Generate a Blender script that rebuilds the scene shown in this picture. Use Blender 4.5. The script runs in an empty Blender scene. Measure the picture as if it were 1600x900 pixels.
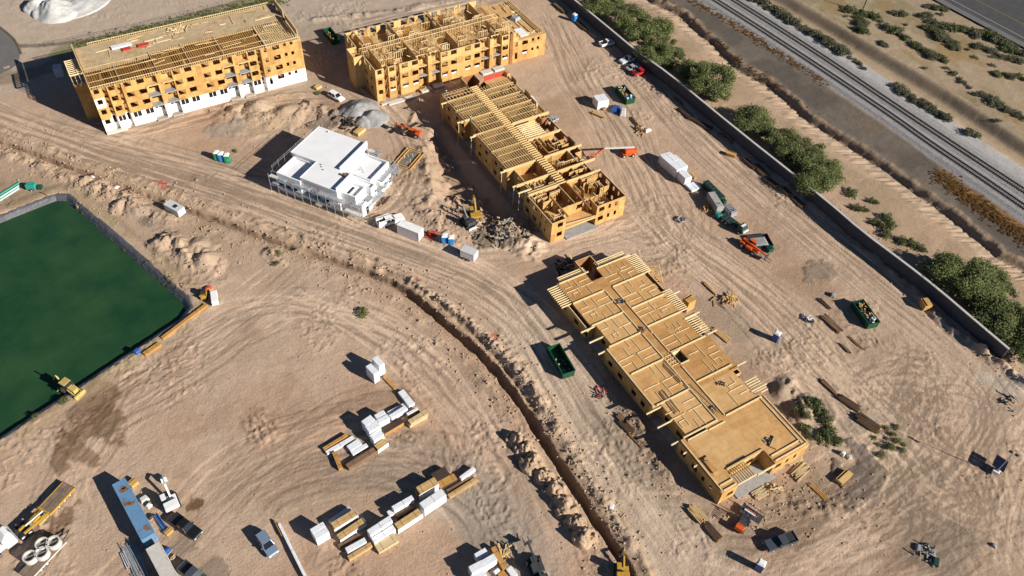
import bpy, math, random
import numpy as np
from mathutils import Vector, Matrix
random.seed(7)
S = bpy.context.scene
COL = S.collection
R = math.radians
# ------------------------------------------------------------------ camera, sky, sun, exposure
# World frame: metres, x and y run along the walls of the building grid, z = 0 is the graded site.
CAM_H = 130.0
F_PX = 1273.4                      # focal length for a 1600 px wide frame
CM = ((0.86258311, -0.50392729, 0.04480704), (-0.34822005, -0.65562879, -0.66999529), (0.36700569, 0.56232391, -0.74101191))
cam_d = bpy.data.cameras.new("camera")
cam = bpy.data.objects.new("camera", cam_d); COL.objects.link(cam)
cam_d.sensor_width = 36.0; cam_d.lens = F_PX/1600*36; cam_d.clip_start = 1.0; cam_d.clip_end = 20000
mw = Matrix(((CM[0][0], -CM[1][0], -CM[2][0], 0), (CM[0][1], -CM[1][1], -CM[2][1], 0), (CM[0][2], -CM[1][2], -CM[2][2], CAM_H), (0, 0, 0, 1)))
cam.matrix_world = mw
S.camera = cam
SUN_AZ = R(-59.0); SUN_EL = R(26.5)          # direction towards the sun (angle from +x) and its height
W = bpy.data.worlds.new("World"); S.world = W; W.use_nodes = True
nt = W.node_tree
bgn = nt.nodes["Background"]; bgn.inputs[1].default_value = 0.05
sky = nt.nodes.new("ShaderNodeTexSky"); sky.sky_type = 'NISHITA'; sky.sun_disc = False
sky.sun_elevation = SUN_EL; sky.sun_rotation = math.pi/2 - SUN_AZ; sky.altitude = 2500; sky.air_density = 0.7; sky.dust_density = 0.0; sky.ozone_density = 2.0
nt.links.new(sky.outputs[0], bgn.inputs[0])
sl = bpy.data.lights.new("sun", 'SUN'); sl.energy = 5.0; sl.angle = R(0.5); sl.color = (1.0, 0.93, 0.83)
so = bpy.data.objects.new("sun", sl); COL.objects.link(so)
sd = Vector((math.cos(SUN_AZ)*math.cos(SUN_EL), math.sin(SUN_AZ)*math.cos(SUN_EL), math.sin(SUN_EL)))
so.rotation_euler = sd.to_track_quat('Z', 'Y').to_euler(); so.location = sd*300
S.view_settings.view_transform = 'Standard'; S.view_settings.look = 'None'
S.view_settings.gamma = 1; S.view_settings.use_curve_mapping = False
S.view_settings.exposure = 0.66

def at(px, py, z=0.0):
    """Survey: the site point at height z that the photograph shows at (px, py)."""
    a = (px-800)/F_PX; b = (py-450)/F_PX
    d = [CM[0][i]*a + CM[1][i]*b + CM[2][i] for i in range(3)]
    t = (z-CAM_H)/d[2]
    return Vector((d[0]*t, d[1]*t, z))

# ------------------------------------------------------------------ materials
MATS = {}
def mat(name, col, rough=0.8, metal=0.0, var=0.0, vs=1.0, bump=0.0, bs=4.0, spec=None, col2=None, c2s=1.0, c2t=(0.5, 0.6)):
    m = bpy.data.materials.new(name); m.use_nodes = True; n = m.node_tree; N = n.nodes; L = n.links
    p = N["Principled BSDF"]; p.inputs["Roughness"].default_value = rough; p.inputs["Metallic"].default_value = metal
    if spec is not None: p.inputs["Specular IOR Level"].default_value = spec
    p.inputs["Base Color"].default_value = (*col, 1)
    tc = N.new("ShaderNodeTexCoord")
    src = None
    if col2 is not None:
        no = N.new("ShaderNodeTexNoise"); no.inputs["Scale"].default_value = c2s; no.inputs["Detail"].default_value = 5; no.inputs["Roughness"].default_value = 0.65
        L.new(tc.outputs["Object"], no.inputs["Vector"])
        mr = N.new("ShaderNodeMapRange"); mr.inputs[1].default_value = c2t[0]; mr.inputs[2].default_value = c2t[1]
        L.new(no.outputs[0], mr.inputs[0])
        mx = N.new("ShaderNodeMix"); mx.data_type = 'RGBA'; mx.inputs["A"].default_value = (*col, 1); mx.inputs["B"].default_value = (*col2, 1)
        L.new(mr.outputs[0], mx.inputs["Factor"]); src = mx.outputs["Result"]
    if var > 0:
        no = N.new("ShaderNodeTexNoise"); no.inputs["Scale"].default_value = vs; no.inputs["Detail"].default_value = 6; no.inputs["Roughness"].default_value = 0.6
        L.new(tc.outputs["Object"], no.inputs["Vector"])
        mr = N.new("ShaderNodeMapRange"); mr.inputs[1].default_value = 0.3; mr.inputs[2].default_value = 0.7; mr.inputs[3].default_value = 1-var; mr.inputs[4].default_value = 1+var*0.6
        L.new(no.outputs[0], mr.inputs[0])
        mx = N.new("ShaderNodeMix"); mx.data_type = 'RGBA'; mx.blend_type = 'MULTIPLY'; mx.inputs["Factor"].default_value = 1
        if src is None: mx.inputs["A"].default_value = (*col, 1)
        else: L.new(src, mx.inputs["A"])
        cc = N.new("ShaderNodeCombineColor")
        for i in range(3): L.new(mr.outputs[0], cc.inputs[i])
        L.new(cc.outputs[0], mx.inputs["B"]); src = mx.outputs["Result"]
    if src is not None: L.new(src, p.inputs["Base Color"])
    if bump > 0:
        no = N.new("ShaderNodeTexNoise"); no.inputs["Scale"].default_value = bs; no.inputs["Detail"].default_value = 5
        L.new(tc.outputs["Object"], no.inputs["Vector"])
        b = N.new("ShaderNodeBump"); b.inputs["Strength"].default_value = bump; b.inputs["Distance"].default_value = 0.2
        L.new(no.outputs[0], b.inputs["Height"]); L.new(b.outputs[0], p.inputs["Normal"])
    MATS[name] = m
    return m

def grid_mat(name, cols, sx, sz, rough=0.8, gap=0.0, gapcol=(0.05, 0.03, 0.02), coord='wall', stain=0.25, world=False):
    """Sheets or boards: every cell of a grid gets its own tone between the given colours, with thin joints."""
    m = bpy.data.materials.new(name); m.use_nodes = True; n = m.node_tree; N = n.nodes; L = n.links
    p = N["Principled BSDF"]; p.inputs["Roughness"].default_value = rough
    if world: g = N.new("ShaderNodeNewGeometry"); vec = g.outputs["Position"]
    else: g = N.new("ShaderNodeTexCoord"); vec = g.outputs["Object"]
    sp = N.new("ShaderNodeSeparateXYZ"); L.new(vec, sp.inputs[0])
    def math_(op, a, b=None, v=None):
        k = N.new("ShaderNodeMath"); k.operation = op; L.new(a, k.inputs[0])
        if b is not None: L.new(b, k.inputs[1])
        elif v is not None: k.inputs[1].default_value = v
        return k.outputs[0]
    if coord == 'wall': u = math_('ADD', sp.outputs[0], sp.outputs[1]); w = sp.outputs[2]
    elif coord == 'deck': u = sp.outputs[0]; w = sp.outputs[1]
    else: u = sp.outputs[1]; w = sp.outputs[2]           # boards running along local x
    us = math_('DIVIDE', u, v=sx); ws = math_('DIVIDE', w, v=sz)
    fw = math_('FLOOR', ws)
    if coord != 'board': us = math_('ADD', us, math_('MULTIPLY', fw, v=0.5))
    fu = math_('FLOOR', us)
    cb = N.new("ShaderNodeCombineXYZ"); L.new(fu, cb.inputs[0]); L.new(fw, cb.inputs[1])
    wn = N.new("ShaderNodeTexWhiteNoise"); wn.noise_dimensions = '2D'; L.new(cb.outputs[0], wn.inputs["Vector"])
    rp = N.new("ShaderNodeValToRGB"); el = rp.color_ramp.elements
    el[0].color = (*cols[0], 1); el[1].color = (*cols[-1], 1)
    for i, c in enumerate(cols[1:-1]):
        e = el.new((i+1)/(len(cols)-1)); e.color = (*c, 1)
    L.new(wn.outputs["Value"], rp.inputs[0]); src = rp.outputs[0]
    no = N.new("ShaderNodeTexNoise"); no.inputs["Scale"].default_value = 0.9; no.inputs["Detail"].default_value = 8; no.inputs["Roughness"].default_value = 0.7; L.new(vec, no.inputs["Vector"])
    mr = N.new("ShaderNodeMapRange"); mr.inputs[1].default_value = 0.3; mr.inputs[2].default_value = 0.7; mr.inputs[3].default_value = 1-stain; mr.inputs[4].default_value = 1+stain*0.5
    L.new(no.outputs[0], mr.inputs[0])
    mx = N.new("ShaderNodeMix"); mx.data_type = 'RGBA'; mx.blend_type = 'MULTIPLY'; mx.inputs["Factor"].default_value = 1
    L.new(src, mx.inputs["A"]); L.new(mr.outputs[0], mx.inputs["B"]); src = mx.outputs["Result"]
    if gap > 0:
        fr = math_('FRACT', us); fr2 = math_('FRACT', ws)
        a = math_('LESS_THAN', fr, v=gap/sx); b = math_('LESS_THAN', fr2, v=gap/sz); o = math_('MAXIMUM', a, b)
        m2 = N.new("ShaderNodeMix"); m2.data_type = 'RGBA'; L.new(o, m2.inputs["Factor"]); L.new(src, m2.inputs["A"]); m2.inputs["B"].default_value = (*gapcol, 1); src = m2.outputs["Result"]
    L.new(src, p.inputs["Base Color"]); MATS[name] = m
    return m

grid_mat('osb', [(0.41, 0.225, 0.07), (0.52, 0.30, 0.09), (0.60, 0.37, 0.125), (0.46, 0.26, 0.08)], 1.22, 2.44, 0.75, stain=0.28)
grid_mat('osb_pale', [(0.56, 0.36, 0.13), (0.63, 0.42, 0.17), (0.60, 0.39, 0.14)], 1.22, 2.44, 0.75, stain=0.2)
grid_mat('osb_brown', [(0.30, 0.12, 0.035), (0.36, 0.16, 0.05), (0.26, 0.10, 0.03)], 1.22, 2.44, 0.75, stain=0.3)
grid_mat('deck', [(0.55, 0.315, 0.115), (0.59, 0.345, 0.135), (0.51, 0.28, 0.095)], 2.44, 1.22, 0.8, gap=0.03, gapcol=(0.34, 0.17, 0.05), coord='deck', stain=0.25)
grid_mat('deck_pale', [(0.58, 0.35, 0.145), (0.62, 0.385, 0.165), (0.55, 0.32, 0.125)], 2.44, 1.22, 0.8, gap=0.03, gapcol=(0.42, 0.24, 0.08), coord='deck', stain=0.22)
grid_mat('deck_orange', [(0.48, 0.255, 0.085), (0.52, 0.285, 0.10), (0.44, 0.225, 0.07)], 2.44, 1.22, 0.8, gap=0.03, gapcol=(0.30, 0.13, 0.04), coord='deck', stain=0.25)
grid_mat('deck_dust', [(0.47, 0.355, 0.205), (0.52, 0.39, 0.23), (0.43, 0.31, 0.17)], 2.44, 1.22, 0.85, coord='deck', stain=0.3)
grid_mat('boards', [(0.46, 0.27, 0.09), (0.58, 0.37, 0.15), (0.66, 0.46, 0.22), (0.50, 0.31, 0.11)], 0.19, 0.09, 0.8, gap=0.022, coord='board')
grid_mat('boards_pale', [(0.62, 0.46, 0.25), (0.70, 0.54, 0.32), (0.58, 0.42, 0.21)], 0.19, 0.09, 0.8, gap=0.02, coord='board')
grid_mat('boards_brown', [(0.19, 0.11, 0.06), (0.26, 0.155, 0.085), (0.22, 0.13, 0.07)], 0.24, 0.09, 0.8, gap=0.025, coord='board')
grid_mat('boards_orange', [(0.45, 0.22, 0.05), (0.55, 0.29, 0.075), (0.50, 0.25, 0.06)], 0.24, 0.09, 0.8, gap=0.022, coord='board')
grid_mat('truck_planks', [(0.16, 0.11, 0.08), (0.24, 0.17, 0.12), (0.30, 0.22, 0.16)], 0.3, 0.5, 0.85, gap=0.03, coord='board', stain=0.5)
mat('lumber', (0.60, 0.42, 0.19), 0.75, var=0.25, vs=2)
mat('lumber_pale', (0.70, 0.55, 0.31), 0.75, var=0.2, vs=2)
mat('lumber_gold', (0.46, 0.26, 0.075), 0.75, var=0.3, vs=2)
mat('lumber_red', (0.34, 0.16, 0.06), 0.8, var=0.3, vs=2)
mat('housewrap', (0.80, 0.80, 0.79), 0.55, var=0.06, vs=0.8)
mat('wrap', (0.72, 0.74, 0.77), 0.45, var=0.10, vs=1.5, bump=0.25, bs=3)
mat('wrap_print', (0.72, 0.74, 0.77), 0.45, col2=(0.28, 0.34, 0.44), c2s=2.5, c2t=(0.62, 0.66), bump=0.2, bs=3)
mat('membrane', (0.78, 0.79, 0.80), 0.6, var=0.06, vs=0.3)
mat('white', (0.78, 0.78, 0.77), 0.4, var=0.05, vs=1)
mat('white_paint', (0.80, 0.80, 0.79), 0.3)
mat('pale_grey', (0.55, 0.56, 0.56), 0.5, var=0.12, vs=1)
mat('grey', (0.30, 0.31, 0.32), 0.6, var=0.2, vs=1)
mat('dark', (0.022, 0.023, 0.026), 0.6)
mat('rubber', (0.018, 0.018, 0.02), 0.85)
mat('glass', (0.012, 0.016, 0.022), 0.08)
mat('steel', (0.42, 0.44, 0.46), 0.45, 0.5, var=0.25, vs=1.5)
mat('galv', (0.40, 0.43, 0.45), 0.5, 0.35, var=0.25, vs=2)
mat('dark_steel', (0.07, 0.075, 0.08), 0.5, 0.3, var=0.3, vs=2)
mat('green_steel', (0.006, 0.070, 0.030), 0.45, var=0.3, vs=1.5, col2=(0.05, 0.06, 0.03), c2s=1.2, c2t=(0.6, 0.7))
mat('dark_green', (0.012, 0.045, 0.032), 0.5, var=0.35, vs=1.5)
mat('teal', (0.03, 0.30, 0.23), 0.5, var=0.15, vs=1)
mat('teal_pale', (0.42, 0.66, 0.58), 0.5, var=0.1, vs=1)
mat('blue_box', (0.13, 0.26, 0.42), 0.5, var=0.15, vs=1.2, col2=(0.20, 0.10, 0.055), c2s=0.42, c2t=(0.60, 0.66))
mat('rust', (0.22, 0.10, 0.05), 0.85, var=0.4, vs=2)
mat('potty_blue', (0.02, 0.22, 0.55), 0.5, var=0.1)
mat('potty_navy', (0.02, 0.08, 0.30), 0.5, var=0.1)
mat('potty_green', (0.02, 0.25, 0.12), 0.5, var=0.1)
mat('red', (0.45, 0.015, 0.015), 0.35)
mat('red_cloth', (0.48, 0.05, 0.03), 0.8, var=0.3, vs=3)
mat('orange', (0.62, 0.10, 0.015), 0.45, var=0.15, vs=2)
mat('yellow', (0.46, 0.27, 0.035), 0.5, var=0.25, vs=2)
mat('yellow_pale', (0.46, 0.35, 0.11), 0.5, var=0.25, vs=2)
mat('blue_grey', (0.20, 0.27, 0.36), 0.3, 0.2)
mat('silver', (0.42, 0.45, 0.49), 0.3, 0.3)
mat('car_black', (0.012, 0.013, 0.016), 0.2)
mat('car_grey', (0.07, 0.085, 0.105), 0.3, 0.2)
mat('blue_tarp', (0.03, 0.10, 0.32), 0.5, var=0.2, vs=2, bump=0.3)
mat('concrete', (0.34, 0.33, 0.31), 0.85, var=0.2, vs=1.2)
mat('concrete_pale', (0.54, 0.52, 0.48), 0.8, var=0.12, vs=1.5)
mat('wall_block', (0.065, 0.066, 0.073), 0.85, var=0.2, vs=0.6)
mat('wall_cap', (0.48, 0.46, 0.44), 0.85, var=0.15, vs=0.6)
mat('liner', (0.085, 0.088, 0.098), 0.5, var=0.35, vs=0.6, bump=0.5, bs=1.2)
mat('soil_dark', (0.14, 0.10, 0.07), 0.95, var=0.4, vs=0.6)
mat('slab_wet', (0.16, 0.145, 0.125), 0.85, var=0.3, vs=0.5)
mat('asphalt', (0.055, 0.055, 0.057), 0.9, var=0.25, vs=0.4)
mat('asphalt_pale', (0.13, 0.125, 0.12), 0.9, var=0.15, vs=0.3)
mat('road_line', (0.36, 0.36, 0.35), 0.7)
mat('road_yellow', (0.20, 0.15, 0.05), 0.7)
mat('ballast', (0.27, 0.26, 0.255), 0.95, var=0.30, vs=1.6, bump=0.6, bs=3)
mat('rail_steel', (0.05, 0.042, 0.038), 0.5, 0.4)
mat('sleeper', (0.10, 0.095, 0.09), 0.9, var=0.3, vs=1)
mat('gravel_grey', (0.27, 0.265, 0.26), 0.95, var=0.3, vs=0.8, bump=0.4, bs=5)
mat('gravel_white', (0.48, 0.475, 0.46), 0.95, var=0.2, vs=0.6, bump=0.4, bs=4)
mat('soil', (0.40, 0.285, 0.19), 0.95, var=0.3, vs=0.6, bump=0.8, bs=2.0)
mat('soil_red', (0.42, 0.10, 0.07), 0.95, var=0.3, vs=1)
mat('wood_pole', (0.10, 0.065, 0.04), 0.9, var=0.3)
mat('solar', (0.008, 0.010, 0.022), 0.12)
mat('trash', (0.45, 0.44, 0.42), 0.8, col2=(0.12, 0.10, 0.08), c2s=3, c2t=(0.4, 0.6))
mat('hivis', (0.45, 0.60, 0.05), 0.7)
mat('denim', (0.05, 0.08, 0.16), 0.85)
mat('skin', (0.45, 0.26, 0.17), 0.6)
mat('bark', (0.09, 0.065, 0.045), 0.9, var=0.3)
def leaf_mat(name, a, b):
    m = bpy.data.materials.new(name); m.use_nodes = True; N = m.node_tree.nodes; L = m.node_tree.links
    p = N["Principled BSDF"]; p.inputs["Roughness"].default_value = 0.7; p.inputs["Specular IOR Level"].default_value = 0.2
    tc = N.new("ShaderNodeTexCoord"); no = N.new("ShaderNodeTexNoise"); no.inputs["Scale"].default_value = 0.7; no.inputs["Detail"].default_value = 4
    L.new(tc.outputs["Object"], no.inputs["Vector"])
    rp = N.new("ShaderNodeValToRGB"); rp.color_ramp.elements[0].position = 0.32; rp.color_ramp.elements[1].position = 0.68
    rp.color_ramp.elements[0].color = (*a, 1); rp.color_ramp.elements[1].color = (*b, 1)
    L.new(no.outputs[0], rp.inputs[0]); L.new(rp.outputs[0], p.inputs["Base Color"])
    tr = N.new("ShaderNodeBsdfTranslucent"); L.new(rp.outputs[0], tr.inputs[0]); ms = N.new("ShaderNodeMixShader"); ms.inputs[0].default_value = 0.45; L.new(p.outputs[0], ms.inputs[1]); L.new(tr.outputs[0], ms.inputs[2]); L.new(ms.outputs[0], N["Material Output"].inputs[0])
    MATS[name] = m
leaf_mat('leaf', (0.14, 0.175, 0.065), (0.285, 0.31, 0.13))
leaf_mat('leaf_dark', (0.10, 0.13, 0.055), (0.19, 0.215, 0.09))
leaf_mat('leaf_sage', (0.13, 0.135, 0.085), (0.21, 0.205, 0.135))
leaf_mat('leaf_olive', (0.14, 0.16, 0.065), (0.26, 0.26, 0.12))
leaf_mat('leaf_dry', (0.20, 0.115, 0.04), (0.30, 0.17, 0.06))

# ------------------------------------------------------------------ mesh building
class MB:
    def __init__(s): s.v = []; s.f = []; s.m = []; s.mats = []
    def mi(s, m):
        if m not in s.mats: s.mats.append(m)
        return s.mats.index(m)
    def face(s, pts, m):
        b = len(s.v); s.v += [tuple(p) for p in pts]; s.f.append(tuple(range(b, b+len(pts)))); s.m.append(s.mi(m)); return s
    def hexa(s, p, m, skip=()):
        """p: 8 points, bottom ring then top ring"""
        b = len(s.v); s.v += [tuple(q) for q in p]; k = s.mi(m)
        for i, q in enumerate(((3, 2, 1, 0), (4, 5, 6, 7), (0, 1, 5, 4), (1, 2, 6, 5), (2, 3, 7, 6), (3, 0, 4, 7))):
            if i in skip: continue
            s.f.append(tuple(b+j for j in q)); s.m.append(k)
        return s
    def box(s, x0, x1, y0, y1, z0, z1, m, skip=()):
        return s.hexa(((x0, y0, z0), (x1, y0, z0), (x1, y1, z0), (x0, y1, z0), (x0, y0, z1), (x1, y0, z1), (x1, y1, z1), (x0, y1, z1)), m, skip)
    def taper(s, x0, x1, y0, y1, z0, z1, ix0, ix1, iy, m, skip=()):
        return s.hexa(((x0, y0, z0), (x1, y0, z0), (x1, y1, z0), (x0, y1, z0), (x0+ix0, y0+iy, z1), (x1-ix1, y0+iy, z1), (x1-ix1, y1-iy, z1), (x0+ix0, y1-iy, z1)), m, skip)
    def bar(s, p, q, w, h, m):
        p = Vector(p); q = Vector(q); d = (q-p)
        if d.length < 1e-6: return s
        d.normalize(); up = Vector((0, 0, 1)) if abs(d.z) < 0.95 else Vector((1, 0, 0))
        a = d.cross(up).normalized()*(w/2); b = a.cross(d).normalized()*(h/2)
        return s.hexa((p-a-b, p+a-b, q+a-b, q-a-b, p-a+b, p+a+b, q+a+b, q-a+b), m)
    def cyl(s, p, q, r0, m, r1=None, n=12, caps=True):
        p = Vector(p); q = Vector(q); r1 = r0 if r1 is None else r1; d = (q-p).normalized()
        up = Vector((0, 0, 1)) if abs(d.z) < 0.95 else Vector((1, 0, 0)); a = d.cross(up).normalized(); c = a.cross(d).normalized()
        b = len(s.v); k = s.mi(m)
        for i in range(n):
            t = 2*math.pi*i/n; o = a*math.cos(t)+c*math.sin(t)
            s.v.append(tuple(p+o*r0)); s.v.append(tuple(q+o*r1))
        for i in range(n):
            j = (i+1) % n; s.f.append((b+2*i, b+2*i+1, b+2*j+1, b+2*j)); s.m.append(k)
        if caps:
            s.f.append(tuple(b+2*i for i in range(n))); s.m.append(k)
            s.f.append(tuple(b+2*i+1 for i in reversed(range(n)))); s.m.append(k)
        return s
    def tube(s, pts, r, m, n=6):
        for a, b in zip(pts[:-1], pts[1:]): s.cyl(a, b, r, m, n=n)
        return s
    def prism(s, poly, z0, z1, m, mside=None):
        n = len(poly); b = len(s.v); k = s.mi(m); k2 = s.mi(mside or m)
        s.v += [(x, y, z0) for x, y in poly]+[(x, y, z1) for x, y in poly]
        s.f.append(tuple(range(b+n, b+2*n))); s.m.append(k)
        s.f.append(tuple(reversed(range(b, b+n)))); s.m.append(k)
        for i in range(n):
            j = (i+1) % n; s.f.append((b+i, b+j, b+n+j, b+n+i)); s.m.append(k2)
        return s
    def side(s, poly, y0, y1, m):
        """poly in (x, z), extruded along y"""
        n = len(poly); b = len(s.v); k = s.mi(m)
        s.v += [(x, y0, z) for x, z in poly]+[(x, y1, z) for x, z in poly]
        s.f.append(tuple(range(b, b+n))); s.m.append(k); s.f.append(tuple(reversed(range(b+n, b+2*n)))); s.m.append(k)
        for i in range(n):
            j = (i+1) % n; s.f.append((b+j, b+i, b+n+i, b+n+j)); s.m.append(k)
        return s
    def mesh(s, name):
        me = bpy.data.meshes.new(name); me.from_pydata(s.v, [], s.f)
        for k in s.mats: me.materials.append(MATS[k])
        me.polygons.foreach_set("material_index", s.m); me.update()
        return me
    def build(s, name, parent=None, bevel=0, smooth=False, loc=None, rz=0):
        o = bpy.data.objects.new(name, s.mesh(name)); COL.objects.link(o)
        if parent is not None: o.parent = parent
        if loc is not None: o.location = loc
        if rz: o.rotation_euler = (0, 0, rz)
        if bevel:
            b = o.modifiers.new("b", 'BEVEL'); b.width = bevel; b.segments = 2; b.limit_method = 'ANGLE'; b.angle_limit = R(35)
        if smooth:
            o.data.polygons.foreach_set("use_smooth", [True]*len(o.data.polygons))
        return o

def tag(o, label, cat, group=None):
    o["label"] = label; o["category"] = cat
    if group: o["group"] = group
    return o
def struct(o): o["kind"] = "structure"; return o
def thing(name, label, cat, loc=(0, 0, 0), rz=0, group=None):
    o = bpy.data.objects.new(name, None); COL.objects.link(o); o.empty_display_size = 0.5
    o.location = loc; o.rotation_euler = (0, 0, rz)
    return tag(o, label, cat, group)
def place(mesh_ob, name, parent, loc=(0, 0, 0), rz=0):
    c = mesh_ob.copy(); c.name = name; COL.objects.link(c); c.parent = parent; c.location = loc; c.rotation_euler = (0, 0, rz); return c
def dup(root, loc, rz, label, group=None, scale=None):
    r = root.copy(); COL.objects.link(r); r.location = loc; r.rotation_euler = (0, 0, rz); r["label"] = label
    if scale: r.scale = scale
    if group: r["group"] = group
    elif "group" in r and group is None: pass
    for ch in list(root.children):
        c = ch.copy(); COL.objects.link(c); c.parent = r
        for g in list(ch.children):
            d = g.copy(); COL.objects.link(d); d.parent = c
    return r
def heading(a, b): d = b-a; return math.atan2(d.y, d.x)
# ------------------------------------------------------------------ the ground: one sheet, fine over the site, stretched to the horizon
def axis(a, b, step):
    return np.arange(a, b, step)
def stretch(start, sign, first, end):
    out = []; s = first; v = start
    while abs(v) < end: s *= 1.35; v += sign*s; out.append(v)
    return np.array(out if sign > 0 else out[::-1])
gx = np.concatenate([axis(-44, 150, 0.27), axis(150, 292, 0.55)]); gy = np.concatenate([axis(-6, 128, 0.25), axis(128, 205, 0.33), axis(205, 290, 0.6)])
gx = np.concatenate([stretch(-44, -1, 0.5, 6000), gx, stretch(gx[-1], 1, 0.8, 6000)])
gy = np.concatenate([stretch(-6, -1, 0.5, 6000), gy, stretch(gy[-1], 1, 0.8, 6000)])
X, Y = np.meshgrid(gx, gy, indexing='ij')
Z = np.zeros_like(X)
rng = np.random.default_rng(11)
def vn(x, y, sc, seed):
    r = np.random.default_rng(seed).random((256, 256)); x = x/sc+seed*17.3; y = y/sc+seed*7.7
    xi = np.floor(x).astype(np.int64); yi = np.floor(y).astype(np.int64); fx = x-xi; fy = y-yi
    fx = fx*fx*(3-2*fx); fy = fy*fy*(3-2*fy)
    g = lambda i, j: r[(xi+i) % 256, (yi+j) % 256]
    return (g(0, 0)*(1-fx)+g(1, 0)*fx)*(1-fy)+(g(0, 1)*(1-fx)+g(1, 1)*fx)*fy
def fbm(x, y, sc, seed, n=4, gain=0.55):
    a = 1; t = 0; s = 0
    for i in range(n): s = s+a*vn(x, y, sc, seed+i); t += a; a *= gain; sc /= 2.03
    return s/t
def sstep(a, b, v):
    t = np.clip((v-a)/(b-a), 0, 1); return t*t*(3-2*t)
def PP(pts, z=0.0):
    return [at(px, py, z).xy for px, py in pts]
def smooth_line(P, n=3):
    P = [Vector(p) for p in P]
    for _ in range(n):
        Q = [P[0]]
        for a, b in zip(P[:-1], P[1:]): Q += [a*0.75+b*0.25, a*0.25+b*0.75]
        Q.append(P[-1]); P = Q
    return P
def window(P, reach):
    xs = [p[0] for p in P]; ys = [p[1] for p in P]
    i0, i1 = np.searchsorted(gx, [min(xs)-reach, max(xs)+reach]); j0, j1 = np.searchsorted(gy, [min(ys)-reach, max(ys)+reach])
    return slice(i0, i1), slice(j0, j1)
def line_dist(P, reach):
    """distance, signed side (+ = left of travel) and running length of the nearest point, in a window round the line"""
    sl = window(P, reach); x = X[sl]; y = Y[sl]
    D = np.full(x.shape, 1e9); Sd = np.zeros(x.shape); T = np.zeros(x.shape); run = 0
    for a, b in zip(P[:-1], P[1:]):
        dx, dy = b[0]-a[0], b[1]-a[1]; l2 = dx*dx+dy*dy+1e-9; l = math.sqrt(l2)
        t = np.clip(((x-a[0])*dx+(y-a[1])*dy)/l2, 0, 1)
        ex = x-a[0]-t*dx; ey = y-a[1]-t*dy; d = np.hypot(ex, ey); k = d < D
        D = np.where(k, d, D); Sd = np.where(k, np.sign(dx*ey-dy*ex), Sd); T = np.where(k, run+t*l, T); run += l
    return sl, D, Sd, T
n1 = fbm(X, Y, 34, 1); n2 = fbm(X, Y, 9, 5); n3 = fbm(X, Y, 2.6, 9); n4 = fbm(X, Y, 1.1, 14, 2)
C3 = lambda c: np.array(c)[None, None, :]
BASE = (0.455, 0.312, 0.218); PALE = (0.50, 0.375, 0.275); BROWN = (0.225, 0.145, 0.09); PINK = (0.40, 0.265, 0.175); GREYD = (0.30, 0.245, 0.19); ROADC = (0.45, 0.335, 0.243)
A = np.empty(X.shape+(3,)); A[:] = BASE
def mix(sl, m, col):
    A[sl] = A[sl]*(1-m[..., None])+C3(col)*m[..., None]
ALL = (slice(None), slice(None))
mix(ALL, 0.7*sstep(0.42, 0.62, n1), (0.475, 0.355, 0.262))
mix(ALL, 0.6*sstep(0.50, 0.70, n2), (0.36, 0.245, 0.17))
mix(ALL, 0.5*sstep(0.54, 0.72, n3)*sstep(0.35, 0.6, n1), (0.43, 0.33, 0.24))
mix(ALL, 0.5*sstep(0.60, 0.80, fbm(X, Y, 16, 31)), BROWN)
# greyer, browner ground towards the south-east of the site
mix(ALL, 0.55*sstep(84, 102, X+0.15*(n1-.5)*60)*sstep(80, 50, Y)*sstep(160, 140, X), (0.38, 0.283, 0.203))
n5 = fbm(X, Y, 0.6, 18, 2)
Z += 0.30*(n2-0.5)+0.10*(n3-0.5)+0.07*(n4-0.5)*sstep(0.35, 0.65, n2)+0.06*(n5-0.5)*sstep(.35, .6, n3)
def stroke(pts, w, col, k=1.0, soft=1.5, px=True, rag=1.0, bump=0.0, seed=3):
    P = smooth_line(PP(pts) if px else pts, 2); sl, D, Sd, T = line_dist(P, w+soft+3)
    D2 = D+(fbm(X[sl], Y[sl], 3.0, seed)-0.5)*3*rag
    m = k*(1-sstep(w/2, w/2+soft, D2)); mix(sl, m, col)
    if bump: Z[sl] += bump*m
    return P
def blob(px, py, r, col, k=1.0, seed=1, rag=0.7, z=0.0, sx=1.0, ang=0.0):
    c = at(px, py); sl = window([c.xy], r*2.5*max(1, sx)); x = X[sl]-c.x; y = Y[sl]-c.y
    u = (x*math.cos(ang)+y*math.sin(ang))/sx; v = -x*math.sin(ang)+y*math.cos(ang)
    d = np.hypot(u, v)/r+(fbm(X[sl], Y[sl], r*0.7, seed)-0.5)*2*rag
    m = k*(1-sstep(0.75, 1.0, d)); mix(sl, m, col)
    if z: Z[sl] += z*m*(0.6+0.8*n3[sl])
# --- haul roads, compacted paler or darker dirt
HAUL = [(-60, 165), (60, 205), (200, 250), (330, 290), (470, 345), (620, 400), (740, 440), (820, 500), (880, 600), (950, 710), (1020, 800), (1100, 905)]
stroke(HAUL, 13, ROADC, 0.75, 4)
stroke([(820, 505), (880, 600), (950, 710), (1020, 800), (1100, 905)], 11, (0.465, 0.365, 0.275), 0.75, 2.5, rag=.6)
stroke([(700, 390), (800, 370), (960, 380), (1060, 360), (1100, 400)], 9, PALE, 0.7, 4)
stroke([(900, 0), (960, 60), (1040, 160), (1120, 240), (1230, 330), (1380, 450), (1520, 570), (1620, 680)], 12, PALE, 0.6, 5)
stroke([(860, 20), (900, 110), (960, 190), (1020, 300), (1040, 360), (1130, 430), (1240, 520), (1330, 640), (1440, 760), (1600, 840)], 12, (0.47, 0.35, 0.25), 0.65, 5)
stroke([(540, 130), (620, 190), (660, 260), (610, 330), (540, 350)], 7, PALE, 0.5, 3)
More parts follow.
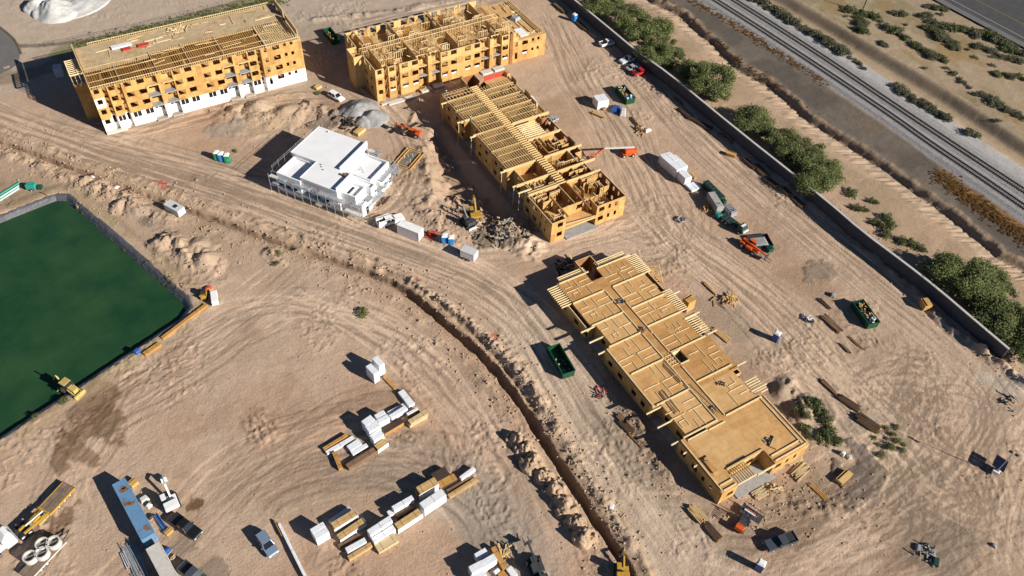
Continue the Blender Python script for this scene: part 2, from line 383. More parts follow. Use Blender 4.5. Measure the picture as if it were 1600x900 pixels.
stroke([(0, 250), (200, 340), (330, 370), (440, 420)], 8, (0.40, 0.295, 0.205), 0.6, 3)
stroke([(330, 500), (420, 470), (520, 480), (620, 530), (720, 620), (780, 720), (850, 860)], 7, PALE, 0.55, 3)
stroke([(560, 720), (700, 740), (770, 800), (820, 900)], 8, (0.30, 0.25, 0.205), 0.6, 4)
stroke([(700, 780), (770, 830), (800, 900)], 6, (0.32, 0.275, 0.225), 0.5, 3)
stroke([(400, 740), (520, 760), (640, 720)], 10, (0.345, 0.255, 0.18), 0.5, 4)
stroke([(100, 0), (300, 10), (420, -20)], 40, (0.46, 0.375, 0.29), 0.6, 15)
stroke([(490, 40), (650, 10), (760, -20)], 12, (0.40, 0.335, 0.27), 0.6, 5)
stroke([(480, 130), (500, 110), (520, 60), (480, 30)], 10, GREYD, 0.5, 5)
# --- stains and damp patches
for a in [(150, 635, 4.0, 1, 2.2, 1.0), (170, 660, 2.5, 2, 2.5, 1.9), (120, 705, 2.2, 3, 3, 2.0), (95, 720, 1.6, 4, 2, 1.5)]:
    blob(a[0], a[1], a[2], (0.19, 0.12, 0.072), 0.75, a[3], z=0.1, sx=a[4], ang=a[5])
blob(88, 823, 1.6, (0.20, 0.13, 0.08), 0.85, 8, sx=3.2, ang=0.6)
blob(304, 788, 1.4, (0.16, 0.09, 0.05), 0.95, 9, sx=1.2)
blob(410, 670, 4.0, (0.37, 0.25, 0.17), 0.5, 10, z=.05, sx=1.4, ang=1.2)
c_ = at(410, 670); sl = window([c_.xy], 8); q_ = np.exp(-(((X[sl]-c_.x)/3.2)**2+((Y[sl]-c_.y)/4.2)**2)**2); Z[sl] += q_*.34*sstep(.62, .95, 1-np.abs(2*fbm(X[sl]*1.3+.5*Y[sl], Y[sl]*.45-.3*X[sl], 1.4, 171, 3)-1))
blob(290, 850, 2.5, (0.24, 0.19, 0.15), 0.7, 12)
blob(335, 895, 3.0, (0.22, 0.17, 0.13), 0.7, 13)
for a in [(250, 286, 1.0, 21), (243, 283, .6, 22), (257, 294, .8, 23)]: blob(a[0], a[1], a[2], (0.50, 0.10, 0.075), 0.9, a[3], sx=1.5, ang=-.6)
blob(770, 527, 1.1, (0.46, 0.13, 0.09), 0.9, 24); blob(651, 438, .7, (0.46, 0.12, 0.085), 0.9, 25)
blob(230, 340, 3.2, (0.22, 0.19, 0.165), 0.85, 26, sx=1.6, ang=-.6)
blob(1345, 742, 5.0, (0.14, 0.115, 0.10), 0.72, 27, z=.3, sx=1.5, ang=.4, rag=1.2)
blob(1185, 385, 4.2, (0.24, 0.225, 0.205), 0.8, 28)
blob(1570, 600, 3.0, (0.47, 0.42, 0.36), 0.45, 29, sx=2.5, ang=-.9)
blob(1470, 860, 5.0, (0.235, 0.18, 0.13), 0.6, 30, sx=1.5); blob(1420, 790, 7, (0.26, 0.195, 0.14), 0.55, 32, sx=1.8, ang=.6)
blob(1270, 640, 5, (0.26, 0.195, 0.14), 0.6, 33, z=.3); blob(1250, 800, 6, (0.30, 0.22, 0.15), 0.6, 34, sx=2)
blob(790, 365, 5, (0.19, 0.15, 0.105), 0.8, 35, z=.5, sx=1.5); blob(1130, 500, 6, (0.29, 0.225, 0.165), 0.6, 36, sx=2, ang=-1)
blob(1280, 425, 3, (0.23, 0.18, 0.14), 0.7, 37, z=.2, sx=1.6); blob(640, 250, 9, (0.34, 0.24, 0.16), 0.5, 38)
blob(420, 180, 9, (0.42, 0.31, 0.215), 0.6, 39, z=.4, sx=1.6); blob(355, 205, 4, (0.30, 0.26, 0.22), 0.6, 40, z=.2, sx=1.6)
blob(290, 395, 4, (0.43, 0.325, 0.23), 0.7, 41, z=.3, sx=2, ang=-.7); blob(1340, 655, 4, (0.27, 0.215, 0.165), 0.6, 42)
blob(1000, 720, 4, (0.27, 0.205, 0.15), 0.6, 43, sx=3, ang=1.57); blob(985, 640, 4, (0.25, 0.19, 0.14), 0.6, 44, sx=3, ang=1.57)
blob(1150, 850, 5, (0.27, 0.21, 0.155), 0.55, 45); blob(900, 170, 9, (0.36, 0.25, 0.165), 0.5, 46, sx=1.6)
blob(520, 190, 4, (0.22, 0.175, 0.135), 0.8, 47, z=.5, sx=1.8)
# --- tyre marks: pairs of ruts following the traffic
DZ = np.zeros_like(Z); TM = np.zeros_like(Z)
def splat(P, amp, tone):
    P = np.array([(p[0], p[1]) for p in P]); seg = np.diff(P, axis=0); L = np.hypot(seg[:, 0], seg[:, 1]); s = np.concatenate([[0], np.cumsum(L)])
    if s[-1] < 1: return
    t = np.arange(0, s[-1], 0.2); x = np.interp(t, s, P[:, 0]); y = np.interp(t, s, P[:, 1])
    tx = np.gradient(x); ty = np.gradient(y); l = np.hypot(tx, ty)+1e-9; nx, ny = -ty/l, tx/l
    fade = np.minimum(1, np.minimum(t, s[-1]-t)/4)
    fade = fade*(0.35+0.65*(np.interp(t, np.arange(0, s[-1]+8, 4), rng.random(len(np.arange(0, s[-1]+8, 4)))) > 0.3))
    for off in (-0.95, 0.95, -1.22, 1.22)[:rng.choice([2, 4])]:
        xx = x+nx*off; yy = y+ny*off
        i = np.clip(np.searchsorted(gx, xx), 1, len(gx)-1); j = np.clip(np.searchsorted(gy, yy), 1, len(gy)-1)
        fx = (xx-gx[i-1])/(gx[i]-gx[i-1]); fy = (yy-gy[j-1])/(gy[j]-gy[j-1])
        for di, wx in ((-1, 1-fx), (0, fx)):
            for dj, wy in ((-1, 1-fy), (0, fy)):
                np.maximum.at(DZ, (i+di, j+dj), amp*fade*wx*wy*1.6)
                np.add.at(TM, (i+di, j+dj), tone*fade*wx*wy)
def tracks(pts, n, spread, amp=0.06, wob=2.0, px=True):
    P0 = PP(pts) if px else pts
    for _ in range(int(n*1.5)):
        o = rng.normal(0, spread, 2); a = rng.uniform(0, .35); b = rng.uniform(.6, 1)
        P = [Vector((p[0]+o[0]+rng.normal(0, wob), p[1]+o[1]+rng.normal(0, wob))) for p in P0]
        Q = smooth_line(P, 3); k = len(Q); Q = Q[int(a*k):max(int(b*k), int(a*k)+3)]
        splat(Q, amp*rng.uniform(.5, 1.4), rng.choice([-1, 1], p=[.62, .38])*rng.uniform(.12, .55))
tracks(HAUL, 34, 2.6, .05, 1.4)
tracks([(900, 0), (960, 60), (1040, 160), (1120, 240), (1230, 330), (1380, 450), (1520, 570), (1620, 680)], 30, 3.0)
tracks([(860, 20), (900, 110), (960, 190), (1020, 300), (1040, 360), (1130, 430), (1240, 520), (1330, 640), (1440, 760), (1600, 840)], 34, 3.2)
tracks([(1020, 300), (1000, 340), (950, 360), (860, 380), (760, 400)], 14, 2.2)
tracks([(1000, 330), (1060, 310), (1090, 350), (1050, 400), (960, 385)], 12, 2)
tracks([(330, 500), (420, 470), (520, 480), (620, 530), (720, 620), (780, 720), (850, 860)], 18, 2.2)
tracks([(60, 700), (200, 620), (330, 540), (430, 470), (470, 440)], 16, 3)
tracks([(90, 680), (210, 600), (340, 510)], 8, 1.0, .07, .4)
tracks([(230, 900), (330, 780), (430, 690), (560, 640), (700, 640)], 14, 4)
tracks([(380, 800), (470, 740), (600, 700), (720, 760), (780, 860)], 16, 3)
tracks([(180, 620), (150, 700), (90, 760), (60, 900)], 10, 4)
tracks([(1230, 900), (1330, 820), (1420, 740), (1490, 660), (1440, 590), (1350, 610), (1400, 700), (1520, 760), (1600, 740)], 40, 5, .07, 3.5)
tracks([(1100, 850), (1250, 840), (1400, 760), (1500, 640), (1480, 540)], 26, 5, .07, 3)
tracks([(1600, 600), (1540, 700), (1520, 820), (1560, 900)], 20, 4, .07, 3)
tracks([(1300, 900), (1400, 850), (1480, 800), (1600, 780)], 16, 4, .07, 3)
tracks([(1200, 560), (1300, 600), (1380, 680), (1440, 780), (1380, 860), (1260, 880)], 18, 4, .06, 3)
tracks([(540, 130), (620, 190), (660, 260), (610, 330), (540, 350)], 10, 1.5)
tracks([(0, 175), (150, 230), (300, 270), (430, 300), (520, 330)], 12, 3)
tracks([(520, 150), (400, 160), (280, 190), (160, 220), (20, 180)], 10, 2)
tracks([(1180, 230), (1300, 330), (1420, 440)], 8, 1, .05, .5); tracks([(540, 40), (700, 8), (800, -20)], 8, 1.5)
Z -= DZ*.42; m = np.clip(TM, -.75, .6)
A *= (1+0.44*m)[..., None]
# loose ridges and clods where machines have churned the dirt
ch = sstep(0.56, 0.70, fbm(X, Y, 13, 61))*((X < 142) & (X > -40) & (Y > 0))
rid = 1-np.abs(2*fbm(X+6*n2, Y*0.6+5*n1, 1.1, 71, 3)-1)
Z += ch*0.17*sstep(.70, .97, rid); A *= (1-0.12*ch*sstep(.5, .8, n4))[..., None]
# --- utility trench with its spoil
TR_PX = [(-30, 212), (60, 243), (130, 270), (215, 300), (300, 330), (400, 366), (460, 388), (520, 407), (590, 430), (640, 458), (700, 510), (760, 560), (800, 612), (830, 655), (860, 705), (890, 750), (930, 812), (968, 868), (985, 905)]
TRENCH = smooth_line(PP(TR_PX), 2)
sl, D, Sd, T = line_dist(TRENCH, 12)
tot = T.max(); far = 1-sstep(95, 130, T)                    # shallower and narrower at the far end
hw = 0.2+0.2*(1-far)
gapc = at(464, 392); plug = np.exp(-((X[sl]-gapc.x)**2+(Y[sl]-gapc.y)**2)/4.0)
sp = np.clip(1-np.abs(D-3.2)/2.2, 0, 1)*np.where(Sd > 0, 1.0, 0.55)
lump = fbm(X[sl], Y[sl], 2.2, 81, 4)
Z[sl] += sp*(0.25+1.5*np.clip(lump-0.42, 0, 1))*(1-plug)
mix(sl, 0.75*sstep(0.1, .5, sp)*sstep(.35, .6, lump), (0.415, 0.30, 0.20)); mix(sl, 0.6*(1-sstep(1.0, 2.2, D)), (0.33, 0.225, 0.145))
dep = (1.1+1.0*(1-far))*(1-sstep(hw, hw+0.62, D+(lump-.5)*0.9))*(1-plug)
Z[sl] -= dep; mix(sl, np.clip(dep*1.3, 0, .85), (0.24, 0.165, 0.115))  # soil colour darkens with depth, painting in the trench's shade
# second, shallow cut beside it on the bend
P2 = smooth_line(PP([(600, 424), (650, 447), (705, 490), (765, 545), (800, 590), (835, 640)]), 2)
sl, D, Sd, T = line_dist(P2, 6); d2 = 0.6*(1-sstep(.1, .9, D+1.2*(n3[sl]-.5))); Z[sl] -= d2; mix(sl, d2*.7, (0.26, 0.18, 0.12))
Z[sl] += 0.45*np.clip(1-np.abs(D-1.7)/.9, 0, 1)*(n4[sl]+n3[sl]-.6)
# wheel ridge along the east side of the trench and along the wall
def ridge(pts, w, h, seed, lum=2.0, col=None):
    P = smooth_line(PP(pts), 2); sl, D, Sd, T = line_dist(P, w*2+2); k = np.clip(1-D/w, 0, 1)
    Z[sl] += h*k*np.clip(fbm(X[sl], Y[sl], lum, seed, 4)*2.6-0.75, 0, 1.4)
    if col is not None: mix(sl, k*.6, col)
ridge([(780, 520), (830, 590), (862, 650), (930, 760), (985, 850)], 1.6, .55, 91, 1.6, (0.43, 0.325, 0.225))
ridge([(640, 440), (700, 478), (760, 525), (800, 565), (850, 630)], 1.5, .8, 89, 1.2, (0.47, 0.35, 0.245)); ridge([(1090, 160), (1200, 260), (1310, 350), (1400, 430), (1480, 500), (1560, 570)], 2.2, .7, 92, 2.2, (0.33, 0.235, 0.16))
ridge([(1440, 470), (1480, 515), (1545, 555), (1600, 600)], 1.4, 1.2, 93, 2.0)
ridge([(0, 232), (120, 285), (190, 320), (260, 345)], 3.2, .9, 94, 2.4, (0.42, 0.305, 0.21))
ridge([(140, 285), (185, 300), (215, 325)], 3.5, 1.6, 95, 2.6); ridge([(255, 375), (290, 395), (325, 415)], 4.2, 2.2, 96, 3.2)
ridge([(900, 480), (930, 530), (980, 620), (1010, 700), (1040, 740)], 2.5, .6, 97, 1.8, (0.30, 0.215, 0.145))
ridge([(660, 235), (672, 290), (668, 330)], 2.0, .8, 98); ridge([(640, 320), (690, 350), (700, 380)], 3.0, .8, 99)
ridge([(740, 330), (790, 350), (830, 390)], 4.5, 1.6, 101, 2.2); ridge([(350, 170), (400, 185), (470, 180)], 5, 1.4, 102, 3)
ridge([(480, 165), (520, 180), (545, 200)], 3.5, 1.2, 103, 2); ridge([(1230, 605), (1255, 640), (1245, 670)], 3.0, 1.6, 104, 2.5)
ridge([(1200, 770), (1260, 800), (1320, 790)], 3.0, .6, 105, 1.8); ridge([(640, 200), (700, 20), (760, 0)], 1.2, .5, 106)
ridge([(490, 32), (600, 20), (700, 2)], 1.8, .8, 107, 2); ridge([(420, 395), (440, 410)], 2, .8, 108)
# --- gravel and spoil mounds tipped on the site
def mound(px, py, r, h, col, seed, sx=1.0, ang=0.0):
    c = at(px, py); sl = window([c.xy], r*1.6*max(1, sx)); x = X[sl]-c.x; y = Y[sl]-c.y
    u = (x*math.cos(ang)+y*math.sin(ang))/sx; v = -x*math.sin(ang)+y*math.cos(ang)
    d = np.hypot(u, v)/r+(fbm(X[sl], Y[sl], r*.6, seed, 3)-.5)*.35
    k = np.clip(1-d, 0, 1); Z[sl] = np.maximum(Z[sl], h*(1-np.sqrt((1-k)**2+0.01))*1.08+0.2*(n3[sl]-.5)*(k > 0)); mix(sl, sstep(0.0, .18, k), col)
# --- the land beyond the boundary wall: ditch, rail corridor, scrub
def edge_x(pts):
    P = PP(pts); ys = np.array([p[1] for p in P]); xs = np.array([p[0] for p in P]); o = np.argsort(ys); return np.interp(gy, ys[o], xs[o])[None, :]
ditch = edge_x([(1020, 0), (1065, 22), (1115, 66), (1155, 104), (1200, 128), (1262, 182), (1322, 222), (1380, 258), (1450, 310), (1500, 345), (1560, 398), (1625, 430)])
rail_c = edge_x([(1127, 0), (1200, 42), (1400, 172), (1600, 309)])
u = X-ditch+1.2*(fbm(X, Y, 7, 121, 2)-.5); east = sstep(147, 152, X)
mix(ALL, east*0.75, (0.40, 0.285, 0.19)); mix(ALL, east*0.5*sstep(.5, .7, n2), (0.30, 0.235, 0.145))
bank = np.clip((u+7.5)/7.5, 0, 1); up = np.clip(u/1.1, 0, 1)
gul = 1-np.abs(2*vn(X*0.22, Y*1.0+0.35*X, 0.95, 131)-1)
live = (X > 150) & (Y < 300) & (Y > -40)
Z += live*np.where(u < 0, -1.3*bank**1.4+0.62*(gul-.5)*sstep(.15, .5, bank)*(u < -.3), -1.3*(1-up)+0.0)
Z += live*0.9*np.exp(-((u-2.2)/1.0)**2)*n3
mix(ALL, live*sstep(.3, .6, bank)*(u < 0)*.7, (0.40, 0.30, 0.22)); mix(ALL, live*np.exp(-((u-.5)/.8)**2)*.7, (0.24, 0.18, 0.13))  # dark strip paints shade into the soil of the steep ditch bank
w = X-rail_c
mix(ALL, live*sstep(1.2, 3, u)*(w < 4)*.92, (0.085, 0.076, 0.068)); mix(ALL, live*sstep(2, 4, u)*(w < 4)*.7*sstep(.42, .6, n2), (0.165, 0.137, 0.11))
# burnt-orange weeds between the ditch and the ballast
wd = live*(u > 2)*(w < -6)*sstep(.5, .62, fbm(X, Y*.35, 5, 141))*sstep(130, 80, Y)*np.exp(-((w+11)/3.5)**2)
mix(ALL, wd*.9, (0.27, 0.13, 0.045)); wd2 = live*(w < -6)*(w > -10)*sstep(.45, .6, fbm(X, Y*.4, 4, 142)); mix(ALL, wd2*.75, (0.18, 0.115, 0.05))
# ballast shoulders (grey fines) and the shaded bank beyond
mix(ALL, live*sstep(-9, -7.5, w+n3)*(1-sstep(8.5, 10, w+n3)), (0.25, 0.24, 0.235))
mix(ALL, live*sstep(5.2, 6.5, w)*(1-sstep(10.0, 11.0, w+2*(n3-.5))), (0.40, 0.385, 0.37))
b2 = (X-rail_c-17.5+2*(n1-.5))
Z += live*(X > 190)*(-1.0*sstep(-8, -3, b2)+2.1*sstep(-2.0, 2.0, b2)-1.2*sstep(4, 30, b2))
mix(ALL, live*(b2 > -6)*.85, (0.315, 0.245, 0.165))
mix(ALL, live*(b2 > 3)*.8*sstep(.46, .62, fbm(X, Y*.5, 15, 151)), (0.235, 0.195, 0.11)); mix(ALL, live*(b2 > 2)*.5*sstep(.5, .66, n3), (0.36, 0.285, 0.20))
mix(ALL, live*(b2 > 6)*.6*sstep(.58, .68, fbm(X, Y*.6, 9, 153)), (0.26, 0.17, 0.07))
# asphalt apron and pale track strips north-west of the four-storey block
mix(ALL, ((Y > 218) & (X < 140)).astype(float)*.65, (0.42, 0.345, 0.27))
stroke([(-30, 250-180), (75, 73), (180, 55), (300, 22), (380, 0)], 1.2, (0.16, 0.125, 0.10), .85, .6, rag=.3)
stroke([(100, 82), (200, 58), (320, 26), (400, 4), (440, -10)], 5.5, (0.20, 0.19, 0.10), .85, 1.6, rag=.8)
stroke([(0, 125), (60, 110), (110, 98)], 4, (0.20, 0.155, 0.115), .7, 2)
# --- the pond's basin
POND = [(-12.0, 171.8), (2.9, 128.4), (3.0, 125.2), (0.8, 123.0), (-60, 101.5), (-90, 160), (-17, 172.9), (-14.4, 173.2)]
def poly_sd(P, sl):
    x = X[sl]; y = Y[sl]; D = np.full(x.shape, 1e9); ins = np.zeros(x.shape, bool)
    for a, b in zip(P, P[1:]+P[:1]):
        dx, dy = b[0]-a[0], b[1]-a[1]; t = np.clip(((x-a[0])*dx+(y-a[1])*dy)/(dx*dx+dy*dy), 0, 1); D = np.minimum(D, np.hypot(x-a[0]-t*dx, y-a[1]-t*dy))
        ins ^= ((a[1] > y) != (b[1] > y)) & (x < (b[0]-a[0])*(y-a[1])/(b[1]-a[1]+1e-12)+a[0])
    return np.where(ins, -D, D)
sl = window(POND, 12); pd = poly_sd(POND, sl)
Z[sl] += 0.25*np.exp(-((pd-1.6)/1.6)**2)*(pd > 0); mix(sl, np.exp(-((pd-2.2)/1.3)**2)*.55*sstep(.4, .6, n3[sl]), (0.30, 0.25, 0.12)); mix(sl, np.exp(-((pd-3.2)/.7)**2)*.5, (0.27, 0.20, 0.14))
Z[sl] = np.where(pd < 0.35, np.minimum(-0.3, -4.0*sstep(0, 2.2, -pd)-0.3), Z[sl])
# --- flat pads under everything that stands on the ground
def pad(x0, x1, y0, y1, z=0.0, e=1.2):
    sl = window([(x0, y0), (x1, y1)], 3); k = sstep(-e, 0.2, X[sl]-x0)*sstep(-e, 0.2, x1-X[sl])*sstep(-e, .2, Y[sl]-y0)*sstep(-e, .2, y1-Y[sl]); Z[sl] = Z[sl]*(1-k)+z*k
for p in [(0.5, 54, 191, 216), (66, 120, 172.5, 195), (78.5, 101, 105.5, 163), (70, 92, 36.5, 94)]: pad(*p)
for p in [(0.5, 54, 190.4, 191.6), (66, 120, 172.0, 174), (78.5, 101, 105, 106.6)]: pass
mix(ALL, ((np.clip(np.minimum(np.minimum(X-62, 99-X), np.minimum(Y-30, 100-Y))/5, 0, 1))*.45*sstep(.4, .6, n2)), (0.29, 0.21, 0.145))
for px, py, r, h, c, s, sx, an in [
    (402, 172, 4.6, 2.6, (0.42, 0.315, 0.225), 201, 1.2, 0.4), (448, 178, 4.6, 2.2, (0.42, 0.315, 0.225), 202, 1.3, 0.3), (428, 190, 4.0, 1.2, (0.42, 0.31, 0.21), 203, 1.6, .3),
    (262, 378, 2.4, 1.8, (0.43, 0.32, 0.225), 204, 1.2, 0.3), (305, 388, 3.2, 1.6, (0.43, 0.32, 0.225), 205, 1.3, .5), (322, 408, 3.4, 2.2, (0.43, 0.32, 0.225), 206, 1.1, .5),
    (190, 322, 2.8, 1.8, (0.43, 0.32, 0.225), 207, 1.2, .5), (150, 292, 2.6, 1.5, (0.42, 0.31, 0.21), 208, 1.3, .5), (1222, 612, 2.6, 1.5, (0.33, 0.25, 0.18), 209, 1.2, .5),
    (800, 358, 3.0, 1.7, (0.34, 0.25, 0.165), 210, 1.2, .5), (680, 262, 2.4, 1.0, (0.40, 0.29, 0.2), 211, 1.5, 1.2), (675, 285, 2.2, .9, (0.41, 0.3, 0.2), 212, 1.2, 1)]:
    mound(px, py, r, h, c, s, sx, an)
# the excavated hollow west of the trussed wing
PIT = [tuple(p) for p in PP([(697, 180), (668, 214), (672, 262), (682, 305), (706, 330), (742, 344), (800, 358), (842, 372), (812, 312), (775, 262), (735, 205), (716, 172)])]
sl = window(PIT, 6); pdd = poly_sd(PIT, sl); k = 1-sstep(-3.4, .6, pdd+2.2*(fbm(X[sl], Y[sl], 5, 231, 3)-.5)); Z[sl] += -2.7*k*sstep(77.6, 73.5, X[sl])+k*1.3*np.clip(fbm(X[sl], Y[sl], 3.2, 233, 4)-.5, 0, 1)*4*sstep(76, 72, X[sl]); mix(sl, k*.6, (0.30, 0.21, 0.14))
def ground_z(x, y):
    i = min(max(int(np.searchsorted(gx, x)), 1), len(gx)-1); j = min(max(int(np.searchsorted(gy, y)), 1), len(gy)-1); return float(Z[i, j])
far_m = (np.abs(X-120) > 400) | (np.abs(Y-140) > 400); Z[far_m] = 0
nx_, ny_ = X.shape
co = np.stack([X, Y, Z], -1).reshape(-1, 3).astype(np.float32)
I = np.arange(nx_*ny_).reshape(nx_, ny_)
q = np.stack([I[:-1, :-1], I[1:, :-1], I[1:, 1:], I[:-1, 1:]], -1).reshape(-1, 4)
me = bpy.data.meshes.new("ground"); me.vertices.add(len(co)); me.vertices.foreach_set("co", co.ravel())
me.loops.add(q.size); me.loops.foreach_set("vertex_index", q.ravel().astype(np.int32)); me.polygons.add(len(q))
me.polygons.foreach_set("loop_start", np.arange(0, q.size, 4, dtype=np.int32)); me.polygons.foreach_set("loop_total", np.full(len(q), 4, np.int32)); me.update()
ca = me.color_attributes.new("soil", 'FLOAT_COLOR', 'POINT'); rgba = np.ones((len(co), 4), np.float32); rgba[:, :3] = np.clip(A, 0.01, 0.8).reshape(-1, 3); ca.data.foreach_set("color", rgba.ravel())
gm = bpy.data.materials.new("soil_ground"); gm.use_nodes = True; N = gm.node_tree.nodes; L = gm.node_tree.links; p = N["Principled BSDF"]; p.inputs["Roughness"].default_value = 0.95; p.inputs["Specular IOR Level"].default_value = 0.1
at_ = N.new("ShaderNodeVertexColor"); at_.layer_name = "soil"; ge = N.new("ShaderNodeNewGeometry")
src = at_.outputs[0]
for sc, lo, hi, det in ((0.35, 0.92, 1.07, 7), (1.6, 0.88, 1.09, 6), (5.0, 0.87, 1.10, 4)):
    no = N.new("ShaderNodeTexNoise"); no.inputs["Scale"].default_value = sc; no.inputs["Detail"].default_value = det; no.inputs["Roughness"].default_value = 0.65; L.new(ge.outputs["Position"], no.inputs["Vector"])
    mr = N.new("ShaderNodeMapRange"); mr.inputs[1].default_value = 0.32; mr.inputs[2].default_value = 0.68; mr.inputs[3].default_value = lo; mr.inputs[4].default_value = hi; L.new(no.outputs[0], mr.inputs[0])
    mx = N.new("ShaderNodeMix"); mx.data_type = 'RGBA'; mx.blend_type = 'MULTIPLY'; mx.inputs["Factor"].default_value = 1; L.new(src, mx.inputs["A"]); L.new(mr.outputs[0], mx.inputs["B"]); src = mx.outputs["Result"]
L.new(src, p.inputs["Base Color"])
no = N.new("ShaderNodeTexNoise"); no.inputs["Scale"].default_value = 2.2; no.inputs["Detail"].default_value = 8; no.inputs["Roughness"].default_value = 0.7; L.new(ge.outputs["Position"], no.inputs["Vector"])
bp = N.new("ShaderNodeBump"); bp.inputs["Strength"].default_value = 0.5; bp.inputs["Distance"].default_value = 0.3; L.new(no.outputs[0], bp.inputs["Height"]); L.new(bp.outputs[0], p.inputs["Normal"])
me.materials.append(gm); ground = bpy.data.objects.new("ground", me); COL.objects.link(ground); struct(ground)
# --- pond water and its black liner
b = MB(); b.prism([(x, y) for x, y in POND], -2.2, -1.5, 'pond'if 0 else 'dark')
wm = bpy.data.materials.new("pond_water"); wm.use_nodes = True; N = wm.node_tree.nodes; L = wm.node_tree.links; p = N["Principled BSDF"]
p.inputs["Roughness"].default_value = 0.12; p.inputs["IOR"].default_value = 1.33
ge = N.new("ShaderNodeNewGeometry"); no = N.new("ShaderNodeTexNoise"); no.inputs["Scale"].default_value = 0.09; no.inputs["Detail"].default_value = 7; no.inputs["Roughness"].default_value = .65; L.new(ge.outputs["Position"], no.inputs["Vector"])
rp = N.new("ShaderNodeValToRGB"); rp.color_ramp.elements[0].position = .35; rp.color_ramp.elements[1].position = .72; rp.color_ramp.elements[0].color = (0.011, 0.046, 0.021, 1); rp.color_ramp.elements[1].color = (0.030, 0.078, 0.030, 1)
L.new(no.outputs[0], rp.inputs[0]); L.new(rp.outputs[0], p.inputs["Base Color"])
no2 = N.new("ShaderNodeTexNoise"); no2.inputs["Scale"].default_value = 2.2; no2.inputs["Detail"].default_value = 4; L.new(ge.outputs["Position"], no2.inputs["Vector"]); bp = N.new("ShaderNodeBump"); bp.inputs["Strength"].default_value = .12; bp.inputs["Distance"].default_value = .1; L.new(no2.outputs[0], bp.inputs["Height"]); L.new(bp.outputs[0], p.inputs["Normal"])
MATS['pond_water'] = wm
b = MB(); b.face([(x, y, -0.85) for x, y in reversed(POND)] if False else [(x, y, -0.85) for x, y in POND[::-1]], 'pond_water'); struct(b.build("pond_water"))
def offset_loop(P, d, z, seed):
    out = []; n = len(P)
    for i in range(n):
        a = Vector(P[i-1]); c = Vector(P[i]); e = Vector(P[(i+1) % n]); d1 = (c-a).normalized(); d2 = (e-c).normalized()
        n1_ = Vector((d1.y, -d1.x)); n2_ = Vector((d2.y, -d2.x)); nn = (n1_+n2_); nn = nn/max(nn.length, 1e-6); k = 1/max(.5, nn.dot(n1_)); q = c-nn*d*k; out.append((q.x, q.y, z))
    return out
Pf = []
for a, c in zip(POND, POND[1:]+POND[:1]):
    a = Vector(a); c = Vector(c); n = max(1, int((c-a).length/1.2)); Pf += [tuple(a.lerp(c, i/n)) for i in range(n)]
rings = [offset_loop(Pf, d, z, 1) for d, z in ((0.95, 0.02), (0.8, 0.2), (0.3, 0.2), (-0.15, 0.0), (-1.15, -1.05), (-2.0, -1.7))]
b = MB(); k = len(Pf); rr = random.Random(3)
for i, r in enumerate(rings): b.v += [(x+rr.uniform(-.05, .05), y+rr.uniform(-.05, .05), z+(rr.uniform(-.04, .04) if 0 < i < 5 else 0)) for x, y, z in r]
b.mi('liner')
for i in range(len(rings)-1):
    for j in range(k):
        j2 = (j+1) % k; b.f.append((i*k+j, (i+1)*k+j, (i+1)*k+j2, i*k+j2)); b.m.append(0)
struct(b.build("pond_liner"))

# loose clods and stones
rcl = np.random.default_rng(5); pts = []
def clods(P, n, w, s0, s1):
    P = np.array([(p[0], p[1]) for p in P]); sg = np.hypot(*np.diff(P, axis=0).T); s = np.concatenate([[0], np.cumsum(sg)]); t = rcl.random(n)*s[-1]
    x = np.interp(t, s, P[:, 0])+rcl.normal(0, w, n); y = np.interp(t, s, P[:, 1])+rcl.normal(0, w, n); pts.append(np.stack([x, y, s0+(s1-s0)*rcl.random(n)**2.5], 1))
clods(TRENCH, 2600, 3.2, .07, .38); clods(PP([(780, 520), (862, 650), (985, 850)]), 500, 1.6, .06, .3); clods(PP([(1090, 160), (1310, 350), (1480, 500), (1600, 600)]), 900, 2.0, .06, .32); clods(PP([(900, 480), (1010, 700), (1060, 780)]), 500, 2.5, .06, .3)
clods(PP([(350, 180), (480, 180), (545, 200)]), 500, 5, .06, .35); clods(PP([(700, 330), (790, 360)]), 500, 4, .06, .4); clods(PP([(250, 375), (330, 420)]), 300, 3, .06, .3); clods(PP([(1150, 780), (1330, 780)]), 500, 5, .05, .3); clods(PP([(130, 285), (230, 335)]), 350, 3, .06, .35)
n = 2200; pts.append(np.stack([rcl.uniform(-30, 140, n), rcl.uniform(2, 170, n), .05+.16*rcl.random(n)**3], 1)); pts = np.concatenate(pts)
ix = np.clip(np.searchsorted(gx, pts[:, 0]), 1, len(gx)-1); iy = np.clip(np.searchsorted(gy, pts[:, 1]), 1, len(gy)-1); gz = Z[ix, iy]
keep = (gz > -.25); pts = pts[keep]; gz = gz[keep]; n = len(pts)
base = np.array([(1, 0, 0), (0, 1, 0), (-1, 0, 0), (0, -1, 0), (0, 0, .8), (0, 0, -.6)]); V = base[None]*(.6+.7*rcl.random((n, 6, 1))); a = rcl.random(n)*6.28; ca, sa = np.cos(a)[:, None], np.sin(a)[:, None]
V = np.stack([V[..., 0]*ca-V[..., 1]*sa, V[..., 0]*sa+V[..., 1]*ca, V[..., 2]], -1)*pts[:, 2][:, None, None]; V += np.stack([pts[:, 0], pts[:, 1], gz+.2*pts[:, 2]], -1)[:, None]
F = np.array([(0, 1, 4), (1, 2, 4), (2, 3, 4), (3, 0, 4), (1, 0, 5), (2, 1, 5), (3, 2, 5), (0, 3, 5)]); F = (F[None]+6*np.arange(n)[:, None, None]).reshape(-1, 3)
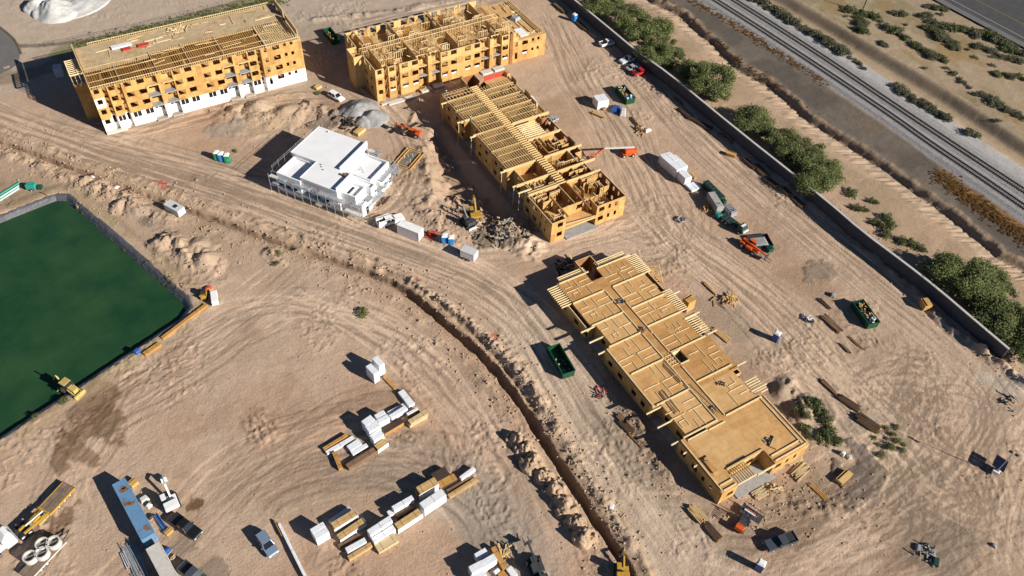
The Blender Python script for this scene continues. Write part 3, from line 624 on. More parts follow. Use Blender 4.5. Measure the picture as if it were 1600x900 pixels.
me = bpy.data.meshes.new("dirt_clods"); me.vertices.add(n*6); me.vertices.foreach_set("co", V.reshape(-1).astype(np.float32)); me.loops.add(F.size); me.loops.foreach_set("vertex_index", F.ravel().astype(np.int32)); me.polygons.add(len(F)); me.polygons.foreach_set("loop_start", np.arange(0, F.size, 3, dtype=np.int32)); me.polygons.foreach_set("loop_total", np.full(len(F), 3, np.int32)); me.update(); me.materials.append(MATS['soil'])
o = bpy.data.objects.new("dirt_clods", me); COL.objects.link(o); o["kind"] = "stuff"; tag(o, "loose dirt clods and stones strewn over the site", "clods")
# ------------------------------------------------------------------ timber buildings
rb = random.Random(21)
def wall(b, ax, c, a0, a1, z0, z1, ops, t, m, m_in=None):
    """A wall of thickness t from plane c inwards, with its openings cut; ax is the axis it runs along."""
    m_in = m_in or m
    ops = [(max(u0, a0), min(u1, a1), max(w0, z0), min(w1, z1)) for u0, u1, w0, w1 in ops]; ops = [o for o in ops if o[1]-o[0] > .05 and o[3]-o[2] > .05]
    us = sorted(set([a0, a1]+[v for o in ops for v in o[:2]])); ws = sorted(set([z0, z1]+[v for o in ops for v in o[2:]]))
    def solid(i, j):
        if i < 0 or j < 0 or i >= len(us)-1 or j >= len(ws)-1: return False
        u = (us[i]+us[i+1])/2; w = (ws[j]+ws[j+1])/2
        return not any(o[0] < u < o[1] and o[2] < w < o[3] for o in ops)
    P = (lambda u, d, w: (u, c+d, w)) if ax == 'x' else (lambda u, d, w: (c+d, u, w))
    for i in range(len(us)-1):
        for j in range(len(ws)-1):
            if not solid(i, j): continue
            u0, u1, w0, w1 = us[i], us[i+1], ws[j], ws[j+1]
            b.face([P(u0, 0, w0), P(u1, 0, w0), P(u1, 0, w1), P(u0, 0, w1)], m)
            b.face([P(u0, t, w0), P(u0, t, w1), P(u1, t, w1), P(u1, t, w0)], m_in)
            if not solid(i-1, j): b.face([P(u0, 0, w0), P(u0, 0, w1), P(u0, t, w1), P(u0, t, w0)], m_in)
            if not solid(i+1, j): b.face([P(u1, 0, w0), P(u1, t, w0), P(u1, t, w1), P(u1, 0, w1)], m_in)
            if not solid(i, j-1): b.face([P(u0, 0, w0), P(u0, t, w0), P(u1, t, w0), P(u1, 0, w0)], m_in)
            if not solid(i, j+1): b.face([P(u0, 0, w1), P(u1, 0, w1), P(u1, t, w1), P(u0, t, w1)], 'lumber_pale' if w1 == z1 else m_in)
def studs(b, p, q, z0, h, m='lumber', sp=0.6, w=0.07, d=0.11, top=True):
    p = Vector((*p, 0)); q = Vector((*q, 0)); L = (q-p).length; n = max(2, int(L/sp)+1)
    for i in range(n):
        c = p.lerp(q, i/(n-1)); b.bar((c.x, c.y, z0), (c.x, c.y, z0+h), d, w, m) if abs(q.x-p.x) < abs(q.y-p.y) else b.bar((c.x, c.y, z0), (c.x, c.y, z0+h), w, d, m)
    b.bar((p.x, p.y, z0+.03), (q.x, q.y, z0+.03), d, .06, m)
    if top: b.bar((p.x, p.y, z0+h), (q.x, q.y, z0+h), d+.05, .11, 'lumber_pale')
def truss(L, depth, m, ax='y', step=0.9, ch=0.09):
    b = MB(); P = (lambda a, z: (0, a, z)) if ax == 'y' else (lambda a, z: (a, 0, z))
    b.bar(P(0, ch/2), P(L, ch/2), ch, ch, m); b.bar(P(0, depth-ch/2), P(L, depth-ch/2), ch*1.25, ch, m)
    n = max(2, int(round(L/step))); s = L/n
    for i in range(n):
        b.bar(P(i*s, ch), P((i+.5)*s, depth-ch), ch*.8, ch*.8, m); b.bar(P((i+.5)*s, depth-ch), P((i+1)*s, ch), ch*.8, ch*.8, m)
    return b
SEG_AB = [(0, 2.4, 0), (2.4, 3.6, 1.4), (3.6, 5.8, 0), (5.8, 6.9, 1.0), (6.9, 12.4, 0), (12.4, 15.2, 1.5), (15.2, 16.3, 0), (16.3, 19, 1.5), (19, 31.4, 0), (31.4, 34.2, 1.5), (34.2, 35.3, 0), (35.3, 38, 1.5), (38, 40.5, 0), (40.5, 41.6, 1.2), (41.6, 52.6, 0)]
WIN_AB = [(1.2, 1.2), (4.7, 1.5), (8.4, 1.75), (11.4, 1.75), (13.8, 1.6), (17.7, 1.6), (20.2, 1.75), (23, 1.75), (27.3, 1.75), (30.2, 1.75), (32.7, 1.6), (36.6, 1.6), (39.2, 1.75), (42.9, .8), (45.7, 1.8), (48.1, .75), (49.9, .75)]
def facade(root, x0, y0, floors, top, mats, pitch=2.95, sill=1.0, wh=1.3, doors=(42.9,), skip_top=(), wmax=52.6, name='front_wall'):
    """The street front with its recessed balcony bays; one wall part per floor."""
    for k, f in enumerate(floors):
        b = MB(); zt = floors[k+1] if k+1 < len(floors) else top; m, mi = mats[k]
        zb = 0.0 if k == 0 else f
        if k == 0 and m == 'housewrap': zt -= .5
        if k == 1 and mats[0][0] == 'housewrap': zb -= .5
        for s0, s1, sb in SEG_AB:
            if s0 >= wmax: continue
            s1 = min(s1, wmax); ops = []
            for wx, ww in WIN_AB:
                if s0 < wx < s1:
                    h0 = f+sill+(0.35 if ww < .78 else 0); h1 = f+sill+wh
                    if k == 0 and wx in doors: h0 = f+.1; h1 = f+2.2
                    ops.append((x0+wx-ww/2, x0+wx+ww/2, h0, h1))
                    if sb == 1.5: ops.append((x0+wx+ww/2+.15, min(x0+wx+ww/2+1.0, x0+s1-.1), f+.1, f+2.2))
            if sb and not ops: ops.append((x0+s0+.2, x0+s1-.25, f+.1, f+2.2))
            wall(b, 'x', y0+sb, x0+s0, x0+s1, zb, zt, ops, .18, m, mi)
            if sb:
                wall(b, 'y', x0+s0, y0+.19, y0+sb-.001, zb, zt, [], -.16, m, mi); wall(b, 'y', x0+s1, y0+.19, y0+sb-.001, zb, zt, [], .16, m, mi)
        b.build(name, root)
def add_window(root, x, y, z, w, h, frame='white_paint'):
    f = MB(); t = .06
    f.box(x-w/2-t, x-w/2, y-.05, y+.06, z-t, z+h+t, frame); f.box(x+w/2, x+w/2+t, y-.05, y+.06, z-t, z+h+t, frame); f.box(x-w/2, x+w/2, y-.05, y+.06, z-t, z, frame); f.box(x-w/2, x+w/2, y-.05, y+.06, z+h, z+h+t, frame); f.box(x-.07, x+.07, y-.05, y+.06, z, z+h, frame)
    o = f.build("window", root); g = MB(); g.box(x-w/2, x-.07, y+.01, y+.03, z, z+h, 'glass'); g.box(x+.07, x+w/2, y+.01, y+.03, z, z+h, 'glass'); g.build("pane", o)

# ---- the four-storey block
AX, AY = 0.9, 191.4
A4 = thing("apartment_building", "four-storey timber apartment block, yellow sheathing above a white wrapped ground floor, half its roof open", "building")
FL = [1.5, 4.4, 7.35, 10.3]; TOPA = 12.5
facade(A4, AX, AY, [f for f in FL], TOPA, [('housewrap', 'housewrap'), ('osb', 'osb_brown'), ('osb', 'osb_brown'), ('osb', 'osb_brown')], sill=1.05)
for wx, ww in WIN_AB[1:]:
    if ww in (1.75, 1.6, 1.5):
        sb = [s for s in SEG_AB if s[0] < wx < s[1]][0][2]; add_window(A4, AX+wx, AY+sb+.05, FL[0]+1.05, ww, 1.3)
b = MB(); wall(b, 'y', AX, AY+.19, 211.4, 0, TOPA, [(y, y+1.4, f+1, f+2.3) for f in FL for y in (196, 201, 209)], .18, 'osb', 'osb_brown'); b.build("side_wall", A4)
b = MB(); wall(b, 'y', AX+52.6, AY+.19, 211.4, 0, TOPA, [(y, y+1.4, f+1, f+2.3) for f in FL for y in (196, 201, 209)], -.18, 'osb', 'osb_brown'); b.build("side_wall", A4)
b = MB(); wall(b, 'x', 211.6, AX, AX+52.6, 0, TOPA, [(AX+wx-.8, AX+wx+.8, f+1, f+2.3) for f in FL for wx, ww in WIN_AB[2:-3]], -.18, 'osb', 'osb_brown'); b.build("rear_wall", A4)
for f in FL:
    b = MB(); b.box(AX+.2, AX+52.4, AY+1.72, 211.3, f-.35, f-.03, 'deck'); b.build("floor_deck", A4)
for k, (s0, s1, sb) in enumerate(SEG_AB):
    if sb == 1.5:
        for f in FL[1:]:
            b = MB(); b.box(AX+s0-.1, AX+s1+.1, AY-.35, AY+sb-.02, f-.3, f-.05, 'grey' if f < 8 else 'lumber'); b.build("balcony_slab", A4)
        b = MB(); b.box(AX+s0, AX+s1, AY-.7, AY-.02, 0, .4, 'concrete'); b.build("porch_slab", A4)
b = MB(); b.box(AX-.02, AX+5, AY-.8, AY-.02, 0, .5, 'concrete_pale'); b.build("porch_slab", A4)
b = MB(); wall(b, 'x', AY-.03, AX+.05, AX+2.3, 7.3, 10.0, [(AX+.6, AX+1.8, 8.35, 9.65)], .02, 'housewrap'); b.build("house_wrap", A4)
# roof: rear deck, front run of open trusses, parapet framing
b = MB(); b.box(AX+.3, AX+16, 199.0, 211.0, 12.85, 13.07, 'deck_dust'); b.box(AX+16, AX+43.2, 201.2, 211.0, 12.85, 13.07, 'deck_dust'); b.box(AX+43.2, AX+51.8, 202.2, 211.0, 12.85, 13.07, 'deck_dust'); b.build("roof_deck", A4)
b = MB(); b.box(AX+.2, AX+16, 200.5, 211.2, 11.5, 11.6, 'osb_brown'); b.build("ceiling_deck", A4)
tl = truss(9.9, .85, 'lumber_gold', ch=.075); t0 = tl.build("roof_truss", A4, loc=(AX+.4, AY+.1, 12.28)); tp = truss(10.6, .85, 'lumber_pale'); t1 = tp.build("roof_truss", A4, loc=(AX+43.4, AY+.1, 12.28)); ts = truss(7.6, .85, 'lumber_gold', ch=.075); t2 = ts.build("roof_truss", A4, loc=(AX+.9, AY+.1, 12.28))
for i in range(2, 100):
    x = AX+.4+i*0.54
    if x > AX+52.3: break
    src = t2 if x < AX+16 else (t0 if x < AX+43.2 else t1); place(src, "roof_truss", A4, (x, AY+.1+rb.uniform(-.04, .04), 12.28))
for y in (194.0, 197.2, 200.4):
    b = MB(); b.bar((AX+.3, y, 13.2), (AX+43, y, 13.2), .16, .1, 'lumber'); b.build("blocking", A4)
for xx in (7.0, 16.0, 24, 32.5, 43.1):
    b = MB(); wall(b, 'y', AX+xx, AY+.3, 201.2 if xx > 10 else 198.8, 11.6, 13.3, [], .12, 'osb_brown'); b.build("fire_wall", A4)
for x0, y0, y1, h in ((AX+52.3, 203.2, 211.2, 1.9), (AX+52.3, 192.6, 202.0, 1.7), (AX+.1, 199.2, 211.2, 1.3)):
    b = MB(); b.box(x0, x0+.1, y0, y1, 13.08, 13.08+h, 'osb_pale'); studs(b, (x0-.12, y0), (x0-.12, y1), 13.08, h, 'lumber_pale', .5); b.build("parapet", A4)
b = MB(); studs(b, (AX+.1, AY+.2), (AX+.1, 199), 13.0, .9, 'lumber_pale', .5); b.build("parapet_frame", A4)
b = MB(); studs(b, (AX+.2, AY+.15), (AX+52.4, AY+.15), 12.55, .75, 'lumber', .54); b.build("parapet_frame", A4)
b = MB(); studs(b, (AX+3.5, 211.1), (AX+52, 211.1), 13.08, 0.6, 'lumber', .54); b.build("parapet_frame", A4)
b = MB()
for i in range(9): b.bar((AX-3.0, 199+i*.85, 13.2), (AX, 199+i*.85, 13.2), .1, .22, 'lumber_pale')
b.bar((AX-3.0, 198.9, 13.2), (AX-3.0, 206, 13.2), .12, .24, 'lumber_pale'); b.bar((AX-1.2, 198.9, 13.25), (AX-1.2, 206, 13.25), .12, .24, 'lumber_pale')
studs(b, (AX-2.9, 199), (AX-2.9, 206), 10.4, 2.6, 'lumber', .8); studs(b, (AX-2.9, 199), (AX-.05, 199), 10.4, 2.6, 'lumber', .8); b.build("stair_frame", A4)
b = MB(); wall(b, 'x', 199, AX-2.9, AX-.01, 0, 10.3, [], .15, 'osb', 'osb_brown'); wall(b, 'y', AX-2.9, 199.16, 206, 0, 10.3, [], .15, 'osb', 'osb_brown'); b.build("stair_wall", A4)
for p0, p1, p2, h, m, lab in [((173, 74), (204, 66), (206, 70), .5, 'wrap', "white wrapped lumber pack on the dusty roof deck of the four-storey block"), ((190, 76), (203, 73), (205, 77), .4, 'red_cloth', "red tarped pack beside the white pack on the four-storey roof"), ((214, 70), (231, 66), (233, 70), .4, 'red_cloth', "red tarped pack further right along the four-storey roof deck")]:
    a, c, d = at(*p0, 13.3), at(*p1, 13.3), at(*p2, 13.3); L_ = (c-a).length; w_ = (d-c).length; r = heading(a, c); ctr = (a+d)/2
    o = thing("material_pack", lab, "building material", (ctr.x, ctr.y, 13.08), r)
    q = MB(); q.box(-L_/2, L_/2, -w_/2, w_/2, .1, h, m); q.build("wrapping", o, bevel=.04); q = MB(); [q.box(x-.08, x+.08, -w_/2, w_/2, 0, .1, 'lumber') for x in (-L_/3, L_/3)]; q.build("bearer", o)
rk = random.Random(15)
for i in range(34):
    x = AX+rk.uniform(2, 50); y = rk.uniform(192.5, 200.5); a = rk.choice([0, 0, 1.57, rk.uniform(-.5, .5)]); l = rk.uniform(1, 3.2); b = MB(); z = 13.18+rk.uniform(0, .12); b.bar((x-l*math.cos(a), y-l*.5*math.sin(a), z), (x+l*math.cos(a), y+l*.5*math.sin(a), z+rk.uniform(-.5, .2)), .14, .1, rk.choice(['lumber', 'lumber_gold', 'lumber_red', 'lumber_pale'])); b.build("loose_brace", A4)
for i in range(30):
    x = AX+rk.uniform(4, 50); y = rk.uniform(203.5, 210.6); a = rk.choice([.02, .05, 1.5, rk.uniform(-.5, .5)]); l = rk.uniform(.6, 2.4); b = MB(); b.bar((x-l*math.cos(a), max(199.5, y-l*math.sin(a)), 13.15), (x+l*math.cos(a), min(210.8, y+l*math.sin(a)), 13.15), rk.uniform(.12, .4), .14, rk.choice(['lumber', 'lumber_red', 'lumber_pale', 'deck_dust'])); b.build("roof_board", A4)
rj = random.Random(5)
j = thing("scrap_pile", "heap of pale lumber offcuts by the rear edge of the four-storey roof", "scrap lumber", (0, 0, 0)); b = MB(); c = at(274, 47, 13.15)
for i in range(46):
    x, y = c.x+rj.gauss(0, 1.5), c.y+rj.gauss(0, .7); a = rj.uniform(0, 3.1); l = rj.uniform(.3, .9); z = 13.1+rj.uniform(0, .35); b.bar((x-l*math.cos(a), y-l*math.sin(a), z), (x+l*math.cos(a), y+l*math.sin(a), z+.1), .16, .1, 'lumber_pale')
b.build("offcuts", j)

# ---- the three-storey block
BX, BY = 66.5, 173.6
B3 = thing("apartment_building", "three-storey timber block with open stud walls on top, red-tinted porches and no roof", "building")
FB = [1.0, 4.0, 7.0]; TOPB = 9.6
facade(B3, BX, BY, FB, TOPB, [('osb', 'osb_brown'), ('osb', 'osb_brown'), ('osb_pale', 'osb_pale')], wmax=43.4, sill=1.1)
def facade_right(root):
    b = MB(); X1 = BX+52.6
    for f in FB[:2]: pass
    ops = [(BX+wx-ww/2, BX+wx+ww/2, f+(1.1 if ww > .8 else 1.45), f+2.35) for f in FB[:2] for wx, ww in ((45.7, 1.9), (48.3, .75), (50.1, .75))]
    wall(b, 'x', BY, BX+43.4, X1, 0, 6.75, ops, .18, 'osb', 'osb_brown'); b.build("front_wall", root)
facade_right(B3)
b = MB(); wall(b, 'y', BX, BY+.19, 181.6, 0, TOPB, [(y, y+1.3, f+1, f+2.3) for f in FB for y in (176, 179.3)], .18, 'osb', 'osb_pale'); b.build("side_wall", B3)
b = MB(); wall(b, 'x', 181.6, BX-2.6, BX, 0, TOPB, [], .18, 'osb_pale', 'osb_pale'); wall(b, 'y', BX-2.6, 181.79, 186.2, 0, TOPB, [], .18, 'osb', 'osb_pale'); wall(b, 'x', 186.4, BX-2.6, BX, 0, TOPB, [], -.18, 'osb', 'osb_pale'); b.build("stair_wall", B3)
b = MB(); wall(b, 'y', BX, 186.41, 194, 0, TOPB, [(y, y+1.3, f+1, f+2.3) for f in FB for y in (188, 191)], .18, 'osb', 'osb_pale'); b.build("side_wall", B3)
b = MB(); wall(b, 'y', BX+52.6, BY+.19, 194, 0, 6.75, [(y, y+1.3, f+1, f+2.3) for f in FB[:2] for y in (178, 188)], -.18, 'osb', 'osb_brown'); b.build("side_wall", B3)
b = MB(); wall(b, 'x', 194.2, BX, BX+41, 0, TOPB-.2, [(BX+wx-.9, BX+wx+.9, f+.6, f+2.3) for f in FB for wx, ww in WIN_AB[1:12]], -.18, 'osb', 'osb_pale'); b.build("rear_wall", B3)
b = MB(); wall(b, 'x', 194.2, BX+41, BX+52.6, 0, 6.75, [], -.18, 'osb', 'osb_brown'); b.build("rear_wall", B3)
for f in FB: b = MB(); b.box(BX+.2, BX+52.4 if f < 6 else BX+43, BY+1.72, 193.9, f-.35, f-.03, 'deck'); b.build("floor_deck", B3)
b = MB(); b.box(BX+43, BX+52.3, BY+.2, 193.9, 6.4, 6.76, 'deck_pale'); b.build("floor_deck", B3)
for s0, s1, sb in SEG_AB:
    if sb == 1.5:
        for f in FB[1:]: b = MB(); b.box(BX+s0, BX+s1, BY+.25, BY+1.5, f-.3, f-.05, 'lumber' if f > 5 else 'concrete'); b.build("balcony_slab", B3)
        b = MB(); b.box(BX+s0-.2, BX+s1+.2, BY-1.8, BY-.02, 0, .5, 'concrete_pale'); b.build("porch_slab", B3)
for x0, x1, yy in ((BX+.3, BX+9.2, BY-2.2), (BX+2, BX+11, BY-3.0)):
    b = MB(); b.box(x0, x1, yy, yy+.7, 0, .35, 'concrete_pale'); b.build("porch_slab", B3)
for s0 in (2.45, 5.85, 12.6, 16.5, 31.6, 35.5, 40.6):
    for f in FB:
        b = MB(); b.bar((BX+s0, BY+.3, f+.1), (BX+s0+.9, BY+.3, f+2.4), .1, .08, 'lumber'); b.bar((BX+s0+.9, BY+.4, f+.1), (BX+s0, BY+.4, f+2.4), .1, .08, 'lumber_red'); b.build("brace", B3)
for wx in (4.7, 8.4, 11.4, 20.2, 23, 27.3, 30.2, 39.2, 45.7):
    b = MB(); b.box(BX+wx-.75, BX+wx+.75, BY+.02, BY+.08, FB[0]+1.12, FB[0]+1.6, 'housewrap'); b.build("window_flashing", B3)
# top-floor walls: corridor pair, party walls, room partitions
zt = FB[2]; ht = TOPB-zt
for yy, x0, x1 in ((183.2, BX+.4, BX+42), (185.0, BX+.4, BX+42)):
    b = MB(); studs(b, (x0, yy), (x1, yy), zt, ht, 'lumber', .5); b.build("corridor_wall", B3)
xs = [2.5, 6.6, 12.3, 19.1, 25.2, 31.2, 38.2, 42.6]
for i, xx in enumerate(xs):
    for y0, y1 in ((BY+1.8, 183.1), (185.1, 193.8)):
        b = MB()
        if i % 2 == 0: wall(b, 'y', BX+xx, y0, y1, zt, TOPB+(.35 if rb.random() < .4 else 0), [], .12, 'osb_pale', 'osb')
        else: studs(b, (BX+xx, y0), (BX+xx, y1), zt, ht, 'lumber', .5)
        b.build("party_wall", B3)
for i in range(84):
    x = BX+rb.uniform(1, 41.5); side = rb.random() < .5; ya = BY+rb.uniform(2, 8) if side else rb.uniform(185.4, 192.5); b = MB()
    if rb.random() < .5: studs(b, (x, ya), (x+rb.uniform(1.4, 3.4), ya), zt, ht, rb.choice(['lumber', 'lumber_gold', 'lumber_pale']), .5)
    else: studs(b, (x, ya), (x, min(ya+rb.uniform(1.2, 2.8), 183 if side else 193.6)), zt, ht, rb.choice(['lumber', 'lumber_gold', 'lumber_pale']), .5)
    b.build("stud_wall", B3)
for i in range(14):
    x = BX+rb.uniform(2, 41); y = rb.choice([rb.uniform(BY+2, 182), rb.uniform(186, 192)]); a = rb.uniform(-.4, .4); b = MB(); b.bar((x, y, zt+ht-.1), (x+3*math.cos(a), y+3*math.sin(a), zt+.3), .1, .14, 'lumber_pale'); b.build("brace", B3)
for i in range(26):
    x = BX+43.6+rb.uniform(0, 8); y = rb.uniform(BY+.8, 192.5); b = MB()
    l = rb.uniform(1.5, 4.5)
    if rb.random() < .5: b.bar((x, y, 6.86), (min(x+l, BX+52), y, 6.86), .2, .16, 'lumber_pale')
    else: b.bar((x, y, 6.86), (x, min(y+l, 193), 6.86), .2, .16, rb.choice(['lumber', 'lumber_red']))
    b.build("wall_plate", B3)
b = MB(); b.box(BX+45, BX+47.6, BY+1.4, BY+5.6, 6.8, 6.95, 'housewrap'); b.build("lying_wall_panel", B3)
for off in (.4, 1.0, 1.6): b = MB(); b.bar((BX+52.3-off, BY+1, 6.9), (BX+52.3-off, 193.6, 6.9), .2, .3, 'lumber'); b.build("wall_plate", B3)
b = MB(); b.box(BX+40.6, BX+41.6, BY-.2, BY+.05, .2, TOPB+.1, 'osb_brown'); b.build("shear_panel", B3)
c = at(805, 30, 6.8); o = thing("material_pack", "grey tarped heap of supplies on the finished deck of the three-storey block", "building material", (c.x, c.y, 6.77), .4)
q = MB(); q.taper(-1.4, 1.4, -1.2, 1.2, 0, .9, .4, .5, .35, 'grey'); q.build("tarp", o, bevel=.12)

# ---- the two long wings (same plan, different stage)
def wing_walls(root, x0, y0, z0, storeys, h, wx1=20.3, m='osb'):
    X1 = x0+wx1
    def lw(x, y):  return None
    for k in range(storeys):
        zb, zt_ = (0 if k == 0 else z0+k*h), z0+(k+1)*h; f = z0+k*h
        op = lambda c, w=1.3, lo=1.0, hi=2.25: (y0+c-w/2, y0+c+w/2, f+lo, f+hi)
        segs = [(0, 12, 0), (12, 20, 1.9), (20, 35.6, 0), (35.6, 41.8, 1.9), (41.8, 55, 0)]
        wins = [(10.3, 1.3), (7.1, 1.5), (4.6, .7), (2.6, .5), (14, 1.2), (17.5, 1.2), (22.6, 1.2), (25.5, 1.4), (30, 1.4), (33.3, 1.3), (38.5, 1.3), (42.4, 1.2), (45.5, 1.4), (50, 1.3)]
        for side in (0, 1):
            b = MB()
            for s0, s1, sb in segs:
                if side: s0, s1 = (s0, s1) if sb == 0 else (s0-1.5, s1-1.5)
                ops = [op(c, w) for c, w in wins if s0+.5 < c < s1-.5]
                if sb: ops.append((y0+s0+.5, y0+s0+1.4, f+.1, f+2.1))
                if side and sb == 0: s0 = max(0, s0-1.5) if s0 else 0; s1 = s1-1.5 if s1 < 55 else s1
                cx = x0+sb if side == 0 else X1-sb
                wall(b, 'y', cx, y0+s0+(.19 if s0 == 0 else 0), y0+s1-(.19 if s1 == 55 else 0), zb, zt_, ops, .18 if side == 0 else -.18, m, 'osb_brown')
                if sb:
                    for e, tt in ((s0, -.16), (s1, .16)):
                        xa, xb = (x0+.19, x0+sb-.001) if side == 0 else (X1-sb+.001, X1-.19)
                        wall(b, 'x', y0+e, xa, xb, zb, zt_, [], tt, m, 'osb_brown')
            b.build("side_wall", root)
        b = MB()
        sops = [(x0+c-w/2, x0+c+w/2, f+1.0, f+2.25) for c, w in ((2.3, 1.4), (13.6, 1.5), (15.8, .7), (17.7, .7))]
        wall(b, 'x', y0, x0, x0+3.7, zb, zt_, sops, .18, m, 'osb_brown'); wall(b, 'x', y0, x0+12.2, X1, zb, zt_, sops, .18, m, 'osb_brown')
        wall(b, 'x', y0+3.2, x0+3.7, x0+12.2, zb, zt_, [(x0+4.4, x0+5.4, f+.1, f+2.1), (x0+8.8, x0+10.4, f+1, f+2.25)], .18, m, 'osb_brown')
        wall(b, 'y', x0+3.7, y0+.19, y0+3.19, zb, zt_, [], -.16, m, 'osb_brown'); wall(b, 'y', x0+12.2, y0+.19, y0+3.19, zb, zt_, [], .16, m, 'osb_brown'); b.build("end_wall", root)
        b = MB(); wall(b, 'x', y0+55, x0, x0+8, zb, zt_, [op2 for op2 in [(x0+2, x0+3.4, f+1, f+2.2)]], -.18, m, 'osb_brown'); wall(b, 'x', y0+55, x0+11.5, X1, zb, zt_, [], -.18, m, 'osb_brown'); b.build("end_wall", root)
    b = MB(); b.box(x0+3.9, x0+12.9, y0-1.0, y0+3.0, 0, .22, 'concrete'); b.build("porch_slab", root)
    b = MB(); b.box(x0+.2, X1-.2, y0+3.5, y0+54.8, .02, .2, 'concrete'); b.build("floor_slab", root)
# wing with joists going on
CX, CY = 79.0, 106.5
C2 = thing("apartment_building", "two-storey timber wing with rows of open floor trusses and roofless rooms at its south end", "building")
wing_walls(C2, CX, CY, .2, 2, 2.85)
b = MB(); b.box(CX+2.1, CX+18.2, CY+3.5, CY+54.7, 2.75, 3.02, 'deck'); b.box(CX+.25, CX+3.5, CY+.25, CY+3.5, 2.75, 3.02, 'deck'); b.box(CX+12.4, CX+18.2, CY+.25, CY+3.5, 2.75, 3.02, 'deck'); b.box(CX+3.6, CX+12.2, CY+.1, CY+3.1, 2.75, 3.0, 'deck_pale')
b.build("floor_deck", C2)
b = MB(); b.box(CX+3.6, CX+12.2, CY-.05, CY+.1, 2.55, 3.0, 'osb_pale'); b.bar((CX+3.8, CY+.05, 3.9), (CX+12.1, CY+.05, 3.3), .1, .1, 'lumber_pale'); b.build("balcony_front", C2)
zc = 5.9
party = [10.5, 14.6, 20.6, 28, 35.6, 42, 46.5, 51]
for yy in party:
    for x0, x1 in ((CX-.6 if yy in (14.6, 20.6, 35.6, 42) else CX+.2, CX+8.3), (CX+10.6, CX+21.4 if yy in (14.6, 20.6, 35.6) else CX+20.1)):
        b = MB(); b.box(x0, x1, CY+yy-.1, CY+yy+.1, 5.5, zc+.42, 'lumber'); wall(b, 'x', CY+yy-.09, max(x0, CX+2.1), min(x1, CX+18.2), 3.03, 5.5, [], .18, 'osb', 'osb_brown'); b.build("party_wall", C2)
for xx in (8.3, 10.5):
    b = MB(); wall(b, 'y', CX+xx, CY+3.6, CY+54.5, 3.03, zc-.02, [(CY+c, CY+c+.9, 3.03, 5.1) for c in (5, 12, 17, 23, 31, 38, 44, 49)], .14, 'osb', 'osb_brown'); b.build("corridor_wall", C2)
for y0, y1, side, k in [(20.7, 28, 0, 13), (28.1, 35.5, 0, 13), (35.7, 41.9, 0, 12), (42.1, 50.9, 0, 13), (35.7, 41.9, 1, 13), (42.1, 46.4, 1, 12), (46.6, 53, 1, 12), (51.1, 54.6, 0, 9)]:
    base = truss(y1-y0-.3, .42, 'lumber', step=.6, ch=.08); o0 = None; xs_ = [(.45 if side == 0 else 11.0)+i*(7.6 if side == 0 else 8.4)/(k-1) for i in range(k)]
    if y0 in (35.7,) and side == 0: xs_ = [x for x in xs_ if x > 2.1]
    for x in xs_:
        if o0 is None: o0 = base.build("floor_truss", C2, loc=(CX+x, CY+y0+.15, zc))
        else: place(o0, "floor_truss", C2, (CX+x+rb.uniform(-.03, .03), CY+y0+.15, zc))
    for f_ in (.33, .67):
        b = MB(); yy = CY+y0+(y1-y0)*f_; b.bar((CX+xs_[0], yy, zc+.46), (CX+xs_[-1], yy, zc+.46), .1, .05, 'lumber_pale'); b.build("strongback", C2)
cj = MB(); cj.box(-1.05, 1.05, -.04, .04, 0, .42, 'lumber'); c0 = None
for i in range(55):
    y = CY+10.6+i*.8
    if c0 is None: c0 = cj.build("corridor_joist", C2, loc=(CX+9.45, y, zc))
    else: place(c0, "corridor_joist", C2, (CX+9.45, y, zc))
jj = MB(); jj.box(-2.8, 2.8, -.06, .06, 0, .38, 'lumber_pale'); j0 = None
for i in range(9):
    y = CY+28.2+i*.72
    if j0 is None: j0 = jj.build("floor_joist", C2, loc=(CX+13.4, y, zc))
    else: place(j0, "floor_joist", C2, (CX+13.4, y, zc))
def partitions(root, x0, x1, y0, y1, z, h, n, seed, osb=.35):
    r = random.Random(seed)
    for i in range(n):
        b = MB(); x = r.uniform(x0, x1-1.2); y = r.uniform(y0, y1-1); l = r.uniform(1.2, 3.6); horiz = r.random() < .5
        e = min(x+l, x1) if horiz else min(y+l, y1)
        if r.random() < osb: wall(b, 'x' if horiz else 'y', y if horiz else x, x if horiz else y, e, z, z+h, [], .12, 'osb', 'osb_brown')
        else: studs(b, (x, y), (e, y) if horiz else (x, e), z, h, r.choice(['lumber', 'lumber_gold', 'lumber_red']), .5)
        b.build("partition", root)
partitions(C2, CX+.5, CX+8, CY+3.8, CY+14, 3.03, 2.85, 24, 3, .45); partitions(C2, CX+11, CX+19, CY+.6, CY+28, 3.03, 2.85, 46, 4, .5); partitions(C2, CX+.4, CX+3.4, CY+.6, CY+3.4, 3.03, 2.8, 3, 6)
partitions(C2, CX+2.2, CX+18, CY+28, CY+54, 3.03, 2.6, 24, 5)
for yy in (5.4, 6.0): b = MB(); b.bar((CX+.3, CY+yy+5.2, zc+.25), (CX+8.2, CY+yy+5.2, zc+.25), .22, .2, 'lumber'); b.build("beam", C2)
for xx, ya, yb in ((4.4, .4, 8), (10.4, .3, 10), (12.4, 21, 28)):
    b = MB(); b.box(CX+xx, CX+xx+.35, CY+ya, CY+yb, zc-.3, zc+.05, 'lumber_red'); b.build("beam", C2)
for yy in (12.2, 14.7, 20.4, 35.4, 42.1, 51):
    b = MB(); b.bar((CX-1.6, CY+yy, zc+.1), (CX+2, CY+yy, zc+.1), .22, .3, 'lumber_pale'); b.box(CX-1.3, CX-1.15, CY+yy-.07, CY+yy+.07, .0, zc, 'lumber'); b.build("balcony_beam", C2)
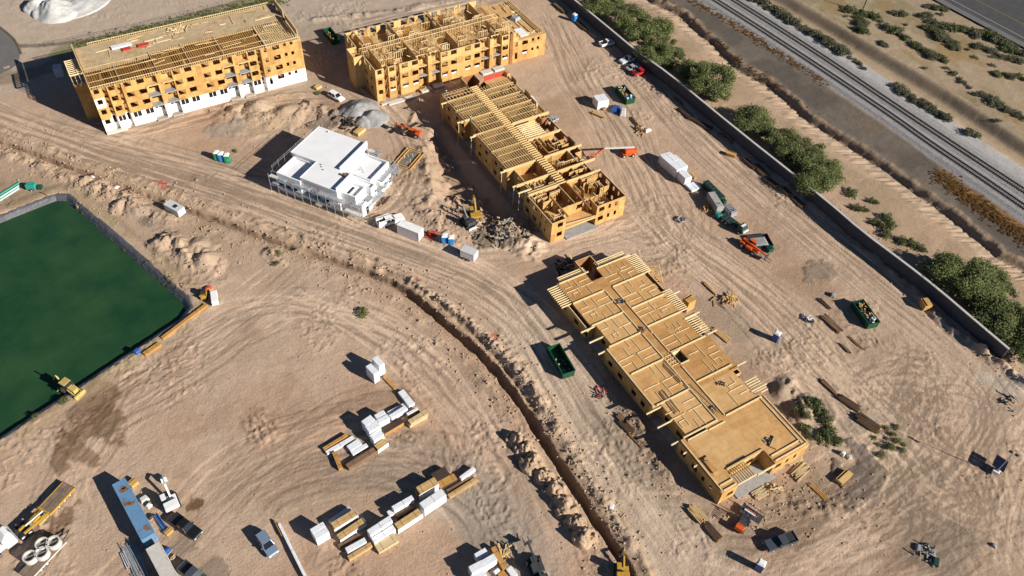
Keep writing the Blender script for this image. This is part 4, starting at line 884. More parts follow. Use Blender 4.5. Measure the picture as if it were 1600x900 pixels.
for yy, zz in ((21.5, 1.0), (36, 1.4), (40, 1.6)):
    b = MB(); b.box(CX+20.32, CX+20.42, CY+yy, CY+yy+3.2, zc-2.6, zc+zz*.4, 'osb_pale'); b.build("shear_panel", C2)
for yy in (43, 50): b = MB(); b.box(CX+20.3, CX+20.42, CY+yy, CY+yy+2.8, zc-.5, zc+1.2, 'osb_pale'); b.build("shear_panel", C2)
b = MB(); wall(b, 'x', CY+58.4, CX+8.0, CX+12, 0, 6.6, [], -.15, 'osb', 'osb_brown'); wall(b, 'y', CX+8, CY+55.02, CY+58.2, 0, 6.6, [], .15, 'osb', 'osb_brown'); wall(b, 'y', CX+12, CY+55.02, CY+58.2, 0, 6.6, [], -.15, 'osb', 'osb_brown'); b.build("stair_shaft", C2)
b = MB(); b.box(CX+13, CX+20, CY+51.5, CY+54.8, 5.95, 6.2, 'deck_pale'); b.build("floor_deck", C2)
for x0, x1 in ((13.2, 16.4), (16.6, 19.2)):
    b = MB(); b.box(CX+x0, CX+x1, CY+54.9, CY+55.05, 5.9, 7.4, 'red_cloth'); b.build("parapet_screen", C2)
b = MB(); b.box(CX+19.4, CX+20.3, CY+53.5, CY+55.2, 5.9, 7.4, 'osb'); b.build("shear_panel", C2)
# wing with its first deck down
DX, DY = 70.4, 37.4
D1 = thing("apartment_building", "low timber wing with a broad sheathed deck marked out by wall plates", "building")
wing_walls(D1, DX, DY, .3, 1, 3.15, wx1=20.6)
zd = 3.9
b = MB()
decks = [(0, 3.6, 0, 3.3, 'deck'), (12.3, 20.6, 0, 3.3, 'deck'), (0, 1.2, 3.3, 12, 'deck_orange'), (1.2, 10.6, 3.3, 9.2, 'deck_pale'), (1.2, 6, 9.2, 11.1, 'deck_pale'), (6, 10.6, 9.2, 12, 'deck'), (10.6, 20.6, 3.3, 12, 'deck'), (1.9, 8.9, 12, 20, 'deck_pale'), (0, 8.9, 20, 35.6, 'deck'), (1.9, 8.9, 35.6, 41.8, 'deck_pale'), (0.9, 8.9, 41.8, 48.6, 'deck'), (1.1, 8.0, 48.6, 55, 'deck_orange'),
         (8.9, 10.9, 12, 48.6, 'deck_orange'), (8.0, 10.9, 48.6, 52, 'deck_orange'), (10.9, 20.6, 12, 13.0, 'deck'), (10.9, 19, 13, 19.5, 'deck_pale'), (13.2, 20.6, 19.5, 29, 'deck_orange'), (10.9, 13.2, 19.5, 25.4, 'deck_orange'), (10.9, 13.2, 28.7, 34.5, 'deck_orange'), (13.2, 19, 29, 34.5, 'deck_orange'), (10.9, 19.4, 34.5, 41.5, 'deck'), (10.9, 19.2, 41.5, 48.6, 'deck'), (10.9, 18.3, 48.6, 55, 'deck_orange')]
for x0, x1, y0, y1, m in decks:
    b = MB(); b.box(DX+x0, DX+x1, DY+y0, DY+y1, 3.48, zd, m); b.build("floor_deck", D1)
def plate(pts, w=.12, h=.10, m='lumber_pale'):
    b = MB()
    for p, q in zip(pts[:-1], pts[1:]): b.bar((DX+p[0], DY+p[1], zd+h/2+.003), (DX+q[0], DY+q[1], zd+h/2+.003), w, h, m)
    b.build("wall_plate", D1)
for y in (12.1, 20.1, 28.2, 35.7, 41.8, 48.6, 54.6):
    plate([(1 if y < 50 else 1.4, y), (8.8, y)], .22, .24, 'lumber_pale'); plate([(11, y+(.6 if 13 < y < 40 else 0)), (19.8, y+(.6 if 13 < y < 40 else 0))], .22, .24, 'lumber_pale')
for xx, y0, y1 in ((8.9, 12, 20), (8.9, 20.4, 28), (8.9, 28.4, 35.4), (8.9, 36, 48.3), (10.9, 12.2, 25), (10.9, 29, 34), (10.9, 34.6, 48.4), (.3, 20.2, 35.4), (.3, .4, 11.8), (20.3, .4, 12), (19.4, .8, 12)): plate([(xx, y0), (xx, y1)], .2, .2)
for yy, x0, x1 in ((.4, 12.6, 20), (1.5, 12.6, 19.4), (.35, .5, 3.4), (1.4, .6, 3.4), (11.2, 6.2, 10)): plate([(x0, yy), (x1, yy)], .2, .2)
rp_ = random.Random(77)
units = [(1.2, 8.8, 12.2, 20, 0), (.5, 8.8, 20.2, 28.1, 0), (.5, 8.8, 28.3, 35.6, 0), (2, 8.8, 35.8, 41.7, 0), (1, 8.8, 41.9, 48.5, 0), (1.3, 8, 48.7, 54.5, 0), (11, 18.9, 12.2, 20, 1), (13.3, 20, 20.2, 28.6, 1), (11, 18.8, 29, 35.6, 1), (11, 19.2, 36.4, 41.7, 1), (11, 19, 41.9, 48.5, 1), (11, 18, 48.7, 54.5, 1)]
for x0, x1, y0, y1, mir in units:
    fx = (lambda u: x1-(x1-x0)*u) if mir == 0 else (lambda u: x0+(x1-x0)*u)
    fy = (lambda v: y0+(y1-y0)*v) if rp_.random() < .5 else (lambda v: y1-(y1-y0)*v)
    for seg in ([(.0, .48), (.46, .48)], [(.46, .48), (.46, .06)], [(.55, .48), (.98, .48)], [(.28, .5), (.28, .97)], [(.46, .74), (.46, .97)], [(.62, .62), (.82, .62), (.82, .8)], [(.62, .5), (.62, .8)], [(.72, .02), (.72, .3)], [(.72, .3), (.98, .3)], [(.05, .24), (.42, .24)]):
        if rp_.random() < .82:
            o = rp_.uniform(-.04, .04); plate([(fx(u+o), fy(v)) for u, v in seg])
# stair opening, joist stubs, balcony beams
b = MB(); b.box(DX+11.0, DX+13.1, DY+25.5, DY+25.65, 2.2, zd+.25, 'lumber_pale'); b.box(DX+11.0, DX+13.1, DY+28.45, DY+28.6, 2.2, zd+.25, 'lumber_pale'); b.box(DX+10.95, DX+11.1, DY+25.66, DY+28.44, 2.2, zd+.25, 'lumber'); b.build("stair_curb", D1)
for i in range(4):
    for k in range(3): plate([(9.2+k*.6, 26+i*.8), (9.7+k*.6, 26+i*.8), (9.7+k*.6, 26.5+i*.8)], .1, .12)
st = MB(); st.box(0, 3.0, -.06, .06, 0, .36, 'lumber_pale'); s0 = None
for i in range(11):
    loc = (DX-1.6, DY+48.9+i*.56, 3.52)
    if s0 is None: s0 = st.build("joist_end", D1, loc=loc)
    else: place(s0, "joist_end", D1, loc)
for i in range(12): place(s0, "joist_end", D1, (DX+18.3, DY+48.9+i*.5, 3.52))
for i in range(13): place(s0, "joist_end", D1, (DX+18.6, DY+36.5+i*.5, 3.52))
for i in range(10): place(s0, "joist_end", D1, (DX+19.2, DY+30+i*.55, 3.2))
for i in range(7): place(s0, "joist_end", D1, (DX+19.4, DY+13+i*.55, 3.4))
for y in (12.1, 16.2, 19.6, 35.4, 38.6, 41.6, 9.6, 6.6):
    l = 1.7 if y > 10 else .9; b = MB(); b.bar((DX-l, DY+y, 3.62), (DX+2, DY+y, 3.62), .18, .34, 'lumber_pale'); b.build("balcony_beam", D1)
for y in (14, 20, 29, 34.5, 41): b = MB(); b.bar((DX+18.6, DY+y, 3.75), (DX+23.0, DY+y, 3.75), .18, .3, 'lumber_pale'); b.build("balcony_beam", D1)
for k in range(3):
    b = MB(); b.bar((DX+2+k*.02, DY+55.4+k*.5, 3.6), (DX+8.6, DY+55.4+k*.5, 3.6), .14, .3, 'lumber_pale'); b.bar((DX+11.5, DY+55.4+k*.5, 3.6), (DX+19.2, DY+55.4+k*.5, 3.6), .14, .3, 'lumber_pale'); b.build("edge_joist", D1)
b = MB(); wall(b, 'x', DY+58.6, DX+8.0, DX+12, 0, 3.9, [], -.15, 'osb', 'osb_brown'); wall(b, 'y', DX+8, DY+55.02, DY+58.4, 0, 3.9, [], .15, 'osb', 'osb_brown'); wall(b, 'y', DX+12, DY+55.02, DY+58.4, 0, 3.9, [(DY+56, DY+57.2, 0, 2.2)], -.15, 'osb', 'osb_brown'); b.build("stair_shaft", D1)
b = MB()
for i in range(8): b.bar((DX+4.1+i*.5, DY+.15, 3.6), (DX+4.1+i*.5, DY+3.2, 3.6), .1, .36, 'lumber')
b.bar((DX+3.7, DY+.1, 3.6), (DX+8.2, DY+.1, 3.6), .14, .4, 'lumber_pale'); b.bar((DX+3.7, DY+3.3, zd+.1), (DX+12.2, DY+3.3, zd+.1), .3, .25, 'lumber'); b.bar((DX+8.1, DY-.1, 3.6), (DX+12.3, DY-.1, 3.6), .2, .5, 'osb_pale' if 0 else 'lumber_pale'); b.build("porch_joists", D1)
b = MB(); b.bar((DX+1.4, DY+11.3, zd+.1), (DX+6, DY+11.3, zd+.1), .2, .3, 'lumber_pale'); b.build("slot_curb", D1)
b = MB()
for i in range(12): b.bar((DX+4.2+i*.36, DY+3.5, zd+.1), (DX+4.4+i*.36, DY+3.9, zd+.1), .1, .12, 'dark'); 
b.build("hanger_row", D1)
b = MB(); b.taper(DX+20.7, DX+22.4, DY+32, DY+34.2, 0, 3.3, .0, .3, .2, 'osb'); b.build("stair_landing", D1)
for n_, (px, py, L_, W_, lab) in enumerate([(1109.5, 727, 3.2, 1.1, "short stack of orange floor panels on the south-west corner of the low deck"), (1211, 692, 2.6, 1.3, "pale plywood stack beside dark tools near the south-east corner of the low deck")]):
    c = at(px, py, zd+.1); o = thing("panel_stack", lab, "building material", (c.x, c.y, zd), 1.55 if n_ == 0 else .5); q = MB(); q.box(-L_/2, L_/2, -W_/2, W_/2, .06, .32, 'deck_orange' if n_ == 0 else 'deck_pale'); q.build("panels", o); q = MB(); [q.box(x-.06, x+.06, -W_/2, W_/2, 0, .06, 'lumber') for x in (-.9, .9)]; q.build("bearer", o)
def toolpile(px, py, z, lab, seed, n=22, s=.7, cat="tools"):
    c = at(px, py, z); o = thing("tool_pile", lab, cat, (c.x, c.y, z)); r = random.Random(seed); b = MB()
    for i in range(n):
        x, y = r.gauss(0, s*.5), r.gauss(0, s*.5); a = r.uniform(0, 3.1); l = r.uniform(.1, .5); b.bar((x-l*math.cos(a), y-l*math.sin(a), .06+r.uniform(0, .2)), (x+l*math.cos(a), y+l*math.sin(a), .1+r.uniform(0, .35)), .14, .12, r.choice(['dark', 'grey', 'dark_steel', 'rust']))
    b.build("tools", o)
toolpile(970, 472, zd, "heap of grey tools in the corridor at the north end of the low deck", 1, 16, .8)
toolpile(1003, 515, zd, "small dark tool bag halfway along the corridor of the low deck", 2, 14, .6)
toolpile(1115, 638, zd, "coil of dark hose where the corridor of the low deck ends", 3, 14, .5)
toolpile(1201, 689, zd, "black tools beside the pale plywood stack on the low deck", 4, 10, .45)
toolpile(1103, 719, zd, "black nail gun case next to the orange panel stack on the low deck", 5, 8, .35)
toolpile(1128, 600, zd, "dark toolboxes among the plates on the east side of the low deck", 6, 12, .6)
for n_, (pa, pb, k, lab) in enumerate([((1035, 612), (1060, 645), 5, "brown lumber lengths lying across the west side of the low deck"), ((1038, 568), (1065, 596), 4, "loose lumber lengths laid along the corridor of the low deck"), ((1073, 600), (1120, 645), 4, "long boards laid down the south corridor of the low deck")]):
    a, c = at(*pa, zd), at(*pb, zd); o = thing("loose_boards", lab, "lumber", ((a.x+c.x)/2, (a.y+c.y)/2, zd), heading(a, c)); L_ = (c-a).length
    for i in range(k):
        q = MB(); s = rb.uniform(-.4, .4); q.box(-L_/2+s, L_/2+s, -.09, .09, 0, .12, rb.choice(['lumber', 'lumber_red', 'boards_brown'])); q.build("board", o, loc=(0, (i-k/2)*.3, .002), rz=rb.uniform(-.02, .02))

# ---- white-roofed clubhouse (own axes: u towards the south-east, v towards the south-west)
o_e = at(499, 197, 6.5); RE = R(-56.37)
E1 = thing("clubhouse", "white-roofed single-storey building with stepped flat roofs and parapets", "building", (o_e.x, o_e.y, 0), RE)
# local x = u, local y = -v
def eblock(x0, x1, v0, v1, zt, par=.45, roofm='membrane', name='roof'):
    b = MB(); b.box(x0, x1, -v1, -v0, 0, zt-.3, 'white'); b.build("wall", E1)
    b = MB(); b.box(x0, x1, -v1, -v0, zt-.298, zt, roofm); b.build("roof", E1)
    if par:
        t = .28; b = MB()
        b.box(x0-.02, x1+.02, -v1-.02, -v1+t, zt-.4, zt+par, 'membrane'); b.box(x0-.02, x1+.02, -v0-t, -v0+.02, zt-.4, zt+par, 'membrane')
        b.box(x0-.02, x0+t, -v1+t, -v0-t, zt-.4, zt+par, 'membrane'); b.box(x1-t, x1+.02, -v1+t, -v0-t, zt-.4, zt+par, 'membrane'); b.build("parapet", E1)
eblock(0, 13.8, 0, 11.4, 6.4, 0); eblock(7.3, 17.2, 11.41, 17.9, 6.4, 0)
b = MB(); b.box(13.55, 13.82, -11.4, 0, 6.401, 7.2, 'membrane'); b.build('parapet', E1); b = MB(); b.box(16.95, 17.22, -17.9, -11.41, 6.401, 7.2, 'membrane'); b.build('parapet', E1)
eblock(.7, 7.28, 11.41, 18.3, 4.9, .6, 'membrane'); eblock(13.83, 21.3, 2.6, 10.4, 5.0, .7); eblock(17.23, 22.6, 10.45, 12.4, 4.8, .4); eblock(17.23, 21.2, 12.45, 16.6, 4.7, .6)
eblock(21.34, 22.3, 3.4, 8.4, 4.0, .0); eblock(13.83, 17.2, 10.42, 11.4, 5.3, 0); eblock(21.24, 23.0, 12.8, 17.2, 3.4, .25)
for x0, x1, v0, v1, z in ((0, 13.8, 0, 11.4, 6.4), (7.3, 17.2, 11.41, 17.9, 6.4)):
    b = MB(); b.box(x0-.12, x1+.12, -v1-.12, -v1, z-.35, z+.06, 'membrane'); b.box(x0-.12, x0, -v1, -v0, z-.35, z+.06, 'membrane'); b.build("eave_trim", E1)
b = MB(); b.box(18.2, 18.9, -15.9, -13.3, 4.7, 4.73, 'dark'); b.build("roof_opening", E1)
b = MB(); b.box(.1, 3.0, -.7, -.3, 6.4, 6.46, 'membrane'); b.build("roof_seam", E1)
for i, (uu, vv) in enumerate(((3, .9), (9.5, 12.5), (10.4, 13.2), (8.9, 11.9))):
    b = MB(); b.cyl((uu, -vv, 6.4), (uu, -vv, 6.65), .14, 'rust' if i == 0 else 'grey'); b.build("roof_vent", E1)
for i in range(9):
    b = MB(); x, y = 16.2+rb.uniform(0, 2.2), -rb.uniform(6.2, 8.8); b.cyl((x, y, 5.0), (x, y, 5.4), .06, 'pale_grey'); b.build("vent_pipe", E1)
for uu in (1.5, 3.5, 5.5, 9, 11.5, 14): b = MB(); b.box(uu-.6, uu+.6, -18.36 if uu < 7 else -17.97, -18.29 if uu < 7 else -17.89, 1.0, 2.6, 'glass'); b.build("window", E1)
for vv in (4, 6.2): b = MB(); b.box(22.3, 22.36, -vv-.5, -vv+.5, .9, 2.3, 'glass'); b.build("window", E1)
b = MB(); b.box(23.0, 23.05, -15.5, -14.5, .05, 2.1, 'dark'); b.build("door", E1)
c = at(538, 275, 6.4); o = thing("crate", "small rusty red crate on the white clubhouse roof", "crate", (c.x, c.y, 6.4), RE); q = MB(); q.box(-.45, .45, -.35, .35, .08, .6, 'rust'); q.build("box", o); q = MB(); [q.box(x-.06, x+.06, -.35, .35, 0, .08, 'lumber') for x in (-.3, .3)]; q.build("skid", o)
def scaffold(name_label, P0, P1, depth, h, bays, seed):
    """P0, P1 in clubhouse axes (u, v)"""
    o = thing("scaffold", name_label, "scaffold", (o_e.x, o_e.y, 0), RE); a = Vector((P0[0], -P0[1], 0)); c = Vector((P1[0], -P1[1], 0)); d = (c-a); n = Vector((d.y, -d.x, 0)).normalized()*depth; r = random.Random(seed)
    for i in range(bays+1):
        p = a+d*(i/bays)
        for k in (0, 1):
            q_ = p+n*k; b = MB(); b.cyl((q_.x, q_.y, 0), (q_.x, q_.y, h+1), .055, 'galv', n=6); b.build("standard", o)
        b = MB()
        for z in (2.0, h): b.cyl((p.x, p.y, z), (p.x+n.x, p.y+n.y, z), .045, 'galv', n=5)
        b.build("transom", o)
    for z in (2.0, h, h+.95):
        for k in (0, 1):
            if z > h and k == 0: continue
            s = a+n*k; e = c+n*k; b = MB(); b.cyl((s.x, s.y, z), (e.x, e.y, z), .045, 'galv', n=5); b.build("ledger", o)
    for i in range(bays):
        for z in (2.05, h+.05):
            if r.random() < .8:
                p = a+d*(i/bays); q_ = a+d*((i+1)/bays); b = MB(); b.hexa([tuple(v) for v in (p+Vector((0, 0, z)), q_+Vector((0, 0, z)), q_+n+Vector((0, 0, z)), p+n+Vector((0, 0, z)), p+Vector((0, 0, z+.06)), q_+Vector((0, 0, z+.06)), q_+n+Vector((0, 0, z+.06)), p+n+Vector((0, 0, z+.06)))], r.choice(['galv', 'pale_grey', 'galv'])); b.build("platform", o)
        p = a+d*(i/bays)+n; q_ = a+d*((i+1)/bays)+n; b = MB(); b.cyl((p.x, p.y, 0), (q_.x, q_.y, 2) if i % 2 else (q_.x, q_.y, h), .04, 'galv', n=5); b.build("brace", o)
scaffold("long run of grey tube scaffold along the shaded front of the clubhouse", (-1.0, 19.3), (23.5, 18.9), -1.2, 4.3, 11, 1)
scaffold("short scaffold bays on the sunny east side of the clubhouse", (23.4, 17.0), (24.0, 9.0), -1.2, 3.6, 4, 2)
scaffold("scaffold by the clubhouse corner that faces the round footing form", (22.9, 8.0), (22.6, .5), -1.2, 4.0, 4, 3)
scaffold("small scaffold tower behind the upper roof step of the clubhouse", (14.6, 1.4), (17.8, 1.6), -1.2, 5.4, 2, 4)
b = MB(); o = thing("guard_rail", "thin white guard rail along the shaded west edge of the clubhouse roof", "railing", (o_e.x, o_e.y, 0), RE)
for i in range(8): b.cyl((-.5, -2-i*2.3, 5.0), (-.5, -2-i*2.3, 7.0), .035, 'galv', n=5)
b.build("post", o); b = MB(); b.cyl((-.5, -2, 6.9), (-.5, -18.2, 6.9), .03, 'galv', n=5); b.cyl((-.5, -2, 6.4), (-.5, -18.2, 6.4), .03, 'galv', n=5); b.cyl((-.5, -2, 5.05), (.05, -2, 5.05), .03, 'galv', n=5); b.cyl((-.5, -18.1, 5.05), (.72, -18.1, 5.05), .03, 'galv', n=5); b.build("rail", o)
# ------------------------------------------------------------------ boundary wall, rail corridor, highway
def sweep(name, P, prof, m, parent=None, closed=True):
    """prof: (offset to the right of travel, z) points swept along the line P"""
    b = MB(); n = len(prof); k = b.mi(m); P = [Vector((p[0], p[1])) for p in P]
    for i, p in enumerate(P):
        d = (P[min(i+1, len(P)-1)]-P[max(i-1, 0)]).normalized(); r = Vector((d.y, -d.x))
        for o, z in prof: b.v.append((p.x+r.x*o, p.y+r.y*o, z))
    for i in range(len(P)-1):
        for j in range(n if closed else n-1):
            j2 = (j+1) % n; b.f.append((i*n+j, (i+1)*n+j, (i+1)*n+j2, i*n+j2)); b.m.append(k)
    if closed: b.f.append(tuple(range(n))); b.m.append(k); b.f.append(tuple(reversed(range((len(P)-1)*n, len(P)*n)))); b.m.append(k)
    return b.build(name, parent)
WL = [at(px, py, 3.6).xy for px, py in [(880, -14), (899, 0), (960, 50), (992, 77), (1050, 118), (1115, 172), (1182, 226), (1200, 240), (1292, 313), (1350, 363), (1415, 411), (1465, 450), (1520, 497), (1577, 545)]]
WL = [WL[0]+Vector((-2, 40))]+WL; WL = smooth_line(WL, 1)
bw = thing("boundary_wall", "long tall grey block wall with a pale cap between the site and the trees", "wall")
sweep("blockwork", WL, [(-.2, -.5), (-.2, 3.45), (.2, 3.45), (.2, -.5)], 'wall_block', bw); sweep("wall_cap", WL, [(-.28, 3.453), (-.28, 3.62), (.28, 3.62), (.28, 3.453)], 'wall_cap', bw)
T1 = [at(px, py, .5).xy for px, py in [(1119, 0), (1200, 51.5), (1300, 117), (1400, 184), (1452, 222), (1530, 274), (1600, 322)]]
T2 = [at(px, py, .5).xy for px, py in [(1148, 0), (1200, 32.5), (1300, 97), (1400, 165), (1487, 223), (1540, 258), (1600, 297)]]
def extend(P, a=160, c=160):
    d0 = (P[0]-P[1]).normalized(); d1 = (P[-1]-P[-2]).normalized(); return [P[0]+d0*a]+P+[P[-1]+d1*c]
T1 = smooth_line(extend(T1), 3); T2 = smooth_line(extend(T2), 3)
mid = [(a+c)/2 for a, c in zip(T1, T2)]
struct(sweep("railway_bed", mid, [(-8.2, -.4), (-5.6, .32), (-.9, .34), (0, .16), (.9, .34), (5.4, .32), (8.0, -.4)], 'ballast', closed=False))
for T, lab in ((T1, "railway track on the side nearer the trees, dark rails on grey ballast"), (T2, "railway track on the side nearer the highway, dark rails on grey ballast")):
    o = thing("railway_track", lab, "railway track")
    for off in (-.76, .76): sweep("rail", T, [(off-.07, .36), (off-.07, .58), (off+.07, .58), (off+.07, .36)], 'rail_steel', o)
    b = MB(); acc = 0
    for a, c in zip(T[:-1], T[1:]):
        L_ = (c-a).length; d = (c-a).normalized(); r = Vector((d.y, -d.x)); s = acc
        while s < L_:
            p = a+d*s; q0 = p-r*1.3; q1 = p+r*1.3
            if -60 < p.y < 260: b.bar((q0.x, q0.y, .36), (q1.x, q1.y, .36), .26, .14, 'sleeper')
            s += .65
        acc = s-L_
    s_ = b.build("sleepers", o); s_["kind"] = "stuff"
RD0 = at(1475, 0); RD1 = at(1600, 66)
d = (RD1-RD0).xy.normalized(); RL = [Vector((RD0.x-.7, RD0.y))-d*300, Vector((RD0.x-.7, RD0.y))+d*400]
def strip(name, o0, o1, z, m): o = sweep(name, RL, [(-o1, z-.1), (-o1, z), (-o0, z), (-o0, z-.1)], m); return struct(o)
strip("road_shoulder", -2.6, 0.0, 0.30, 'asphalt_pale'); strip("road", 0.003, 26, 0.30, 'asphalt')
for o0, o1, z, m in ((2.4, 2.62, .306, 'road_line'), (9.8, 9.95, .306, 'road_yellow'), (10.2, 10.35, .306, 'road_yellow')):
    strip("road_marking", o0, o1, z, m)
# asphalt apron at the far west
ap = [at(px, py).xy for px, py in [(-60, 30), (-10, 38), (10, 52), (25, 66), (32, 85), (28, 102), (0, 118), (-60, 140)]]
b = MB(); b.prism([(p.x, p.y) for p in smooth_line(ap+ap[:1], 2)[::-1]], -.3, .12, 'asphalt_pale'); struct(b.build("paved_apron"))
kerb = [at(px, py).xy for px, py in [(-60, 28), (-10, 36), (10, 50), (26, 65), (34, 85)]]
struct(sweep("kerb", smooth_line(kerb, 2), [(-.25, -.1), (-.25, .27), (.25, .27), (.25, -.1)], 'soil_dark'))
# ------------------------------------------------------------------ trees and scrub
def leaf_cloud(name, clumps, nleaf, size, m, seed, flat=1.0):
    r = np.random.default_rng(seed); V = []; k = 0
    for (cx, cy, cz, rad) in clumps:
        n = int(nleaf*rad*rad)
        d = r.normal(size=(n, 3)); d /= np.linalg.norm(d, axis=1)[:, None]; rr = rad*(0.55+0.5*r.random(n))[:, None]; rr[r.random(n) < .3] *= 1.35
        c = np.array([cx, cy, cz])+d*rr*np.array([1, 1, flat])
        a = r.normal(size=(n, 3)); a /= np.linalg.norm(a, axis=1)[:, None]; bb = np.cross(a, d+0.35*r.normal(size=(n, 3))); bb /= np.linalg.norm(bb, axis=1)[:, None]+1e-9
        s = size*(.6+.8*r.random(n))[:, None]; V.append(np.stack([c-a*s, c+bb*s*.55, c+a*s, c-bb*s*.55], 1))
    V = np.concatenate(V).reshape(-1, 3); n = len(V)//4
    me = bpy.data.meshes.new(name); me.vertices.add(len(V)); me.vertices.foreach_set("co", V.ravel().astype(np.float32)); me.loops.add(n*4); me.loops.foreach_set("vertex_index", np.arange(n*4, dtype=np.int32)); me.polygons.add(n)
    me.polygons.foreach_set("loop_start", np.arange(0, n*4, 4, dtype=np.int32)); me.polygons.foreach_set("loop_total", np.full(n, 4, np.int32)); me.update(); me.materials.append(MATS[m])
    return me
def limbs(clumps, m='bark', base=.22):
    b = MB(); r = random.Random(1)
    b.cyl((0, 0, -.3), (.1, .05, 1.3), base, m, base*.75, n=8)
    for cx, cy, cz, rad in clumps[::2]:
        e = Vector((cx, cy, cz)); mdl = Vector((cx*.45+.1, cy*.45, 1.3+(cz-1.3)*.55)); b.cyl((.1, .05, 1.25), mdl, base*.5, m, base*.32, n=6); b.cyl(mdl, e, base*.32, m, base*.12, n=5)
    return b.mesh("trunk")
def tree_kind(seed, R_, H_, n, m):
    r = random.Random(seed); cl = []
    for i in range(n):
        a = r.uniform(0, 6.28); q = R_*math.sqrt(r.random())*.82; z = H_*(.42+.5*r.random()*(1-.55*(q/R_)**2)); cl.append((q*math.cos(a), q*math.sin(a), z, r.choice([.5, .8, 1.0, 1.5])*r.uniform(.8, 1.15)*R_/4))
    return limbs(cl), leaf_cloud("crown", cl, 340, .165, m, seed, .75)
TK = [tree_kind(3, 4.2, 5.6, 26, 'leaf'), tree_kind(4, 3.6, 5.0, 22, 'leaf_olive'), tree_kind(6, 4.6, 6.2, 30, 'leaf'), tree_kind(8, 3.2, 4.2, 18, 'leaf_dark')]
def tree(px, py, k, s, lab, seed):
    c = at(px, py, 2.6*s); o = thing("desert_tree", lab, "tree", (c.x, c.y, min(0, ground_z(c.x, c.y))), seed*1.7, "trees beyond the boundary wall"); s *= 1.5; o.scale = (s, s*random.Random(seed).uniform(.9, 1.1), s*.7*random.Random(seed+9).uniform(.85, 1.15))
    for nm, me_ in (("trunk", TK[k][0]), ("crown", TK[k][1])):
        q = bpy.data.objects.new(nm, me_); COL.objects.link(q); q.parent = o
TREES = [(938, 14, 0, .95, "tree at the very top of the row beyond the wall"), (968, 10, 1, 1.0, "olive tree second from the top of the row beyond the wall"), (988, 42, 2, 1.05, "large tree by the wall opposite the lone white pickup"),
 (1022, 50, 0, 1.0, "tree behind the big one opposite the lone white pickup"), (1040, 66, 1, .8, "olive tree on the outer side of the upper clump"), (1024, 86, 2, .8, "tree hard against the wall above the parked red pickup"), (1054, 84, 3, .75, "small dark tree at the lower outer edge of the upper clump"),
 (1050, 100, 3, .6, "low dark tree in the gap before the big round tree"), (1090, 112, 0, .85, "tree hugging the wall beside the big round tree"), (1110, 130, 2, 1.1, "big round tree standing alone between two gaps in the row"), (1120, 150, 1, .7, "olive tree on the lower flank of the big round tree"),
 (1182, 192, 0, .95, "tree at the upper end of the middle clump"), (1196, 204, 3, .7, "small dark tree next to the upper end of the middle clump"), (1222, 228, 2, .8, "shaded tree against the wall in the middle clump"), (1258, 236, 1, .95, "olive tree in the heart of the middle clump"),
 (1280, 266, 2, .95, "bright tree at the sunny outer edge of the middle clump"), (1268, 284, 0, .8, "last tree at the lower end of the middle clump"), (1242, 254, 3, .9, "dark tree between the wall and the bright tree of the middle clump"),
 (1480, 420, 1, .95, "olive tree at the upper end of the lower clump"), (1506, 438, 2, 1.0, "large bright tree of the lower clump nearest the wall"), (1536, 432, 0, .85, "tree on the outer side of the lower clump"), (1560, 446, 3, .9, "dark tree furthest from the wall in the lower clump"),
 (1568, 502, 0, .95, "tree beside the end of the wall"), (1592, 512, 2, .9, "tree cut by the frame beside the end of the wall"), (1592, 545, 3, .8, "dark tree just past the end of the wall"), (1530, 468, 3, .8, "dark tree in the shade between the lower clump and the wall end")]
for i, t in enumerate(TREES): tree(t[0], t[1], t[2], t[3], t[4], i+1)
def shrub_kind(seed, m, n=7):
    r = random.Random(seed); cl = []
    for i in range(n): cl.append((r.uniform(-.55, .55), r.uniform(-.55, .55), r.uniform(.15, .55), r.uniform(.25, .45)))
    return leaf_cloud("desert_shrub", cl, 420, .11, m, seed, .8)
SK = [shrub_kind(1, 'leaf_sage'), shrub_kind(2, 'leaf_sage', 9), shrub_kind(3, 'leaf_olive'), shrub_kind(4, 'leaf_dark', 9), shrub_kind(5, 'leaf_dry', 6)]
rs = random.Random(9)
def shrub(px, py, s, k, lab, group, jit=True):
    c = at(px, py, .3*s); o = bpy.data.objects.new("desert_shrub", SK[k]); COL.objects.link(o); z = ground_z(c.x, c.y); o.location = (c.x, c.y, z-.08); o.rotation_euler = (0, 0, rs.uniform(0, 6)); q = s*rs.uniform(.8, 1.2); o.scale = (q*rs.uniform(.85, 1.3), q, q*rs.uniform(.75, 1.05)); tag(o, lab, "shrub", group)
def shrub_run(p0, p1, n, s, lab, group, ks=(0, 1), wob=4):
    for i in range(n):
        t = (i+.5)/n; shrub(p0[0]+(p1[0]-p0[0])*t+rs.gauss(0, wob), p0[1]+(p1[1]-p0[1])*t+rs.gauss(0, wob*.6), s*rs.uniform(.7, 1.25), rs.choice(ks), lab, group)
Z4 = lambda x, y: (1200+x/4, y/4)
shrub_run(Z4(-120, -40), Z4(500, 330), 54, 1.9, "grey-green shrub in the dense row along the highway side of the ballast", "shrubs in the upper row beside the ballast", wob=2.6)
shrub_run(Z4(500, 345), Z4(620, 430), 8, 1.0, "pale shrub in the thin middle stretch of the row beside the ballast", "shrubs in the thin stretch beside the ballast", wob=1.8)
shrub_run(Z4(790, 530), Z4(1140, 750), 26, 1.7, "grey-green shrub in the lower row beside the ballast", "shrubs in the lower row beside the ballast", wob=2.4)
shrub(*Z4(1280, 830), 2.2, 1, "lone round shrub below the lower row beside the ballast", None)
shrub_run(Z4(480, 75), Z4(690, 105), 10, 1.8, "dark shrub beside the foot of the utility pole", "shrubs round the utility pole", (1, 3), 2.2)
